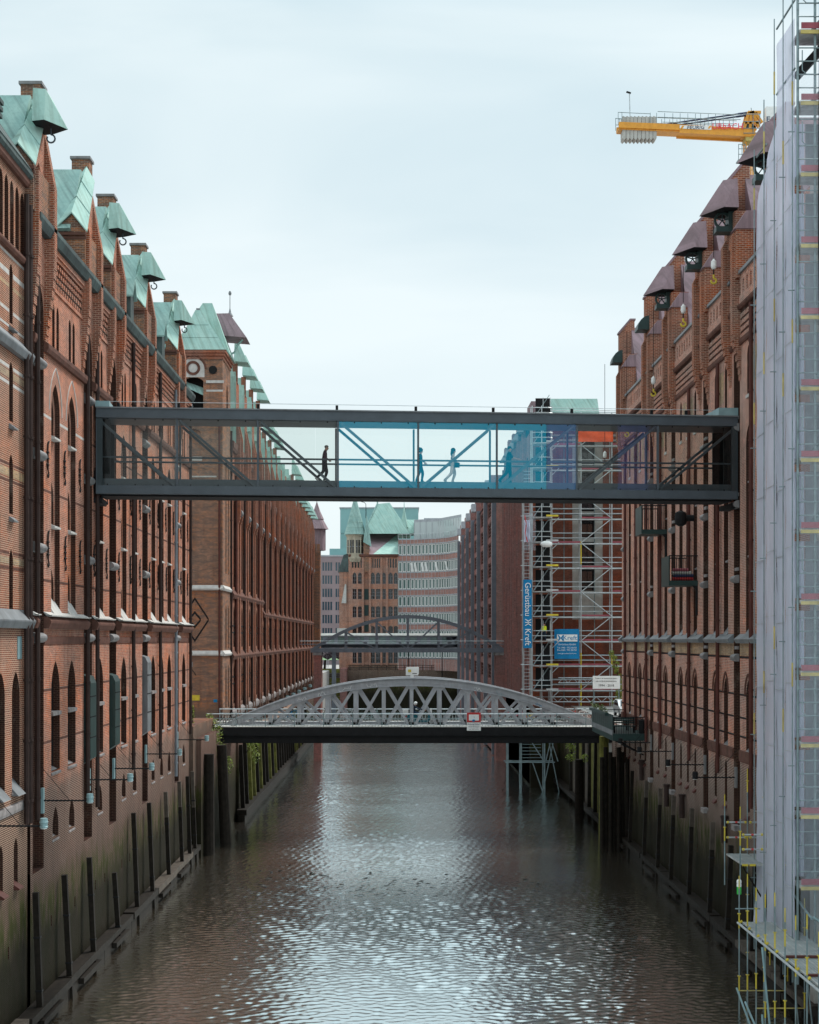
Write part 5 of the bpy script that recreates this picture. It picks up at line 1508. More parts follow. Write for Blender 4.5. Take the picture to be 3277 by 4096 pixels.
def glass_bridge():
    zb, zt = 21.62, 25.68
    for nm, d0, d1 in (('front', -.02, .22), ('back', GW - .22, GW + .02)):
        gbox(MB(), 0, GLEN, d0, d1, zt - .44, zt).build('top_chord', STEEL, GBR)
        gbox(MB(), 0, GLEN, d0, d1, zb + .1, zb + .5).build('bottom_chord', STEEL, GBR)
        gbox(MB(), 0, GLEN, d0 - .06, d1 + .06, zt, zt + .06).build('chord_capping', LEAD, GBR)
        for i, s in enumerate(GV):
            w = .3 if i in (0, 8) else .085
            a = min(max(s - w / 2, 0), GLEN - w)
            gbox(MB(), a, a + w, d0 + .03 if d0 < 1 else d0 + .08, d1 - .08 if d0 < 1 else d1 - .03, zb + .5, zt - .48).build('post', STEEL, GBR)
        dm = (d0 + d1) / 2
        for i in range(8):
            s0, s1 = GV[i] + .12, GV[i + 1] - .12
            za, zb_ = (zt - .52, zb + .52) if i < 4 else (zb + .52, zt - .52)
            MB().beam(GP.p(s0, za, dm), GP.p(s1, zb_, dm), .09, .12, (0, 0, 1)).build('diagonal', STEEL, GBR)
        bar('handrail', STEEL, GBR, GP.p(.1, 23.45, dm + (.16 if d0 < 1 else -.16)), GP.p(GLEN - .1, 23.45, dm + (.16 if d0 < 1 else -.16)), .045)
    gbox(MB(), 0, GLEN, .22, GW - .22, zt - .46, zt - .02).build('ceiling', STEEL, GBR)
    gbox(MB(), 0, GLEN, .22, GW - .22, zb + .25, 22.45).build('floor', STEEL, GBR)
    gbox(MB(), .2, GLEN - .2, .3, GW - .3, zb + .02, zb + .25).build('underside', BLACK, GBR)
    for a, b in ((.02, .62), (GLEN - .62, GLEN - .02)):
        for d in (.24, GW - .34):
            gbox(MB(), a, b, d, d + .1, 22.45, zt - .48).build('portal_jamb', BLACK, GBR)
    # glass, one pane after another between the posts
    for i in range(8):
        a, b = GV[i] + .05, GV[i + 1] - .05
        if i in (3, 4): cuts = [(a, b, GL_BLUE)]
        elif i == 5: cuts = [(a, a + (b - a) * .62, GL_BLUE), (a + (b - a) * .62 + .02, b, GL_VIOLET)]
        elif i == 6: cuts = [(a, a + (b - a) * .5, GL_CLEAR), (a + (b - a) * .5 + .02, b, GL_BLUE2)]
        elif i == 2: cuts = [(a, a + (b - a) * .72, GL_CLEAR), (a + (b - a) * .72 + .02, b, GL_CLEAR)]
        else: cuts = [(a, b, GL_CLEAR)]
        for (p, q, m_) in cuts:
            MB().add([GP.p(a_, z_, .0) for a_, z_ in ((p, zb + .5), (q, zb + .5), (q, zt - .48), (p, zt - .48))], [(0, 1, 2, 3)]).build('glass_pane', m_, GBR, fix=False)
        MB().add([GP.p(a_, z_, GW + .03) for a_, z_ in ((a, zb + .42), (b, zb + .42), (b, zt - .4), (a, zt - .4))], [(0, 1, 2, 3)]).build('glass_pane', GL_CLEAR, GBR, fix=False)
    # splice plates and bolts along the chords
    for i in range(1, 8):
        for zc in (zt - .23, zb + .29):
            gbox(MB(), GV[i] - .22, GV[i] + .22, -.032, -.018, zc - .17, zc + .17).build('splice_plate', STEEL, GBR)
    k = 0; sx = .5
    while sx < GLEN:
        gbox(MB(), sx, sx + .05, -.04, -.02, zb + .5, zb + .56).build('bolt', BLACK, GBR)
        gbox(MB(), sx, sx + .05, -.04, -.02, zt - .55, zt - .48).build('bolt', BLACK, GBR); sx += 1.27
    # lightning posts and wire on the roof
    for s in [.9] + GV[1:8] + [GLEN - 2.2]:
        gbox(MB(), s - .06, s + .06, 1.1, 1.24, zt, zt + .46).build('roof_post', BLACK, GBR)
    bar('roof_wire', GALV, GBR, GP.p(.5, zt + .5, 1.17), GP.p(GLEN - .5, zt + .5, 1.17), .012)
    # bearings into the two warehouses
    gbox(MB(), -.5, .25, .2, GW - .2, zb - .3, zb - .065).build('bearing', BLACK, GBR)
    gbox(MB(), GLEN - .25, GLEN + .5, .2, GW - .2, zb - .3, zb - .065).build('bearing', BLACK, GBR)
    gbox(MB(), GLEN - .9, GLEN + .05, 0.1, GW - .1, zt + .07, zt + .45).build('flashing', LAMPG, GBR)
    gbox(MB(), -.05, .6, 0.1, GW - .1, zt + .07, zt + .35).build('flashing', LAMPG, GBR)
glass_bridge()

# ================================================================ people
def person(label, loc, yaw, mats, pose, hair=None, height=1.75, extra=None, group=None):
    """one continuous skinned body; joints in metres for a 1.75 m figure walking towards +x"""
    J = dict(pel=(0, 0, .95), spn=(.01, 0, 1.12), chs=(.03, 0, 1.34), nek=(.03, 0, 1.49), hd0=(.05, 0, 1.57), hd1=(.06, 0, 1.66), hd2=(.05, 0, 1.72), nos=(.155, 0, 1.615), chn=(.1, 0, 1.545),
             shl=(.02, .17, 1.42), ell=(-.05, .22, 1.16), wrl=(.06, .23, .95), shr=(.02, -.17, 1.42), elr=(-.02, -.22, 1.16), wrr=(.12, -.23, .97),
             hpl=(0, .09, .92), knl=(.12, .1, .5), anl=(-.02, .1, .1), tol=(.14, .11, .03), hel=(-.06, .1, .04), hpr=(0, -.09, .92), knr=(-.05, -.1, .5), anr=(-.35, -.1, .16), tor=(-.24, -.1, .03), her=(-.42, -.1, .14))
    J.update(pose)
    Rd = dict(pel=(.18, .15), spn=(.17, .145), chs=(.19, .15), nek=(.06, .06), hd0=(.085, .07), hd1=(.095, .078), hd2=(.06, .055), nos=(.015, .015), chn=(.035, .03), shl=(.08,) * 2, shr=(.08,) * 2, ell=(.055,) * 2, elr=(.055,) * 2,
              wrl=(.03,) * 2, wrr=(.03,) * 2, hpl=(.125,) * 2, hpr=(.125,) * 2, knl=(.085,) * 2, knr=(.085,) * 2, anl=(.055,) * 2, anr=(.055,) * 2, tol=(.03, .045), tor=(.03, .045), hel=(.035,) * 2, her=(.035,) * 2)
    E = [('pel', 'spn'), ('spn', 'chs'), ('chs', 'nek'), ('nek', 'hd0'), ('hd0', 'hd1'), ('hd1', 'hd2'), ('hd0', 'nos'), ('hd0', 'chn'), ('chs', 'shl'), ('shl', 'ell'), ('ell', 'wrl'), ('chs', 'shr'), ('shr', 'elr'), ('elr', 'wrr'),
         ('pel', 'hpl'), ('hpl', 'knl'), ('knl', 'anl'), ('anl', 'tol'), ('anl', 'hel'), ('pel', 'hpr'), ('hpr', 'knr'), ('knr', 'anr'), ('anr', 'tor'), ('anr', 'her')]
    for sd in 'lr':
        w = Vector(J['wr' + sd]); e = Vector(J['el' + sd]); d = (w - e).normalized(); sy = 1 if sd == 'l' else -1
        side = Vector((1, 0, 0)) - d * d.x; side = side.normalized() if side.length > .1 else Vector((0, 1, 0))
        J['pm' + sd] = tuple(w + d * .06); Rd['pm' + sd] = (.026, .036); E.append(('wr' + sd, 'pm' + sd))
        for k, (off, ln) in enumerate(((-.03, .055), (-.01, .07), (.01, .075), (.03, .065))):
            J['f%d%s' % (k, sd)] = tuple(w + d * (.085 + ln * .5) + side * off); J['g%d%s' % (k, sd)] = tuple(w + d * (.08 + ln) + side * (off + .015) - Vector((0, sy * .02, 0)))
            Rd['f%d%s' % (k, sd)] = Rd['g%d%s' % (k, sd)] = (.009, .009)
            E += [('pm' + sd, 'f%d%s' % (k, sd)), ('f%d%s' % (k, sd), 'g%d%s' % (k, sd))]
        J['th' + sd] = tuple(w + d * .07 + side * .06); Rd['th' + sd] = (.01, .01); E.append(('wr' + sd, 'th' + sd))
    names = list(J); idx = {n: i for i, n in enumerate(names)}
    me = bpy.data.meshes.new('skeleton')
    me.from_pydata([J[n] for n in names], [(idx[a], idx[b]) for a, b in E], [])
    ob = bpy.data.objects.new('skeleton', me); COL.objects.link(ob)
    ob.modifiers.new('skin', 'SKIN'); sub = ob.modifiers.new('sub', 'SUBSURF'); sub.levels = 1; sub.render_levels = 1
    for n in names:
        sv = me.skin_vertices[0].data[idx[n]]; sv.radius = Rd[n]; sv.use_root = n == 'pel'
    dg = bpy.context.evaluated_depsgraph_get()
    bmsh = bpy.data.meshes.new_from_object(ob.evaluated_get(dg))
    bpy.data.objects.remove(ob); bpy.data.meshes.remove(me)
    bmsh.name = 'body'
    bmsh.materials.clear()
    skin, top, legs, shoe = mats[:4]
    sleeve = mats[4] if len(mats) > 4 else None
    for m_ in (skin, top, legs, shoe): bmsh.materials.append(m_)
    segs = [(a, b) for a, b in E]
    for p in bmsh.polygons:
        c = p.center; best, bd = None, 9
        for a, b in segs:
            A_, B_ = Vector(J[a]), Vector(J[b]); ab = B_ - A_
            t = max(0, min(1, (c - A_).dot(ab) / max(ab.length_squared, 1e-9))); dd = (A_ + ab * t - c).length
            if dd < bd: bd, best = dd, (a, b)
        a, b = best
        k = 1
        if a[:2] in ('hd', 'ne') or b in ('nos', 'chn'): k = 0 if a != 'nek' or c.z > J['nek'][2] else 0
        if a[:2] in ('el', 'wr', 'pm') or a[0] in 'f' and a[1].isdigit(): k = 1 if (sleeve and a[:2] == 'el') else 0
        if a[:2] in ('hp', 'kn') or (a, b) == ('pel', 'hpl') or (a, b) == ('pel', 'hpr'): k = 2
        if a[:2] == 'an': k = 3
        p.material_index = k; p.use_smooth = True
    sc = height / 1.75
    m4 = Matrix.Translation(Vector(loc)) @ Matrix.Rotation(yaw, 4, 'Z') @ Matrix.Scale(sc, 4)
    o = bpy.data.objects.new('person', bmsh); COL.objects.link(o); o.matrix_world = m4
    tag(o, label, 'person', group)
    ORG[o.name] = Vector(loc)
    def child(nm, mb, mat):
        c = bpy.data.objects.new(nm, mb.mesh(nm, mat, smooth=True)); COL.objects.link(c); c.parent = o
    hx, hy, hz = J['hd1']
    if hair == 'short': child('hair', MB().ball((hx - .02, hy, hz + .035), .105, .088, .085, 10, 7), HAIRB)
    elif hair == 'grey': child('hair', MB().ball((hx - .025, hy, hz + .03), .102, .086, .08, 10, 7), HAIRG)
    elif hair == 'curly':
        mb = MB(); rnd = random.Random(3)
        mb.ball((hx - .04, hy, hz + .02), .13, .125, .13, 10, 7)
        for k in range(16): a = rnd.uniform(0, 6.28); b = rnd.uniform(-.5, 1.3); mb.ball((hx - .04 + .115 * math.cos(a) * math.cos(b) - .02, hy + .115 * math.sin(a) * math.cos(b), hz + .02 + .115 * math.sin(b)), .05, .05, .05, 6, 4)
        child('hair', mb, HAIRB)
    elif hair == 'long':
        child('hair', MB().ball((hx - .04, hy, hz + .02), .125, .12, .125, 10, 7).ball((hx - .085, hy, hz - .14), .095, .135, .19, 10, 6), HAIRB)
    elif hair == 'helmet':
        child('helmet', MB().ball((hx - .01, hy, hz + .01), .15, .135, .15, 12, 8), WHITE)
        child('visor', MB().ball((hx + .06, hy, hz - .01), .1, .11, .06, 10, 6), BLACK)
    for sy in (-1, 1):
        if hair in ('short', 'grey'): child('ear', MB().ball((hx - .005, hy + sy * .08, hz - .045), .022, .012, .032, 6, 4), skin)
    if extra: extra(child, J)
    return o
SKIN = plain_mat('skin', (0.5, 0.27, 0.19), 0.6, 0, .05); HAIRB = plain_mat('hair_dark', (0.02, 0.015, 0.013), .7); HAIRG = plain_mat('hair_grey', (0.18, 0.16, 0.15), .7)
CL_BLK = plain_mat('cloth_black', (0.018, 0.016, 0.02), .8); CL_NAVY = plain_mat('cloth_navy', (0.02, 0.03, 0.05), .8); CL_JEAN = plain_mat('cloth_jeans', (0.025, 0.05, 0.09), .8)
CL_WHT = plain_mat('cloth_white', (0.6, 0.58, 0.56), .8); CL_PLAID = plain_mat('cloth_plum', (0.06, 0.02, 0.035), .8); CL_HIVIS = plain_mat('cloth_hivis', (0.6, 0.65, 0.03), .7); CL_TEAL = plain_mat('cloth_teal', (0.03, 0.16, 0.2), .8)
def on_bridge(u, dep):
    s = u_to_s(u); q = GP.p(s, 22.455, dep); k = q.y / GP.p(s, 0, 0).y
    return (q.x * 1.0 + (u - 400) * (q.y - GP.p(s, 0, 0).y) / 1424, q.y, 22.455)
gy = math.atan2(GP.d.y, GP.d.x)
person('man in dark jacket and trousers striding right inside the glass bridge', on_bridge(326.5, 1.1), gy, (SKIN, CL_PLAID, CL_BLK, WHITE, CL_PLAID),
       dict(anr=(-.38, -.1, .2), tor=(-.3, -.1, .06), her=(-.46, -.1, .2), ell=(.05, .2, 1.2), wrl=(.2, .12, 1.08), elr=(.02, -.22, 1.17), wrr=(.17, -.14, 1.05), hd0=(.09, 0, 1.555), hd1=(.12, 0, 1.645), hd2=(.11, 0, 1.705), nos=(.21, 0, 1.59), chn=(.15, 0, 1.53), nek=(.05, 0, 1.49)), 'grey', 1.78)
def _paper(child, J): child('handbag', MB().box(.2, -.3, .93, .24, -.16, 1.15), CL_WHT)
person('woman with curly dark hair and dark jacket walking right behind blue glass', on_bridge(421.8, 1.0), gy, (SKIN, CL_NAVY, CL_JEAN, CL_BLK, CL_NAVY),
       dict(knl=(.16, .1, .52), anl=(.1, .1, .1), tol=(.26, .11, .03), hel=(.06, .1, .04), anr=(-.2, -.1, .12), tor=(-.06, -.1, .03), her=(-.25, -.1, .07), elr=(.05, -.21, 1.18), wrr=(.22, -.2, 1.03), elly=(0, 0, 0)) if False else
       dict(knl=(.16, .1, .52), anl=(.1, .1, .1), tol=(.26, .11, .03), hel=(.06, .1, .04), anr=(-.2, -.1, .12), tor=(-.06, -.1, .03), her=(-.25, -.1, .07), elr=(.05, -.21, 1.18), wrr=(.22, -.2, 1.03)), 'curly', 1.64, extra=_paper)
def _bag(child, J): child('shoulder_bag', MB().box(.05, -.33, .78, .3, -.21, 1.02), CL_NAVY)
person('woman with long dark hair in white clothes carrying a shoulder bag on the bridge', on_bridge(454.8, 1.1), gy, (SKIN, CL_WHT, CL_WHT, CL_WHT, CL_WHT),
       dict(anr=(-.42, -.1, .17), tor=(-.32, -.1, .03), her=(-.49, -.1, .15), knr=(-.08, -.1, .5), wrr=(.2, -.24, 1.02)), 'long', 1.68, extra=_bag)
person('man in dark shirt and trousers walking right with an arm stretched forward', on_bridge(510.5, 1.0), gy, (SKIN, CL_NAVY, CL_BLK, CL_BLK),
       dict(elr=(.17, -.2, 1.2), wrr=(.42, -.18, 1.14), knl=(.1, .1, .5), anl=(.06, .1, .1), tol=(.22, .11, .03), hel=(.02, .1, .04), anr=(-.45, -.1, .17), tor=(-.36, -.1, .03), her=(-.52, -.1, .15), knr=(-.12, -.1, .5)), 'short', 1.8)

# ================================================================ riveted grey road bridge
RB = T('road_bridge', 'grey riveted steel truss road bridge with low arched top chords across the canal', 'bridge', (1, 111, 7))
DZ = 8.25
def road_bridge():
    x0, x1 = -14.6, 16.25
    ya, yb = 107.6, 115.4
    MB().box(x0, ya + .3, DZ - .35, x1, yb - .3, DZ).build('deck', ASPH, RB)
    for a, b in ((ya + .02, ya + 1.9), (yb - 1.9, yb - .02)):
        MB().box(x0, a, DZ + .004, x1, b, DZ + .13).build('footway', CONC, RB)
    for y in (ya, yb):
        MB().box(x0, y - .05, DZ - .55, x1, y + .05, DZ + .08).build('fascia', BLACK, RB)
    for k in range(6):
        y = ya + .5 + k * 1.35
        MB().box(x0 + .3, y - .12, 7.1, x1 - .2, y + .12, DZ - .36).build('girder', BLACK, RB)
    MB().box(x0 + .3, ya + .15, 7.15, x1 - .2, ya + .25, DZ - .36).build('girder', BLACK, RB)
    xc, hf = .9, 14.5
    def zt(x): return DZ + .15 + 3.55 * (1 - ((x - xc) / hf) ** 2)
    for y in (109.6, 113.4):
        n = 40
        xs = [xc - hf + 2 * hf * i / n for i in range(n + 1)]
        up = [(x, zt(x)) for x in xs]; lo = [(x, max(DZ + .02, zt(x) - .44 - .08 * (1 - abs(x - xc) / hf))) for x in xs]
        c = MB()
        for i in range(n):
            c.prism([up[i], up[i + 1], lo[i + 1], lo[i]], 'y', y - .2, y + .2)
        ch = c.build('arch_chord', STEELG, RB)
        f = MB()
        for i in range(n):
            f.prism([(up[i][0], up[i][1] + .07), (up[i + 1][0], up[i + 1][1] + .07), up[i + 1], up[i]], 'y', y - .34, y + .34)
        f.build('chord_flange', STEELG, RB)
        f = MB()
        for i in range(n):
            if lo[i][1] > DZ + .3: f.prism([(lo[i][0], lo[i][1]), (lo[i + 1][0], lo[i + 1][1]), (lo[i + 1][0], lo[i + 1][1] - .05), (lo[i][0], lo[i][1] - .05)], 'y', y - .3, y + .3)
        f.build('lower_flange', STEELG, RB)
        MB().box(xc - hf, y - .25, DZ - .3, xc + hf, y + .25, DZ + .18).build('tie_beam', STEELG, RB)
        vx = [xc + 2.17 * k for k in range(-5, 6)]
        for x in vx:
            z1 = zt(x) - .48
            if z1 - DZ < .3: continue
            MB().box(x - .13, y - .16, DZ + .18, x + .13, y + .16, z1).build('vertical', STEELG, RB)
            MB().prism([(x - .5, z1 + .02), (x + .5, z1 + .02), (x + .16, z1 - .35), (x - .16, z1 - .35)], 'y', y - .185, y + .185).build('gusset', STEELG, RB)
            MB().box(x - .2, y - .3, DZ + .02, x + .2, y + .3, DZ + .35).build('shoe', BLACK, RB)
        ex = [xc + 2.17 * k for k in range(-6, 7)]
        for a, b in zip(ex, ex[1:]):
            za, zb_ = max(zt(a) - .52, DZ + .2), max(zt(b) - .52, DZ + .2)
            if zb_ > DZ + .5: MB().beam((a + .25, y - .08, DZ + .15), (b - .2, y - .08, zb_), .1, .2).build('diagonal', STEELG, RB)
            if za > DZ + .5: MB().beam((a + .2, y + .08, za), (b - .25, y + .08, DZ + .15), .1, .2).build('diagonal', STEELG, RB)
        # rivet rows, too fine to count
        rv = MB()
        for i in range(140):
            x = xc - hf * .9 + 2 * hf * .9 * i / 139
            for dz in (.08, .36):
                z = zt(x) - dz
                if z > DZ + .1: rv.box(x - .025, y - .225, z - .025, x + .025, y - .2, z + .025)
        rv.build('rivets', STEELG, RB, kind='stuff')
    # railings
    for y, nm in ((ya + .08, 'near'), (yb - .08, 'far')):
        zb_ = DZ + .13
        for z, r in ((zb_ + .95, .04), (zb_ + .62, .022), (zb_ + .12, .022)): bar('rail', GALV if r > .03 else GALVB, RB, (x0, y, z), (15.25 if y < 110 else x1, y, z), r)
        x = x0; k = 0
        while x < 15.2:
            if k % 9 == 0: MB().lathe((x, y, zb_ - .4), [(.05, 0), (.05, .3), (.035, .4), (.03, 1.2), (.05, 1.3), (.05, 1.36), (.01, 1.42)], 6).build('rail_post', GALVB, RB)
            else: bar('baluster', GALV, RB, (x, y, zb_ - .05), (x, y, zb_ + .66), .016)
            if k % 2 == 0: MB().path([(x, y, zb_ + .3), (x + .12, y, zb_ + .5), (x + .24, y, zb_ + .3), (x + .12, y, zb_ + .12), (x, y, zb_ + .3)], .012, 4).build('rail_scroll', GALVB, RB)
            x += .245; k += 1
    # abutments
    MB().box(-15.6, 106.4, -1, -13.9, 117, 7.4).build('abutment', BR_L3B, RB)
    MB().box(16.05, 106.4, -1, 17, 117, 7.4).build('abutment', BR_R2, RB)
    # graffiti strokes along the near chord
    rnd = random.Random(11)
    def tag_stroke(x, n, mat, s=.16):
        p = []
        for i in range(n):
            p.append((x + i * s * .42, 109.38, zt(x + i * s * .42) - .36 + rnd.uniform(-s, s)))
        MB().path(p, .018, 4).build('graffiti', mat, RB)
    for x, n, m_ in ((-7.9, 12, WHITE), (-6.3, 10, WHITE), (-4.7, 16, WHITE), (-2.6, 14, WHITE), (2.9, 0, WHITE), (5.7, 10, WHITE), (7.4, 9, LAMPG), (10.4, 8, BLUE)):
        if n: tag_stroke(x, n, m_)
road_bridge()

# signs on the bridge
ns = T('waterway_sign', 'red framed white waterway sign with warning text hung on bridge railing', 'sign', (5.55, 107.5, 8.1))
MB().box(5.05, 107.42, 8.72, 6.1, 107.47, 9.45).build('red_plate', REDP, ns)
w_ = MB().box(5.2, 107.405, 8.85, 5.95, 107.42, 9.3).build('white_field', WHITE, ns)
MB().box(5.05, 107.42, 8.08, 6.1, 107.46, 8.7).build('text_plate', WHITE, ns)
MB().lathe((5.55, 107.36, 8.77), [(.02, 0), (.1, .02), (.1, .14), (.02, .16)], 8).build('lamp', BLUE, ns)
text_mesh('lettering', 'Achtung Düker!', .17, NAVY, ns, facing((5.575, 107.412, 8.57)), .004, sx=.85)
text_mesh('lettering', 'Wassertiefe bezogen', .095, BLACK, ns, facing((5.575, 107.412, 8.38)), .004)
text_mesh('lettering', 'auf -3,50 m NN', .11, BLACK, ns, facing((5.575, 107.412, 8.2)), .004)
text_mesh('lettering', '•', .2, BLACK, ns, facing((5.6, 107.402, 9.1)), .004)
cs = T('bridge_crown_sign', 'small white double notice board on crown of the bridge arch', 'sign', (.9, 109.6, 12.0))
MB().box(.45, 109.5, 12.2, 1.4, 109.56, 12.75).build('board', WHITE, cs); MB().box(.5, 109.62, 12.3, 1.45, 109.68, 12.85).build('board', WHITE, cs)
MB().box(.8, 109.45, 11.9, 1.05, 109.75, 12.2).build('foot', WHITE, cs)
MB().box(.62, 109.485, 12.45, .85, 109.497, 12.65).build('emblem', YELP, cs); MB().box(.95, 109.485, 12.32, 1.3, 109.497, 12.37).build('text_line', BLACK, cs)

# scooter and rider
SC = T('motor_scooter', 'white and teal motor scooter with top case crossing the road bridge', 'scooter', (1.6, 111.7, DZ))
sy = 111.7
for x in (.85, 2.45):
    tw = MB()
    for i in range(14):
        a0, a1 = 2 * PI * i / 14, 2 * PI * (i + 1) / 14
        tw.beam((x + .23 * math.cos(a0), sy, DZ + .27 + .23 * math.sin(a0)), (x + .23 * math.cos(a1), sy, DZ + .27 + .23 * math.sin(a1)), .1, .09, (0, 1, 0))
    w_ = tw.build('wheel', BLACK, SC)
    MB().tube((x, sy - .05, DZ + .27), (x, sy + .05, DZ + .27), .15, 10).build('rim', GALV, w_)
MB().prism([(.5, DZ + .5), (.62, DZ + .82), (1.35, DZ + .8), (1.5, DZ + .4), (2.1, DZ + .35), (2.28, DZ + 1.0), (2.42, DZ + 1.0), (2.4, DZ + .5), (2.2, DZ + .25), (1.2, DZ + .22)], 'y', sy - .17, sy + .17).build('body', CL_TEAL, SC)
MB().prism([(2.25, DZ + .45), (2.3, DZ + 1.05), (2.62, DZ + .55), (2.7, DZ + .42)], 'y', sy - .16, sy + .16).build('front_fairing', WHITE, SC)
MB().box(.65, sy - .15, DZ + .82, 1.45, sy + .15, DZ + .92).build('seat', BLACK, SC)
MB().box(.2, sy - .22, DZ + .82, .66, sy + .22, DZ + 1.2).build('top_case', WHITE, SC)
MB().box(.32, sy - .12, DZ + .62, .55, sy + .12, DZ + .72).build('tail_light', REDP, SC)
MB().path([(2.25, sy - .32, DZ + 1.12), (2.35, sy, DZ + 1.02), (2.25, sy + .32, DZ + 1.12)], .025, 6).build('handlebar', BLACK, SC)
MB().box(2.36, sy - .14, DZ + .95, 2.5, sy + .14, DZ + 1.3).build('windscreen', WHITE, SC)
person('scooter rider in white helmet and dark jacket sitting on the white scooter', (1.05, sy, DZ), 0, (SKIN, CL_NAVY, CL_JEAN, CL_BLK, CL_NAVY),
       dict(pel=(0, 0, 1.0), spn=(.02, 0, 1.16), chs=(.09, 0, 1.38), nek=(.13, 0, 1.53), hd0=(.16, 0, 1.6), hd1=(.18, 0, 1.69), hd2=(.17, 0, 1.75), nos=(.27, 0, 1.65), chn=(.22, 0, 1.58),
            shl=(.1, .18, 1.46), ell=(.4, .26, 1.28), wrl=(.82, .3, 1.2), shr=(.1, -.18, 1.46), elr=(.4, -.26, 1.28), wrr=(.82, -.3, 1.2), hpl=(.05, .1, .98), knl=(.5, .16, .9), anl=(.55, .15, .5), tol=(.72, .15, .42), hel=(.5, .15, .44),
            hpr=(.05, -.1, .98), knr=(.5, -.16, .9), anr=(.55, -.15, .5), tor=(.72, -.15, .42), her=(.5, -.15, .44)), 'helmet', 1.75)

# parked bicycles
def bicycle(x, y, z, yaw, label, mat):
    t = T('bicycle', label, 'bicycle', (x, y, z), 'bicycles parked on the road bridge')
    M = Matrix.Rotation(yaw, 3, 'Z')
    def p(a, b, c): return Vector((x, y, z)) + M @ Vector((a, b, c))
    for cx in (-.52, .52):
        mb = MB(); pts = [p(cx + .33 * math.cos(2 * PI * i / 16), 0, .34 + .33 * math.sin(2 * PI * i / 16)) for i in range(17)]
        w = mb.path(pts, .02, 5).build('wheel', BLACK, t)
        sp = MB()
        for i in range(6): a = PI * i / 6; sp.tube(p(cx + .32 * math.cos(a), 0, .34 + .32 * math.sin(a)), p(cx - .32 * math.cos(a), 0, .34 - .32 * math.sin(a)), .004, 3)
        sp.build('spokes', GALV, w, kind='stuff')
    f = MB()
    for a, b in (((-.52, .34), (-.05, .3)), ((-.05, .3), (-.17, .82)), ((-.17, .8), (.36, .82)), ((.36, .82), (-.05, .3)), ((-.52, .34), (-.15, .74)), ((.34, .95), (.52, .34))):
        f.tube(p(a[0], 0, a[1]), p(b[0], 0, b[1]), .018, 6)
    f.build('frame', mat, t)
    MB().beam(p(-.3, 0, .9), p(-.04, 0, .93), .13, .06).build('saddle', BLACK, t)
    MB().path([p(.26, -.28, 1.02), p(.36, -.1, 1.0), p(.36, .1, 1.0), p(.26, .28, 1.02)], .016, 6).build('handlebar', BLACK, t)
    MB().tube(p(-.05, -.12, .2), p(-.05, .12, .4), .02, 5).build('pedal_crank', BLACK, t)
bicycle(-13.2, 108.2, DZ + .13, .05, 'black bicycle leaning on near railing at left end of road bridge', BLACK)
bicycle(12.6, 114.6, DZ + .13, .3, 'silver bicycle on the far railing, leftmost of the right-hand cluster', GALV)
bicycle(13.7, 114.3, DZ + .13, -.25, 'red bicycle in the middle of the right-hand cluster on the bridge', REDP)
bicycle(14.6, 114.7, DZ + .13, .15, 'white bicycle on the far railing, rightmost of the cluster by the planter', WHITE)
for k, x in enumerate((-8.6, -6.4, -4.2, -2.2)):
    bicycle(x, 115.0, DZ + .13, .04 * (-1) ** k, ('blue', 'black', 'silver', 'teal')[k] + ' bicycle leaning on far railing, ' + ('first', 'second', 'third', 'fourth')[k] + ' from the left', (BLUE, BLACK, GALV, LAMPG)[k])

# shrubs at the abutments
bush('willow_shrub', 'bright green shrub spilling over the left bridge abutment', [((-14.0, 106.0, 8.2), (.85, .7, 1.0)), ((-13.6, 105.7, 6.9), (.7, .6, 1.1)), ((-12.9, 105.6, 5.7), (.55, .5, .8)), ((-14.2, 106.2, 9.0), (.35, .4, .5))], 420, .09, seedv=2, stems=[((-14.1, 106.3, 6.0), (-13.9, 106, 8.6)), ((-14.0, 106.3, 6.0), (-13.0, 105.7, 6.2))])
bush('willow_shrub', 'smaller yellow-green shrub hanging on the quay wall under the bridge left end', [((-12.5, 121, 6.2), (.6, .6, 1.0)), ((-12.3, 121, 5.0), (.4, .4, .6))], 260, .09, seedv=5, stems=[((-13.2, 121, 5.0), (-12.5, 121, 6.6))])
bush('willow_shrub', 'bright green bush on quay wall right of the scaffold under the bridge', [((15.6, 128, 5.6), (.75, .6, .9)), ((15.6, 127.8, 4.4), (.8, .4, .4))], 320, .1, seedv=6, stems=[((16.1, 128, 4.0), (15.6, 128, 6.0))])
bush('willow_shrub', 'small yellowish tuft low on the quay wall under the bridge right end', [((15.6, 119.5, 5.0), (.4, .4, .4))], 120, .08, seedv=7, stems=[((16.1, 119.5, 4.6), (15.6, 119.5, 5.2))])
bush('climbing_shrub', 'tall leafy shrub growing beside the white memorial sign board', [((20.7, 134, 10.3), (.5, .5, 1.5)), ((20.3, 134, 12.6), (.35, .35, .9)), ((20.6, 133.8, 8.9), (.8, .6, .6)), ((19.9, 134, 13.6), (.25, .25, .5))], 420, .11, seedv=9, stems=[((20.8, 134, 8.2), (20.3, 134, 13.2))])
bush('climbing_shrub', 'thin leafy creeper at the corner of left warehouse above the abutment wall', [((-14.6, 100, 9.6), (.2, .2, .9)), ((-14.5, 100, 8.8), (.3, .3, .4))], 130, .08, seedv=12, stems=[((-14.6, 100, 8.2), (-14.6, 100, 10.3))])
MB().box(-15.6, 96.02, 5.0, -13.95, 106.4, 9.1).build('parapet_wall', BR_L3, QL2)

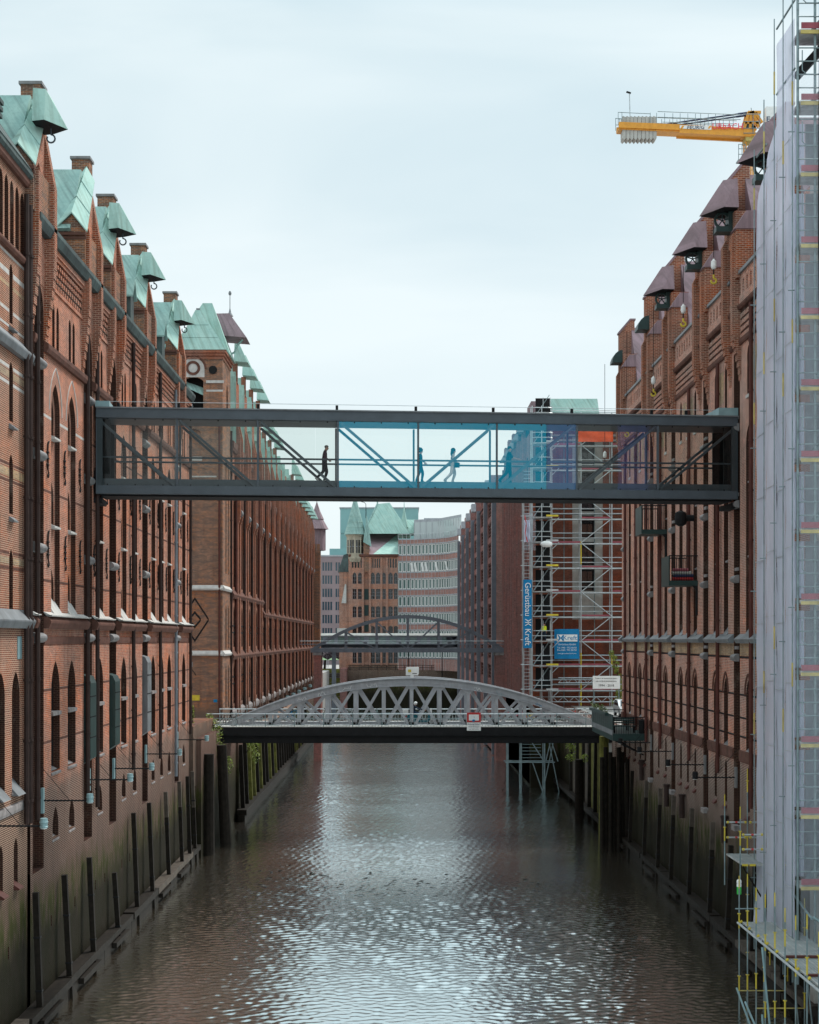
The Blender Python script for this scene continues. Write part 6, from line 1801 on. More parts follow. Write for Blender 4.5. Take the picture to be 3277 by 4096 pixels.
# memorial sign and parked car on the square
ms = T('memorial_sign', 'white notice board on posts reading 1994 - 2018 before the scaffold', 'sign', (19.3, 133, 8.2))
MB().box(18.0, 132.98, 10.35, 20.55, 133.03, 11.55).build('board', WHITE, ms)
for x in (18.1, 20.45): bar('post', GALVB, ms, (x, 133.06, 8.2), (x, 133.06, 11.6), .04)
text_mesh('lettering', 'Theater in der Speicherstadt, Spielort', .15, BLACK, ms, facing((19.25, 132.97, 11.32)), .004, sx=.9)
text_mesh('lettering', 'DER HAMBURGER JEDERMANN', .14, BLACK, ms, facing((19.25, 132.97, 11.05)), .004)
text_mesh('lettering', '1994 - 2018', .3, BLACK, ms, facing((19.25, 132.97, 10.65)), .004)
car = T('parked_car', 'silver car parked on the square behind the terrace', 'car', (19.9, 127, 8.2))
def carf():
    x, y, z = 19.9, 125, 8.2
    prof = [(y - 2.1, z + .35), (y - 2.1, z + .75), (y - 1.2, z + .95), (y - .45, z + 1.45), (y + 1.1, z + 1.48), (y + 1.9, z + 1.0), (y + 2.15, z + .9), (y + 2.15, z + .35)]
    MB().prism(prof, 'x', x - .88, x + .88).build('body', GALV, car)
    MB().add([(x - .72, y - 1.2, z + .97), (x + .72, y - 1.2, z + .97), (x + .62, y - .5, z + 1.44), (x - .62, y - .5, z + 1.44)], [(0, 1, 2, 3)]).build('windscreen', GLASSD, car)
    MB().add([(x - .885, y - 1.0, z + .97), (x - .885, y + 1.6, z + .99), (x - .885, y + 1.0, z + 1.4), (x - .885, y - .4, z + 1.4)], [(0, 1, 2, 3)]).build('side_window', GLASSD, car)
    for dy in (-1.35, 1.35):
        for dx in (-.8, .8):
            w = MB().tube((x + dx - .1, y + dy, z + .32), (x + dx + .1, y + dy, z + .32), .32, 14).build('wheel', BLACK, car)
            MB().tube((x + dx - .11, y + dy, z + .32), (x + dx + .11, y + dy, z + .32), .19, 10).build('rim', GALV, w)
    for dx in (-.6, .6):
        MB().box(x + dx - .18, y - 2.12, z + .6, x + dx + .18, y - 2.08, z + .74).build('headlight', WHITE, car)
carf()

# ================================================================ grey steel arch footbridge further on
FB = T('steel_footbridge', 'dark grey bowstring arch footbridge on brick piers beyond the road bridge', 'footbridge', (1, 175, 13))
def footbridge():
    y, x0, x1 = 175.0, -10.8, 13.1
    xc, hf = (x0 + x1) / 2 - .2, (x1 - x0) / 2
    zb, zr = 13.35, 4.2
    def za(x): return zb + .4 + zr * (1 - ((x - xc) / hf) ** 2)
    for yy in (y, y + 3.0):
        MB().box(x0 - .2, yy - .15, zb, x1 + .2, yy + .15, zb + .5).build('tie_beam', STEELF, FB)
        n = 24; c = MB()
        xs = [xc - hf + 2 * hf * i / n for i in range(n + 1)]
        for a, b in zip(xs, xs[1:]): c.prism([(a, za(a)), (b, za(b)), (b, za(b) - .38), (a, za(a) - .38)], 'y', yy - .16, yy + .16)
        c.build('arch_rib', STEELF, FB)
        vx = [-6.7, -2.9, .98, 4.77, 8.57]
        for x in vx: MB().box(x - .13, yy - .12, zb + .5, x + .13, yy + .12, za(x) - .36).build('hanger', STEELF, FB)
        for a, b in ((-6.7, -2.9), (-2.9, .98), (4.77, .98), (8.57, 4.77)):
            MB().beam((a, yy, za(a) - .4), (b + (-.3 if b > a else .3), yy, zb + .55), .12, .16).build('diagonal', STEELF, FB)
        for z, m_ in ((14.75, GALV), (14.35, STEELF)): bar('rail', m_, FB, (x0 - 1.5, yy - .2, z), (x1, yy - .2, z), .035)
    MB().box(x0, y, zb + .1, x1, y + 3, zb + .3).build('deck', ASPH, FB)
    for a, b in ((x0 + .2, x0 + 1.1), (x1 - 1.3, x1 - .1)):
        p = MB().box(a, y - .3, -1, b, y + 3.3, zb - .35).build('pier', BR_R4, FB)
        MB().box(a - .1, y - .4, zb - .35, b + .1, y + 3.4, zb - .02).build('pier_cap', GRAN, p)
footbridge()

# ================================================================ far end of the canal
FQ = T('quay_wall', 'far quay wall with dark railing below the tower warehouse and office', 'quay wall', (0, 314, 0))
MB().box(-11.6, 314, -2, 40, 331, 8.1).build('wall', BR_L3, FQ)
MB().box(-13, 308, -2, -11.6, 331, 8.6).build('return_wall', BR_R4, FQ)
for x in range(-11, 13, 2): bar('rail_post', BLACK, FQ, (x, 314.1, 8.1), (x, 314.1, 9.2), .05)
for z in (9.2, 8.7): bar('rail', BLACK, FQ, (-11.5, 314.1, z), (13, 314.1, z), .05)
TQ = T('quay_wall', 'greenish timber plank quay wall far left behind the brick pier', 'quay wall', (-16, 312, 0))
for k in range(8): block('plank', TIMBM if k % 3 else TIMBG, TQ, -24, 310.0 + .05 * (k % 2), .6 + k * 1.0, -13.02, 310.6, 1.5 + k * 1.0)

# ---- tower warehouse with spire
YT = 318.0
PT = Plane((0, YT), (1, 0))
TW = T('tower_warehouse', 'orange brick warehouse with green conical spire closing the canal view', 'warehouse', (-6, YT, 8))
def tower():
    k = .2233
    mb = MB(); holes = []; ws = []
    cols = [(-10.15, .9), (-8.95, .9), (-6.1, 1.0), (-4.9, 1.0), (-3.6, .9), (-2.1, 1.0), (-.95, .9)]
    for x, w in cols:
        for a, b, kd in ((27.3, 29.9, 'point'), (23.9, 26.2, 'rect'), (19.8, 22.3, 'seg'), (16.0, 17.9, 'seg'), (9.6, 13.2, 'rect'), (8.2, 9.0, 'seg')):
            holes.append(arch(x, w, a, b, kd)); ws.append((x, w, a, b, kd))
    for x0, x1, n in ((-10.9, -8.3, 4), (-6.8, -4.3, 5), (-3.0, -.6, 4)):
        for i in range(n):
            c = x0 + (x1 - x0) * (i + .5) / n
            holes.append(arch(c, (x1 - x0) / n * .6, 30.9, 33.0, 'round')); ws.append((c, (x1 - x0) / n * .6, 30.9, 33.0, 'round'))
    holes.append(arch(-7.5, 1.1, 10, 30.0))
    wall(mb, PT, [(-11.5, 8.05), (-.45, 8.05), (-.45, 33.6), (-11.5, 33.6)], holes, 0, .4)
    wall(mb, PT, [(-8.1, 10), (-6.9, 10), (-6.9, 30), (-8.1, 30)], [], .4, 0)
    mb.build('wall', BR_T, TW)
    MB().box(-11.4, YT + .8, 8.05, -.5, YT + 20, 33.5).build('light_block_core', DARK, TW)
    for (x, w, a, b, kd) in ws: window(TW, PT, x, w, a, b, kd, .35, (1, 2), pane=GLASSD, fmat=PIPEG, fw=.07, sub=b - a > 1.9 and kd != 'round')
    for z in (12.6, 16.6, 20.2, 23.8): d = MB().box(-8.0, YT + .36, z, -7.0, YT + .39, z + 2.4).build('loading_door', DGREEN, TW)
    for x in (-8.3, -6.7, -4.15, -2.9): MB().box(x - .22, YT - .35, 9, x + .22, YT, 33.2).build('pilaster', BR_T, TW)
    MB().box(-11.5, YT - .08, 8.05, -.45, YT - .004, 9.3).build('dark_plinth', BR_L3, TW)
    ledge('string_course', TW, PT, -11.3, -.45, 14.4, 15.0, .3, GRAN, .3)
    ledge('eaves_moulding', TW, PT, -11.5, -.4, 33.3, 33.9, .35, DSTONE)
    # left chamfered corner with oriel and finials
    MB().box(-13.6, YT + .5, 8.05, -11.5, YT + 12, 30).build('corner_bay', BR_T, TW)
    MB().box(-14.1, YT, 15.6, -11.6, YT + 3, 17.4).build('stone_balcony', STONE, TW)
    MB().prism([(-13.1, 23.0), (-12.0, 23.0), (-12.0, 27.2), (-12.3, 27.3)], 'y', YT + .2, YT + .5).build('stone_gable', STONE, TW)
    MB().prism([(-13.9, 30), (-12.6, 33.8), (-11.4, 34.2), (-11.4, 30)], 'y', YT + .3, YT + 10).build('corner_roof', VERD, TW)
    # turret and spire
    cx, cy = -10.05, YT + 1.2
    tr = MB().lathe((cx, cy, 32.2), [(1.6, 0), (1.9, .8), (1.9, 5.6), (2.15, 6.0), (2.15, 6.2)], 8).build('turret', SANDST, TW)
    for a in (-PI / 2 - .78, -PI / 2, -PI / 2 + .78):
        q = Vector((math.cos(a), math.sin(a), 0)); p = Vector((cx, cy, 34.2)) + q * 1.78
        r_ = Matrix.Rotation(a + PI / 2, 4, 'Z'); r_.translation = p
        w = link('turret_window', MB().box(-.6, -.03, 0, .6, .03, 2.9).mesh('turret_window', GLASSD), TW, mat4=r_)
        link('frame', MB().box(-.05, -.05, 0, .05, -.031, 2.9).box(-.6, -.05, 1.4, .6, -.031, 1.5).mesh('frame', PIPEG), TW, mat4=r_)
    sp = MB().lathe((cx, cy, 38.35), [(2.5, 0), (2.3, .5), (1.3, 4.2), (.35, 7.9), (.08, 8.9), (.05, 9.6)], 12).build('spire', COP, TW)
    for z, r in ((1.6, 2.05), (2.8, 1.72), (4.0, 1.38), (5.4, 1.0)): MB().lathe((cx, cy, 38.35 + z), [(r, 0), (r + .03, .03), (r, .06)], 12).build('spire_seam', COPL, sp)
    # hoist gable with steep copper hood
    MB().prism(arch(-7.5, 1.3, 30, 38.2), 'y', YT - .2, YT + 3).build('hoist_gable', BR_L3, TW)
    MB().add([(-8.2, YT - .6, 36.6), (-6.4, YT - .6, 35.6), (-6.9, YT - .5, 39.4), (-7.5, YT + .2, 42.6), (-8.2, YT + 3, 36.6), (-6.4, YT + 3, 35.6), (-7.4, YT + 3, 42.4)], [(0, 1, 2), (0, 2, 3), (1, 5, 6, 3, 2), (0, 3, 6, 4)]).build('hoist_hood', COP, TW)
    # roofs
    MB().add([(-11.3, YT - .2, 33.9), (-.4, YT - .2, 33.9), (-.4, YT + 14, 39.6), (-9, YT + 14, 39.6), (-11.3, YT + 8, 33.9)], [(0, 1, 2, 3), (0, 3, 4)]).build('lower_roof', CBR, TW)
    MB().add([(-6.0, YT - .26, 33.95), (-.35, YT - .26, 33.95), (-.35, YT + 13.7, 39.66), (1.2, YT + 13.8, 39.8)], [(0, 1, 2)]).build('roof_patch', COPL, TW)
    MB().add([(-8.4, YT + 6.5, 39.0), (2.4, YT + 6.5, 39.0), (2.4, YT + 22, 39.0), (-8.4, YT + 22, 39.0), (-5.2, YT + 11, 46.2), (-2.4, YT + 11, 46.5), (-2.4, YT + 18, 46.5), (-5.2, YT + 18, 46.2)],
             [(4, 5, 6, 7), (0, 1, 5, 4), (1, 2, 6, 5), (2, 3, 7, 6), (3, 0, 4, 7)]).build('upper_roof', COPL, TW)
    MB().path([(-8.4, YT + 6.45, 39.0), (-5.2, YT + 10.95, 46.25), (-5.2, YT + 11, 46.8)], .18, 5).build('ridge', COP, TW)
    MB().lathe((.95, YT + 9, 40.6), [(1.0, 0), (.55, 2), (.1, 4.6), (.05, 6)], 8).build('small_spire', COPL, TW)
    MB().add([(.2, YT + 8, 39.2), (5.2, YT + 8, 39.2), (5.2, YT + 16, 39.2), (.2, YT + 16, 39.2), (1.6, YT + 11, 42.6), (4.2, YT + 11, 42.6), (4.2, YT + 14, 42.6), (1.6, YT + 14, 42.6)],
             [(4, 5, 6, 7), (0, 1, 5, 4), (1, 2, 6, 5), (2, 3, 7, 6), (3, 0, 4, 7)]).build('side_roof', COPL, TW)
    MB().path([(-7.9, YT + 12, 43), (-7.9, YT + 12, 46.2), (-8.2, YT + 12, 46.6), (-9.2, YT + 12, 46.9)], .07, 5).build('roof_lamp', BLACK, TW)
tower()

# ---- curved office with white-framed windows
OF = T('office_building', 'curved brick office block with rows of white framed windows and glass penthouse', 'office', (5, 305, 8))
def office():
    ctrl = [(398.2, 318.0), (412, 317.4), (425, 315.5), (438, 313.5), (449, 310.0), (458.6, 304.0)]
    pts = [Vector(((u - 400) * y / 1424, y)) for u, y in ctrl]
    # resample to equal lengths
    seg = [(b - a).length for a, b in zip(pts, pts[1:])]; tot = sum(seg); n = 22
    def at(t):
        t *= tot
        for a, b, l in zip(pts, pts[1:], seg):
            if t <= l + 1e-6: return a.lerp(b, t / l)
            t -= l
        return pts[-1]
    P = [at(i / n) for i in range(n + 1)]
    tops = [36.0 - 3.82 * k for k in range(7)]
    zs = [37.3] + [v for t in tops for v in (t, t - 2.25)] + [8.05]
    for k in range(0, len(zs), 2):
        zt, zb_ = zs[k], zs[k + 1]
        b = MB()
        for i in range(n):
            pl = Plane(P[i], P[i + 1] - P[i]); L = (P[i + 1] - P[i]).length
            b.add([pl.p(0, zb_), pl.p(L, zb_), pl.p(L, zt), pl.p(0, zt), pl.p(0, zb_, .4), pl.p(L, zb_, .4), pl.p(L, zt, .4), pl.p(0, zt, .4)], [(0, 1, 2, 3), (0, 1, 5, 4), (3, 2, 6, 7)])
        b.build('brick_spandrel', BR_O, OF)
        for z in (zt - .22, zb_ + .02) if k < 14 else (zt - .22, 13.0 - 2.4):
            c = MB()
            for i in range(n):
                pl = Plane(P[i], P[i + 1] - P[i]); L = (P[i + 1] - P[i]).length
                c.add([pl.p(0, z, -.06), pl.p(L, z, -.06), pl.p(L, z + .2, -.06), pl.p(0, z + .2, -.06), pl.p(0, z, 0), pl.p(L, z, 0), pl.p(L, z + .2, 0), pl.p(0, z + .2, 0)], [(0, 1, 2, 3), (0, 1, 5, 4), (3, 2, 6, 7)])
            c.build('concrete_band', STEELG, OF)
        for i in range(1, n):
            pl = Plane(P[i], P[i + 1] - P[i])
            MB().add([pl.p(-.05, zb_, -.04), pl.p(.05, zb_, -.04), pl.p(.05, zt, -.04), pl.p(-.05, zt, -.04)], [(0, 1, 2, 3)]).build('panel_joint', STEELG, OF)
    L = tot / n
    for k, t in enumerate(tops):
        for i in range(n):
            pl = Plane(P[i], P[i + 1] - P[i])
            window(OF, pl, L / 2, L * .86, t - 2.2, t - .05, 'rect', .12, (0, 0), pane=GLASSG, fmat=WHITE, fw=.13)
            if (k, i) in ((1, 3), (1, 4), (1, 6), (1, 7), (1, 10), (1, 14)):
                q = [pl.p(L * .2, t - 2.1, .05), pl.p(L * .8, t - 2.1, .05), pl.p(L * .8, t - .2, -.5), pl.p(L * .2, t - .2, -.5)]
                MB().add(q, [(0, 1, 2, 3)]).build('open_sash', WHITE, OF)
    m = MB(); inner = [Vector((p.x, p.y + .45)) for p in P]
    m.prism([(p.x, p.y) for p in inner] + [(13, 330), (-.3, 330)], 'z', 8.05, 37.25)
    m.build('light_block_core', GLASSD, OF)
    # glass penthouse set back on the roof
    pp = [Vector((3.2, 320)), Vector((8.5, 317)), Vector((13.2, 306))]
    b = MB(); b.prism([(p.x, p.y) for p in pp] + [(14, 330), (3.2, 330)], 'z', 41.2, 41.8); b.build('penthouse_roof', STEELG, OF)
    for a, c in zip(pp, pp[1:]):
        pl = Plane(a, c - a); LL = (c - a).length; nn = int(LL / 1.3)
        for i in range(nn):
            MB().add([pl.p(LL * i / nn, 37.3), pl.p(LL * (i + 1) / nn - .06, 37.3), pl.p(LL * (i + 1) / nn - .06, 41.2), pl.p(LL * i / nn, 41.2)], [(0, 1, 2, 3)]).build('glass_panel', GLASSP, OF)
            MB().add([pl.p(LL * i / nn - .06, 37.3, -.05), pl.p(LL * i / nn + .06, 37.3, -.05), pl.p(LL * i / nn + .06, 41.2, -.05), pl.p(LL * i / nn - .06, 41.2, -.05)], [(0, 1, 2, 3)]).build('mullion', STEELG, OF)
    for i in range(n + 1): bar('rail_post', GALV, OF, (P[i].x, P[i].y + .3, 37.3), (P[i].x, P[i].y + .3, 38.4), .05)
    for i in range(n): bar('roof_rail', GALV, OF, (P[i].x, P[i].y + .3, 38.4), (P[i + 1].x, P[i + 1].y + .3, 38.4), .05)
    MB().box(5.5, 325, 41.8, 9.5, 328, 42.6).build('roof_plant', STEELG, OF)
GLASSP = glass_mat('penthouse_glass', (0.45, 0.5, 0.5), .05)
office()

# ---- far left office with window strips, teal block behind
PO = T('office_building', 'mauve office block with six rows of narrow blue windows at far left', 'office', (-19, 390, 8))
def office2():
    pl = Plane((0, 390), (1, 0)); mb = MB(); holes = []
    rows = [33.7 - 3.6 * r for r in range(7)]
    xs = [-24.6 + .72 * i for i in range(16)]
    xs = [x for i, x in enumerate(xs) if i % 5 != 4]
    for z in rows:
        for x in xs: holes.append(arch(x, .5, z, z + 2.3, 'rect'))
    wall(mb, pl, [(-40, 8), (-12, 8), (-12, 37.6), (-40, 37.6)], holes, 0, .3)
    mb.build('wall', MAUVE, PO)
    MB().box(-40, 390.5, 8, -12, 410, 37.5).build('light_block_core', DARK, PO)
    for z in rows:
        for x in xs: window(PO, pl, x, .5, z, z + 2.3, 'rect', .25, (0, 0), pane=GLASSB, fmat=PIPEG, fw=.06, sub=False)
    MB().box(-40, 389.8, 37.6, -12, 411, 38.0).build('roof_edge', STEELG, PO)
    MB().box(-19.5, 394, 38.0, -14, 400, 40).build('roof_plant', TEALG, PO)
GLASSB = glass_mat('window_glass_blue', (0.05, 0.09, 0.12))
office2()
TB = T('office_building', 'large plain teal glass block rising behind the tower warehouse roofs', 'office', (-6, 430, 8))
def teal():
    for k in range(5):
        for i in range(6):
            x0 = -18.1 + i * 3.95
            block('glass_panel', TEALG, TB, x0 + .04, 430, 16 + k * 7.7 + .06, x0 + 3.9, 431, 16 + (k + 1) * 7.7 - .06)
    MB().box(-18.0, 430.4, 8, 5.5, 450, 54.4).build('core', LAMPG, TB)
    MB().box(-18.3, 429.8, 54.45, 5.8, 450, 54.8).build('roof_edge', STEELG, TB)
teal()

# ---- elevated railway with a train
VD = T('railway_viaduct', 'dark steel railway viaduct crossing behind the arch footbridge', 'viaduct', (-2, 284, 0))
MB().box(-30, 282, 12.5, 11.6, 287, 13.2).build('deck', STEELF, VD)
for x in (-16.0, -13.2): MB().box(x - .4, 284, 0, x + .4, 285, 12.5).build('pillar', STEELF, VD)
for x in (1.7, 8.4): bar('pillar', BLACK, VD, (x, 284, 0), (x, 284, 12.5), .09)
bar('rail', GALV, VD, (-30, 282, 14.2), (11.6, 282, 14.2), .05)
TR = T('metro_train', 'dark metro train with pale roof standing on the viaduct', 'train', (-2, 284.5, 13.2))
def train():
    pl = Plane((0, 283.4), (1, 0)); mb = MB(); holes = []; xs = [-24 + 2.05 * i for i in range(18)]
    for i, x in enumerate(xs): holes.append(arch(x, 1.35 if i % 4 else .9, 14.0, 15.4, 'rect'))
    wall(mb, pl, [(-25.5, 13.25), (11.5, 13.25), (11.5, 15.65), (-25.5, 15.65)], holes, 0, .12)
    mb.build('body', STEELF, TR)
    for i, x in enumerate(xs): window(TR, pl, x, 1.35 if i % 4 else .9, 14.0, 15.4, 'rect', .1, (0, 0), pane=GLASSG, fmat=BLACK, fw=.06, sub=False)
    MB().prism([(283.2, 15.6), (283.2, 15.75), (283.6, 16.15), (285.6, 16.15), (286, 15.7), (286, 15.6)], 'x', -25.6, 11.6).build('roof', CONC, TR)
    MB().box(-25.5, 285.4, 13.25, 11.5, 285.6, 15.6).build('far_side', STEELF, TR)
train()
tr_ = T('street_tree', 'dark purplish tree standing on the far left bank behind the pier', 'tree', (-17.2, 325, 8.2))
MB().tube((-17.2, 325, 8.2), (-17.0, 325, 11.5), .3, 8, .15).build('trunk', TIMB, tr_)
_m = MB(); _r = random.Random(21)
for c, r in (((-17.4, 325, 12.0), (2.6, 2, 1.6)), ((-15.2, 324, 11.2), (1.8, 1.6, 1.2)), ((-19.4, 325, 11.4), (1.8, 1.6, 1.3))): leaves(_m, c, r, 420, .28, _r)
_m.build('crown', leaf_mat('leaves_purple', (.05, .03, .045), (.1, .07, .08)), tr_, fix=False, kind='stuff')
for k, (x, lab) in enumerate(((-17.6, 'left'), (-14.8, 'right'))):
    mk = T('market_canopy', 'pale green canopy on the far left bank, %s one of the pair' % lab, 'canopy', (x, 320, 8.6), 'canopies on the far left bank')
    MB().add([(x - 1.4, 319, 10.3), (x + 1.3, 319, 10.3), (x + 1.3, 321.5, 10.3), (x - 1.4, 321.5, 10.3), (x - .1, 320.2, 11.0)], [(0, 1, 4), (1, 2, 4), (2, 3, 4), (3, 0, 4)]).build('canvas', leaf_mat('canvas_green%d' % k, (.25, .42, .2), (.4, .55, .3)), mk)
    for dx in (-1.3, 1.2): bar('pole', GALV, mk, (x + dx, 319.1, 8.6), (x + dx, 319.1, 10.35), .05)

# ================================================================ tower crane
YC = 190.0
CR = T('tower_crane', 'orange tower crane with concrete ballast blocks behind the right warehouse roofs', 'crane', (47, YC, 8.2))
def cpt(x, y, dy=0): 
    """position at the crane's depth, read from the close view of the crane"""
    u, v = 610 + x * .12131, 85 + y * .12131
    return Vector(((u - 400) * YC / 1424, YC + dy, 15 + (639 - v) * YC / 1424))
def crane():
    a, b = cpt(60, 372), cpt(1100, 418)
    for dy in (-1.0, 1.0):
        q0, q1, q2 = cpt(62, 352, dy), cpt(560, 372, dy), cpt(1150, 400, dy)
        MB().beam(q0, q1, .3, .75).build('counter_jib_beam', CRANE, CR)
        MB().beam(q1 + Vector((0, 0, -.2)), q2 + Vector((0, 0, -.25)), .3, 1.1).build('counter_jib_beam', CRANE, CR)
    p0, p2 = cpt(62, 380), cpt(1100, 428)
    MB().beam(p0, p2, 1.9, .15).build('counter_jib_deck', CRANE, CR)
    for i in range(9):
        p = cpt(95 + i * 31.5, 275); q = cpt(95 + (i + 1) * 31.5 - 3, 470)
        pr = [(p.x, q.z + .25), (p.x + (q.x - p.x) * .5, q.z), (q.x, q.z + .25), (q.x, p.z - .1), (p.x, p.z)]
        blk = MB().prism(pr, 'y', YC - .8, YC + .8).build('ballast_block', CONC, CR)
        MB().path([(p.x + .1, YC - .3, p.z - .05), (p.x + .2, YC - .3, p.z + .2), (p.x + .35, YC - .3, p.z - .05)], .04, 4).build('lifting_eye', BLACK, blk)
    # railings
    for dy in (-1.1, 1.1):
        for (xa, ya), (xb, yb) in (((57, 250), (318, 262)), ((57, 305), (90, 305)), ((380, 243), (1060, 270)), ((380, 290), (1060, 310)), ((420, 330), (1010, 345))):
            bar('rail', GALVB, CR, cpt(xa, ya, dy), cpt(xb, yb, dy), .045)
        for x in (57, 88, 320, 372, 438, 505, 565, 628, 690, 733, 795, 855, 918, 1000): bar('rail_post', GALVB, CR, cpt(x, 248 + (x - 57) * .022, dy), cpt(x, 350 + x * .03, dy), .04)
    for dy in (-.5, .5): bar('tie_bar', NAVY, CR, cpt(400, 342, dy), cpt(1050, 250, dy), .11); bar('tie_bar', NAVY, CR, cpt(1050, 250, dy), cpt(1150, 236, dy), .14)
    # head frame
    for xa, ya, xb, yb in ((1090, 390, 1130, 245), (1210, 360, 1160, 235), (1125, 245, 1230, 245), (1100, 330, 1215, 330), (1140, 390, 1150, 240), (1185, 250, 1240, 330)):
        for dy in (-.8, .8): MB().beam(cpt(xa, ya, dy), cpt(xb, yb, dy), .35, .35).build('head_frame', CRANE, CR)
    q0, q1 = cpt(1085, 440), cpt(1180, 390); MB().box(q0.x, YC - 1.2, q0.z, q1.x, YC + 1.2, q1.z).build('slewing_ring', CRANE, CR)
    q0, q1 = cpt(1095, 380), cpt(1165, 325); MB().box(q0.x, YC - .9, q0.z, q1.x, YC + .9, q1.z).build('winch', DGREEN, CR)
    q0, q1 = cpt(1105, 480), cpt(1175, 440); MB().box(q0.x, YC - 1.0, q0.z, q1.x, YC + 1.0, q1.z).build('mast_head', YELD, CR)
    # cab-side cage and main jib root
    for x in (1160, 1215): bar('cage_post', GALVB, CR, cpt(x, 430, -1.3), cpt(x, 265, -1.3), .05)
    for y in (270, 330, 385, 425): bar('cage_rail', GALVB, CR, cpt(1080, y, -1.3), cpt(1220, y, -1.3), .05)
    q0, q1 = cpt(1275, 335), cpt(1420, 195); MB().box(q0.x, YC - .8, q0.z, q1.x, YC + .8, q1.z).build('sign_box', WHITE, CR)
    for dy in (-.7, .7): MB().beam(cpt(1180, 420, dy), cpt(1900, 400, dy), .3, .35).build('main_jib', CRANE, CR)
    # lattice mast
    zt, zb_ = cpt(0, 480).z, 8.2
    xa, xb = cpt(1112, 0).x, cpt(1170, 0).x
    for x in (xa, xb):
        for dy in (-.55, .55): bar('mast_leg', CRANE, CR, (x, YC + dy, zb_), (x, YC + dy, zt), .11)
    z = zt; k = 0
    while z > 60:
        for dy in (-.55, .55):
            bar('mast_brace', YELD, CR, (xa if k % 2 else xb, YC + dy, z), (xb if k % 2 else xa, YC + dy, z - 1.25), .05)
            bar('mast_strut', YELD, CR, (xa, YC + dy, z), (xb, YC + dy, z), .05)
        z -= 1.25; k += 1
    q0, q1 = cpt(1045, 640), cpt(1110, 630); MB().box(q0.x, YC - .9, q0.z, q1.x, YC + .5, q1.z).build('platform', GALVB, CR)
    for x in (1047, 1075, 1102): bar('rail_post', GALVB, CR, cpt(x, 630, -.9), cpt(x, 508, -.9), .045)
    for y in (508, 545, 590): bar('rail', GALVB, CR, cpt(1045, y, -.9), cpt(1105, y, -.9), .045)
    m = cpt(165, 260); t = cpt(160, 58)
    bar('mast_pole', GALV, CR, m, t, .07); MB().beam(cpt(135, 56), cpt(172, 68), .3, .15).build('floodlight', BLACK, CR)
    bar('antenna', GALVB, CR, cpt(1168, 235), cpt(1163, 188), .05)
    # lettering
    n1 = MB(); q0, q1 = cpt(560, 398, -1.2), cpt(820, 360, -1.2)
    MB().add([cpt(560, 385, -1.2), cpt(820, 396, -1.2), cpt(820, 366, -1.2), cpt(560, 358, -1.2)], [(0, 1, 2, 3)]).build('name_board', WHITE, CR, fix=False)
    for xq in (565, 788): MB().add([cpt(xq, 386, -1.21), cpt(xq + 18, 386, -1.21), cpt(xq + 34, 362, -1.21), cpt(xq + 16, 362, -1.21)], [(0, 1, 2, 3)]).build('stripe', CRANE, CR, fix=False)
    text_mesh('lettering', 'FEURIG', .62, NAVY, CR, facing(cpt(690, 377, -1.23)), .01, sx=1.15, shear=.15)
    text_mesh('lettering', 'URbACH', 1.15, PINK, CR, facing(cpt(952, 372, -1.3)), .03, sx=.92)
    text_mesh('lettering', 'EC', .95, NAVY, CR, facing(cpt(1316, 302, -.85)), .02, sx=1.2)
crane()

# ================================================================ scaffold on the far brick end wall
SCF = T('facade_scaffold', 'galvanised scaffold bays across the dark red end wall with red toe boards', 'scaffold', (18, 144, 8.2))
def facade_scaffold():
    yo, yi = 143.2, 144.6
    lv = [9.9 + 2.46 * k for k in range(12)]
    xs = [15.1, 18.2, 21.3, 24.4]
    for x in xs:
        for y in (yo, yi): bar('standard', GALV, SCF, (x, y, 8.2), (x, y, 37.8), .06)
        bar('standard_top', YELP, SCF, (x, yo, 12.4), (x, yo, 13.6), .066)
        if x == 18.2: bar('standard_top', YELP, SCF, (x, yo, 22.5), (x, yo, 24.8), .066); bar('standard_top', YELP, SCF, (x, yo, 8.3), (x, yo, 10.6), .066)
    for k, z in enumerate(lv):
        for i, (a, b) in enumerate(zip(xs, xs[1:])):
            MB().box(a + .05, yo, z - .07, b - .05, yi, z - .01).build('deck', PLANK, SCF)
            bar('ledger', GALV, SCF, (a, yo - .03, z - .12), (b, yo - .03, z - .12), .055)
            for h in (.5, 1.0): bar('guard_rail', GALV, SCF, (a, yo, z + h), (b, yo, z + h), .04)
            if (k + i) % 2 == 0 or k < 3: MB().box(a + .08, yo - .05, z + .01, b - .08, yo - .02, z + .17).build('toe_board', REDB, SCF)
        a, b = (18.2, 21.3) if k % 2 == 0 else (21.3, 18.2)
        if k < 11: bar('diagonal', GALV, SCF, (a, yo - .08, z), (b, yo - .08, z + 2.46), .045)
    for x in (16.65, 19.75, 22.85): bar('inner_standard', GALVB, SCF, (x, yi, 8.2), (x, yi, 37.8), .05)
    for k, z in enumerate(lv):
        for h in (.55, 1.05): bar('inner_rail', GALVB, SCF, (15.1, yi, z + h), (24.4, yi, z + h), .035)
        MB().box(15.1, yo - .02, z - .2, 24.4, yo + .03, z - .08).build('deck_edge', TIMBG, SCF)
    # lattice beams at the foot
    for z in (9.2, 8.7):
        bar('lattice_chord', GALV, SCF, (13.5, yo - .6, z), (24, yo - .6, z), .05)
    for k in range(18): bar('lattice_web', GALV, SCF, (13.6 + k * .55, yo - .6, 9.2 if k % 2 else 8.7), (14.15 + k * .55, yo - .6, 8.7 if k % 2 else 9.2), .03)
    for z in (11.1, 10.6): bar('lattice_chord', GALV, SCF, (15.9, yo - .3, z), (19.8, yo - .3, z), .05)
    for k in range(8): bar('lattice_web', GALV, SCF, (15.9 + k * .48, yo - .3, 11.1 if k % 2 else 10.6), (16.38 + k * .48, yo - .3, 10.6 if k % 2 else 11.1), .03)
facade_scaffold()
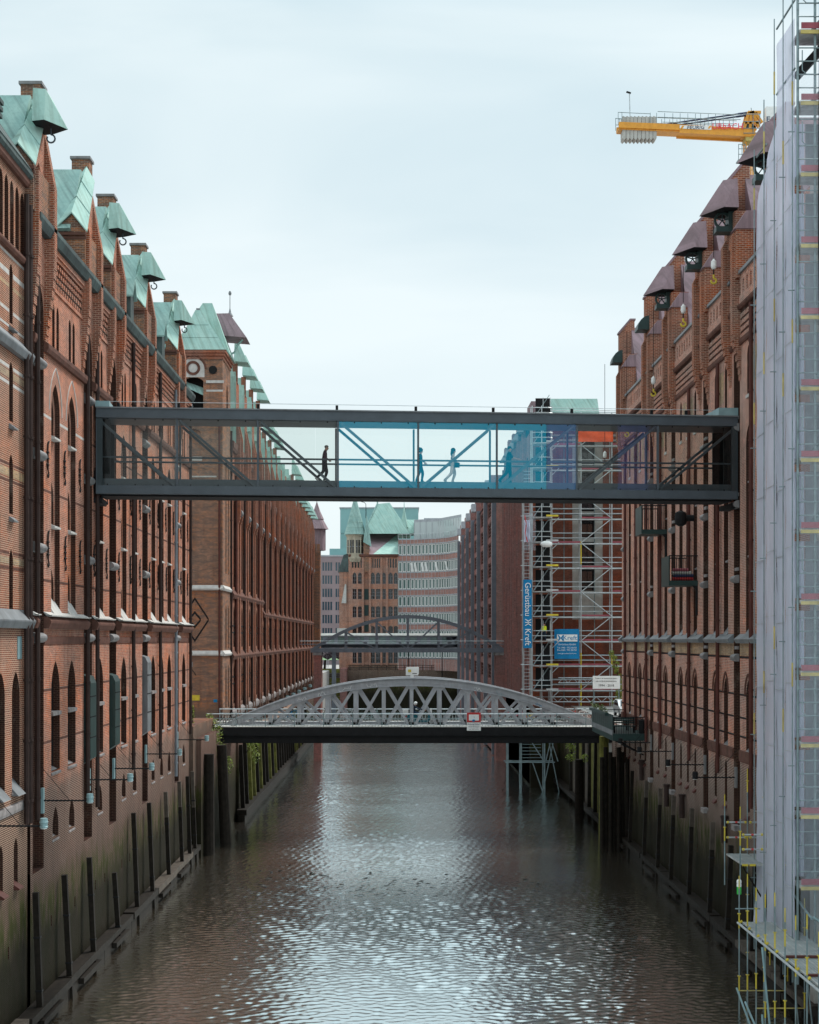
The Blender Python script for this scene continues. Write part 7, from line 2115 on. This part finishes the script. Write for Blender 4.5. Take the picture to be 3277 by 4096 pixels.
def wavy(name, mat, parent, x0, x1, y, z0, z1, amp=.05, nx=12, nz=8, seedv=1):
    rnd = random.Random(seedv); mb = MB()
    ph = [rnd.uniform(0, 6) for _ in range(3)]
    v = [(x0 + (x1 - x0) * i / nx, y + amp * (math.sin(i * 1.1 + ph[0]) + .6 * math.sin(j * .9 + i * .4 + ph[1])), z0 + (z1 - z0) * j / nz) for j in range(nz + 1) for i in range(nx + 1)]
    mb.add(v, [(j * (nx + 1) + i, j * (nx + 1) + i + 1, (j + 1) * (nx + 1) + i + 1, (j + 1) * (nx + 1) + i) for j in range(nz) for i in range(nx)])
    return mb.build(name, mat, parent, smooth=True, fix=False)
tp = T('orange_tarpaulin', 'bright orange-red tarpaulin at the top of the facade scaffold', 'tarpaulin', (19.5, 143, 34.8))
wavy('sheet', ORANGE, tp, 17.9, 21.4, 142.95, 34.8, 36.1, .08)
bn = T('banner', 'square blue scaffold company banner with white lettering on the facade scaffold', 'banner', (16.75, 143, 13))
wavy('cloth', BLUE, bn, 15.5, 18.0, 142.98, 13.0, 16.0, .025, 14, 10, 4)
MB().box(15.75, 142.9, 14.75, 17.8, 142.915, 15.45).build('logo_field', WHITE, bn)
text_mesh('lettering', 'Kreft', .62, BLUE, bn, facing((17.05, 142.89, 15.1)), .004, sx=1.1)
MB().prism([(15.8, 14.8), (15.95, 14.8), (16.15, 15.1), (15.95, 15.4), (15.8, 15.4), (15.98, 15.1)], 'y', 142.885, 142.9).build('logo_mark', BLUE, bn)
MB().prism([(16.48, 14.8), (16.33, 14.8), (16.13, 15.1), (16.33, 15.4), (16.48, 15.4), (16.3, 15.1)], 'y', 142.885, 142.9).build('logo_mark', BLUE, bn)
for z, tx, s in ((14.45, 'Gerüstbau GmbH', .25), (14.12, 'Tel. 040 / 752 60 83', .24), (13.88, 'Fax 040 / 752 84 93', .24), (13.55, 'www.geruestbau-kreft.com', .17)):
    text_mesh('lettering', tx, s, WHITE, bn, facing((16.75, 142.88, z)), .004)
bv = T('banner', 'tall narrow blue banner with vertical white lettering on the scaffold tower', 'banner', (12.68, 141.5, 14.1))
wavy('cloth', BLUE, bv, 12.25, 13.1, 141.5, 14.1, 20.9, .015, 4, 20, 6)
_q = Matrix.Translation((12.68, 141.44, 17.5)) @ Matrix.Rotation(R(90), 4, 'X') @ Matrix.Rotation(R(-90), 4, 'Z')
text_mesh('lettering', 'Gerüstbau Ж Kreft', .82, WHITE, bv, _q, .004, sx=.97)

# ---- stair tower at the corner, standing down into the water
ST = T('stair_scaffold', 'tall scaffold stair tower at the canal corner of the red building', 'scaffold', (14, 142, 0))
def stair_tower():
    lv = [9.9 + 2.46 * k for k in range(12)]
    xs = [13.15, 14.1, 15.1]
    for x in xs:
        for y in (141.7, 143.1): bar('standard', GALV, ST, (x, y, 8.0), (x, y, 38.2), .055)
    for x in (12.3, 13.05):
        for y in (141.6, 143.1): bar('standard', GALV, ST, (x, y, 8.0), (x, y, 30.0), .05)
    for k, z in enumerate(lv):
        MB().prism([(13.1, 141.6), (13.5, 141.2), (14.7, 141.2), (15.15, 141.6), (15.15, 143.1), (13.1, 143.1)], 'z', z - .08, z).build('deck', PLANK, ST)
        MB().box(14.5, 141.12, z + .02, 15.7, 141.17, z + .2).build('toe_board', YELP if k % 2 else GALV, ST)
        for h in (.5, 1.0):
            bar('guard_rail', GALV, ST, (13.1, 141.6, z + h), (13.5, 141.2, z + h), .04); bar('guard_rail', GALV, ST, (13.5, 141.2, z + h), (14.7, 141.2, z + h), .04); bar('guard_rail', GALV, ST, (14.7, 141.2, z + h), (15.15, 141.6, z + h), .04)
        bar('bracket', GALV, ST, (15.15, 141.6, z - .7), (15.8, 141.4, z - .05), .04)
        MB().path([(14.2, 141.3, z + 2.0), (14.2, 141.3, z + 1.1), (14.3, 141.3, z + 1.0), (14.8, 141.3, z + 1.0), (14.9, 141.3, z + 1.1), (14.9, 141.3, z + 2.0)], .03, 5).build('ladder_gate', GALV, ST)
        MB().box(13.6, 142.9, z + .1, 15.1, 143.0, z + 2.2).build('shade_net', BLACK, ST)
        MB().beam((13.3, 142.3, z), (14.9, 142.3, z + 2.38), .6, .06).build('stair_flight', GALVB, ST)
        if k < 9:
            bar('transom', GALV, ST, (12.0, 141.6, z + .1), (13.15, 141.6, z + .1), .045)
            for j in range(6): bar('rung', GALV, ST, (12.3, 141.6, z + .35 * (j + 1)), (13.05, 141.6, z + .35 * (j + 1)), .022)
    # tower legs in the water under the bridge
    for x in (10.6, 11.9, 14.2):
        for y in (139.8, 141.4): bar('standard', GALVB, ST, (x, y, -.5), (x, y, 8.0), .07)
    for z in (2.9, 5.9, 7.0):
        bar('ledger', GALVB, ST, (10.3, 139.8, z), (15.2, 139.8, z), .055)
        bar('ledger', GALVB, ST, (10.3, 141.4, z), (15.2, 141.4, z), .055)
    for a, b in (((14.2, 7), (15.6, 0)), ((15.4, 7.5), (14.3, 3)), ((14.2, 7), (15.5, 3)), ((15.5, 7), (14.0, 0)), ((10.6, 7), (11.9, 5.6)), ((12.2, 6), (14.2, 2.9)), ((13.0, 2.9), (14.0, 0))):
        bar('brace', GALVB, ST, (a[0], 139.7, a[1]), (b[0], 139.7, b[1]), .05)
    MB().box(10.2, 139.6, 7.0, 15.4, 143.5, 7.15).build('deck', TIMBG, ST)
    for z in (7.6, 8.1): bar('guard_rail', GALV, ST, (10.3, 139.7, z), (15.3, 139.7, z), .04)
    for k in range(12): bar('stair_tread', GALVB, ST, (11.9, 140.2 + .02 * k, 6.6 - k * .33), (13.9, 140.2 + .02 * k, 6.6 - k * .33), .03)
stair_tower()
nt_ = T('debris_netting', 'white and red debris netting bundled on the scaffold tower', 'netting', (12.7, 141.3, 25)); wavy('net', NET, nt_, 12.2, 13.5, 141.25, 23.8, 27.5, .2, 14, 22, 2); wavy('folded_net', SHEET, nt_, 12.3, 12.9, 141.1, 24.6, 26.8, .22, 10, 14, 8)
MB().path([(12.35, 140.9, 27.2), (12.5, 140.85, 26.4), (12.4, 140.9, 25.5), (12.6, 140.85, 24.6)], .05, 5).build('red_strip', REDP, nt_)
sk = MB().ball((14.5, 141.0, 24.4), .62, .35, .33, 10, 6).build('white_sack', WHITE, smooth=True); tag(sk, 'white sack lying on a middle deck of the scaffold tower', 'sack')
ys = MB().box(11.9, 139.5, 7.2, 13.2, 139.55, 7.75).build('mark_board', YELP); tag(ys, 'yellow board with black cross mark on scaffold under the bridge', 'sign')
_k = MB()
for a, b in (((12.3, 7.3), (12.8, 7.65)), ((12.8, 7.3), (12.3, 7.65))): _k.beam((a[0], 139.49, a[1]), (b[0], 139.49, b[1]), .02, .08, (0, 0, 1))
_k.build('cross_mark', BLACK, ys)
tapes = MB().path([(10.4, 139.5, 8.0), (11.2, 139.4, 7.3), (11.9, 139.5, 7.9), (12.6, 139.4, 7.2), (13.8, 139.4, 7.7), (15.2, 139.5, 7.5)], .05, 4).build('barrier_tape', PINK); tag(tapes, 'red and white barrier tape strung along the scaffold under the bridge', 'tape')
person('worker in yellow high-visibility jacket standing on the scaffold stair tower', (14.35, 141.7, 14.82), -1.4, (SKIN, CL_HIVIS, CL_NAVY, CL_BLK, CL_HIVIS), {}, 'short', 1.75)

# ================================================================ sheeted scaffold on the near right building
SH = T('sheeted_scaffold', 'tall scaffold wrapped in pale blue-white sheeting at right picture edge', 'scaffold', (15, 54, 2))
XS = 14.95
def sheeted():
    # sheet strips between standards along the canal face
    ys = [59.7, 58.1, 56.5, 55.2, 53.9]
    rnd = random.Random(9)
    for i, (a, b) in enumerate(zip(ys, ys[1:])):
        zt = 33.3 if i < 2 else 38.5
        if i == 0: z_a, z_b = 33.0, 34.2
        elif i == 1: z_a, z_b = 34.2, 35.4
        else: z_a = z_b = 38.5
        nz, ny = 40, 5; mb = MB(); v = []
        for j in range(nz + 1):
            for k in range(ny + 1):
                y = a + (b - a) * k / ny; top = z_a + (z_b - z_a) * k / ny
                z = 2.6 + (top - 2.6) * j / nz
                bulge = math.sin(PI * k / ny) * (.045 + .03 * math.sin(j * .8 + i)) + .02 * math.sin(j * 1.7 + k * 1.3 + i)
                flare = .25 * max(0, (6 - z) / 4) ** 2
                v.append((XS - bulge - flare * (i == 0), y, z))
        mb.add(v, [(j * (ny + 1) + k, j * (ny + 1) + k + 1, (j + 1) * (ny + 1) + k + 1, (j + 1) * (ny + 1) + k) for j in range(nz) for k in range(ny)])
        mb.build('sheet', SHEET, SH, smooth=True, fix=False)
        for q in range(1, 13):
            zq = 2.6 + q * 2.6 + .3 * (i % 2)
            if zq < min(z_a, z_b): bar('sheet_seam', GALV, SH, (XS - .06, a - .05, zq), (XS - .06, b + .05, zq + .04), .012)
    for i, y in enumerate(ys):
        zt = (35.5, 37.0, 39.6, 40.3, 41.0)[i]
        bar('standard', GALVB, SH, (XS - .1, y, 2.0), (XS - .1, y, zt), .022)
        for z0 in (11, 24, 33): bar('standard_sleeve', YELD, SH, (XS - .1, y, z0 + i * 1.8 % 5), (XS - .1, y, z0 + .9 + i * 1.8 % 5), .033)
        for z in range(5, 34, 6): bar('coupler_arm', GALVB, SH, (XS - .26, y, z + i * 1.3), (XS - .02, y, z + i * 1.3), .02)
    for z in (36.6, 39.2): bar('guard_rail', GALVB, SH, (XS, 56.5, z), (XS, 53.9, z), .04)
    bar('guard_rail', GALVB, SH, (XS, 59.7, 35.2), (XS, 58.1, 35.2), .04)
    # end bay facing the viewer: ladder bay with decks, nets and boards
    ye = 53.6
    x0, x1 = XS + .02, 17.6
    for x in (x0, 15.62, 16.5, x1): bar('standard', GALVB, SH, (x, ye, 2.0), (x, ye, 41.5), .05)
    lv = [5.75 + 2.68 * k for k in range(13)]
    for z in lv:
        MB().box(x0 + .05, ye - .1, z - .12, x1, ye + 1.1, z).build('deck', PLANK, SH)
        MB().box(x0 + .1, ye - .16, z + .02, x1, ye - .11, z + .24).build('toe_board', REDB, SH)
        MB().box(x0 + .08, ye - .17, z - .18, x1, ye - .11, z - .05).build('deck_edge', YELD, SH)
        for k in range(1, 5): bar('rung', GALVB, SH, (x0, ye - .05, z + .5 * k), (x1, ye - .05, z + .5 * k), .025)
        MB().path([(x0 + .15, ye - .08, z + 1.9), (x0 + .15, ye - .08, z + 1.15), (x0 + .3, ye - .08, z + 1.0), (x0 + .75, ye - .08, z + 1.0), (x0 + .9, ye - .08, z + 1.15), (x0 + .9, ye - .08, z + 1.9)], .022, 5).build('ladder_gate', GALVB, SH)
        MB().beam((x0 + .5, ye + .6, z), (x1, ye + .6, z + 2.6), .6, .08).build('stair_flight', GALVB, SH)
    for k, z in enumerate(lv):
        if z < 34:
            MB().box(x0 + .1, ye + 1.3, z + .1, x0 + .62, ye + 1.33, z + 2.3).build('backing_sheet', SHEET, SH)
            MB().box(x0 + .66, ye + 1.3, z + .1, x1, ye + 1.34, z + 2.3).build('backing_board', PIPEG, SH)
    wavy('net', NET, SH, x0 + .05, x1, ye - .22, 3.0, 36.2, .03, 8, 40, 3)
    MB().path([(x0 + .75, ye - .3, 40), (x0 + .7, ye - .32, 30), (x0 + .8, ye - .3, 22)], .03, 5).build('hose', BLACK, SH)
    MB().beam((x0 + .2, ye + .6, 36.5), (x1, ye + .6, 39.2), .9, .3).build('stair_flight', BLACK, SH)
sheeted()
R1_ = T('brick_warehouse', 'brick building mostly hidden behind the white scaffold sheeting at right', 'warehouse', (18, 50, 0))
MB().box(XR, 55.6, .2, 34, 59.58, 33.0).build('wall', BR_R2, R1_)
MB().box(16.0, 55.0, .2, 34, 55.58, 33.0).build('end_wall', CONC, R1_)
MB().prism([(XR, 33.01), (XR + 4, 37), (34, 37), (34, 33.01)], 'y', 55.1, 59.5).build('roof', CBR, R1_)

# ---- scaffold platform and walkway over the water, bottom right
WK = T('walkway_scaffold', 'low scaffold walkway of ribbed metal planks over the water at bottom right', 'scaffold', (14.5, 51, 0))
def striped(parent, x, y0, z0, z1, r=.027):
    """a standard with yellow sleeved lengths"""
    z = z0; k = 0
    while z < z1:
        e = min(z + (.6 if k % 2 else 1.9), z1)
        bar('standard', YELP if k % 2 else GALVB, parent, (x, y0, z), (x, y0, e), r * (1.12 if k % 2 else 1))
        if k % 2: bar('rosette', YELP, parent, (x, y0, e - .03), (x, y0, e), r * 2.6)
        z = e; k += 1
    bar('spigot', YELP, parent, (x, y0, z1), (x, y0, z1 + .5), r * .8)
def walkway():
    xi, xo, zf = 15.45, 13.6, 3.65
    ys = [57.1 - 1.36 * k for k in range(11)]
    for k, y in enumerate(ys):
        striped(WK, xo, y, -1 + .37 * (k % 3), 5.0 if k % 3 != 1 else 5.3)
        if k % 2 == 0: striped(WK, xi, y, -1, 4.6)
        bar('transom', GALVB, WK, (xo, y, zf - .1), (xi, y, zf - .1), .03)
        bar('foot_clamp', YELP, WK, (xo + .03, y, zf - .02), (xo + .12, y, zf + .05), .05)
    for a, b in zip(ys, ys[1:]):
        bar('edge_ledger', GALV, WK, (xo - .06, a, zf - .02), (xo - .06, b, zf - .02), .045)
        for j in range(5):
            x = xo + .12 + j * .36
            p = MB()
            p.box(x, b + .02, zf - .05, x + .33, a - .02, zf + .01)
            pl_ = p.build('plank', PLANK, WK)
            for r_ in (.06, .16, .26): MB().box(x + r_, b + .03, zf + .01, x + r_ + .03, a - .03, zf + .025).build('rib', GALVB, pl_)
    bar('guard_rail', LAMPG, WK, (xi + .0, 57.6, 5.3), (xi, 53.4, 4.5), .045); bar('guard_rail', LAMPG, WK, (xi, 53.2, 4.6), (xi, 43.5, 4.55), .045)
    for (a, za), (b, zb_) in (((57.1, 1.0), (51.6, -1.2)), ((55.7, .8), (50, -1)), ((53.1, 3.5), (51.7, .2)), ((53.1, 1), (52.4, -1.4)), ((57, -.2), (54.5, -1.4))):
        bar('brace', LAMPG, WK, (xo - .1, a, za), (xo - .1, b, zb_), .04)
    for y in (56.5, 54.5, 51.5, 49): bar('brace', GALVB, WK, (xi, y, 3.4), (xi - .2, y - 2.4, -.8), .03)
    for y in ys[::2]: bar('transom', YELD, WK, (xo, y, .9), (xi, y, .9), .025)
    for y in (50.6, 47.8): MB().box(xo + .1, y - .08, zf + .03, xi, y + .08, zf + .1).build('plank_end', PIPER, WK)
walkway()
PF_ = T('platform_scaffold', 'small raised scaffold platform with yellow fittings beside the sheeting', 'scaffold', (15, 60, 0))
def platform():
    x0, x1, ya, yb, zf = 14.0, 15.95, 58.6, 61.4, 5.75
    for x in (x0, 14.98, x1):
        striped(PF_, x, ya, -1 if x > 14.5 else 4.6, 8.5 if x > 14.5 else 7.6)
        striped(PF_, x, yb, -1 if x > 14.5 else 4.4, 8.9 if x > 14.5 and x < 15.5 else 7.8)
    for y in (ya, yb):
        for h in (.6, 1.2) if y == ya else (.7, 1.35):
            for a, b in ((x0, 14.98), (14.98, x1)):
                r_ = bar('guard_rail', GALV, PF_, (a + .06, y - .03, zf + h), (b - .06, y - .03, zf + h), .036)
                for q in (a + .08, b - .14): bar('wedge_head', YELP, PF_, (q, y - .03, zf + h), (q + .08, y - .03, zf + h), .055)
                bar('red_sleeve', REDP, PF_, ((a + b) / 2 - .05, y - .03, zf + h), ((a + b) / 2 + .05, y - .03, zf + h), .042)
    for j in range(6):
        x = x0 + .06 + j * .31 + (.05 if j > 2 else 0)
        pl_ = MB().box(x, ya + .03, zf - .06, x + .29, yb - .03, zf).build('plank', PLANK, PF_)
        for r_ in (.05, .14, .23): MB().box(x + r_, ya + .05, zf, x + r_ + .03, yb - .05, zf + .014).build('rib', GALVB, pl_)
        block('plank_end', YELP if j != 2 else PLANK, PF_, x + .02, ya - .005, zf - .1, x + .27, ya + .025, zf - .015)
    bar('brace', TIMB, PF_, (x0 + .1, ya, zf - .1), (x1, ya, 2.6), .035)
    bar('ledger', GALVB, PF_, (x0 - .2, ya, 3.9), (x1, ya, 3.9), .03)
    for x in (15.6, 15.8): bar('raker', BLACK, PF_, (x, ya - 1.0, 1.0), (x, ya - 1.0, 5.4), .05)
platform()
cn = T('warning_lamp', 'small green and white warning lamp on the scaffold over the water', 'lamp', (13.62, 57.2, 4.75))
MB().lathe((13.62, 57.2, 4.75), [(.09, 0), (.09, .3)], 10).build('base', GREEN, cn)
MB().lathe((13.62, 57.2, 5.05), [(.09, 0), (.1, .02), (.1, .1), (.07, .12), (.1, .14), (.1, .24), (.05, .3)], 10).build('lens', WHITE, cn)
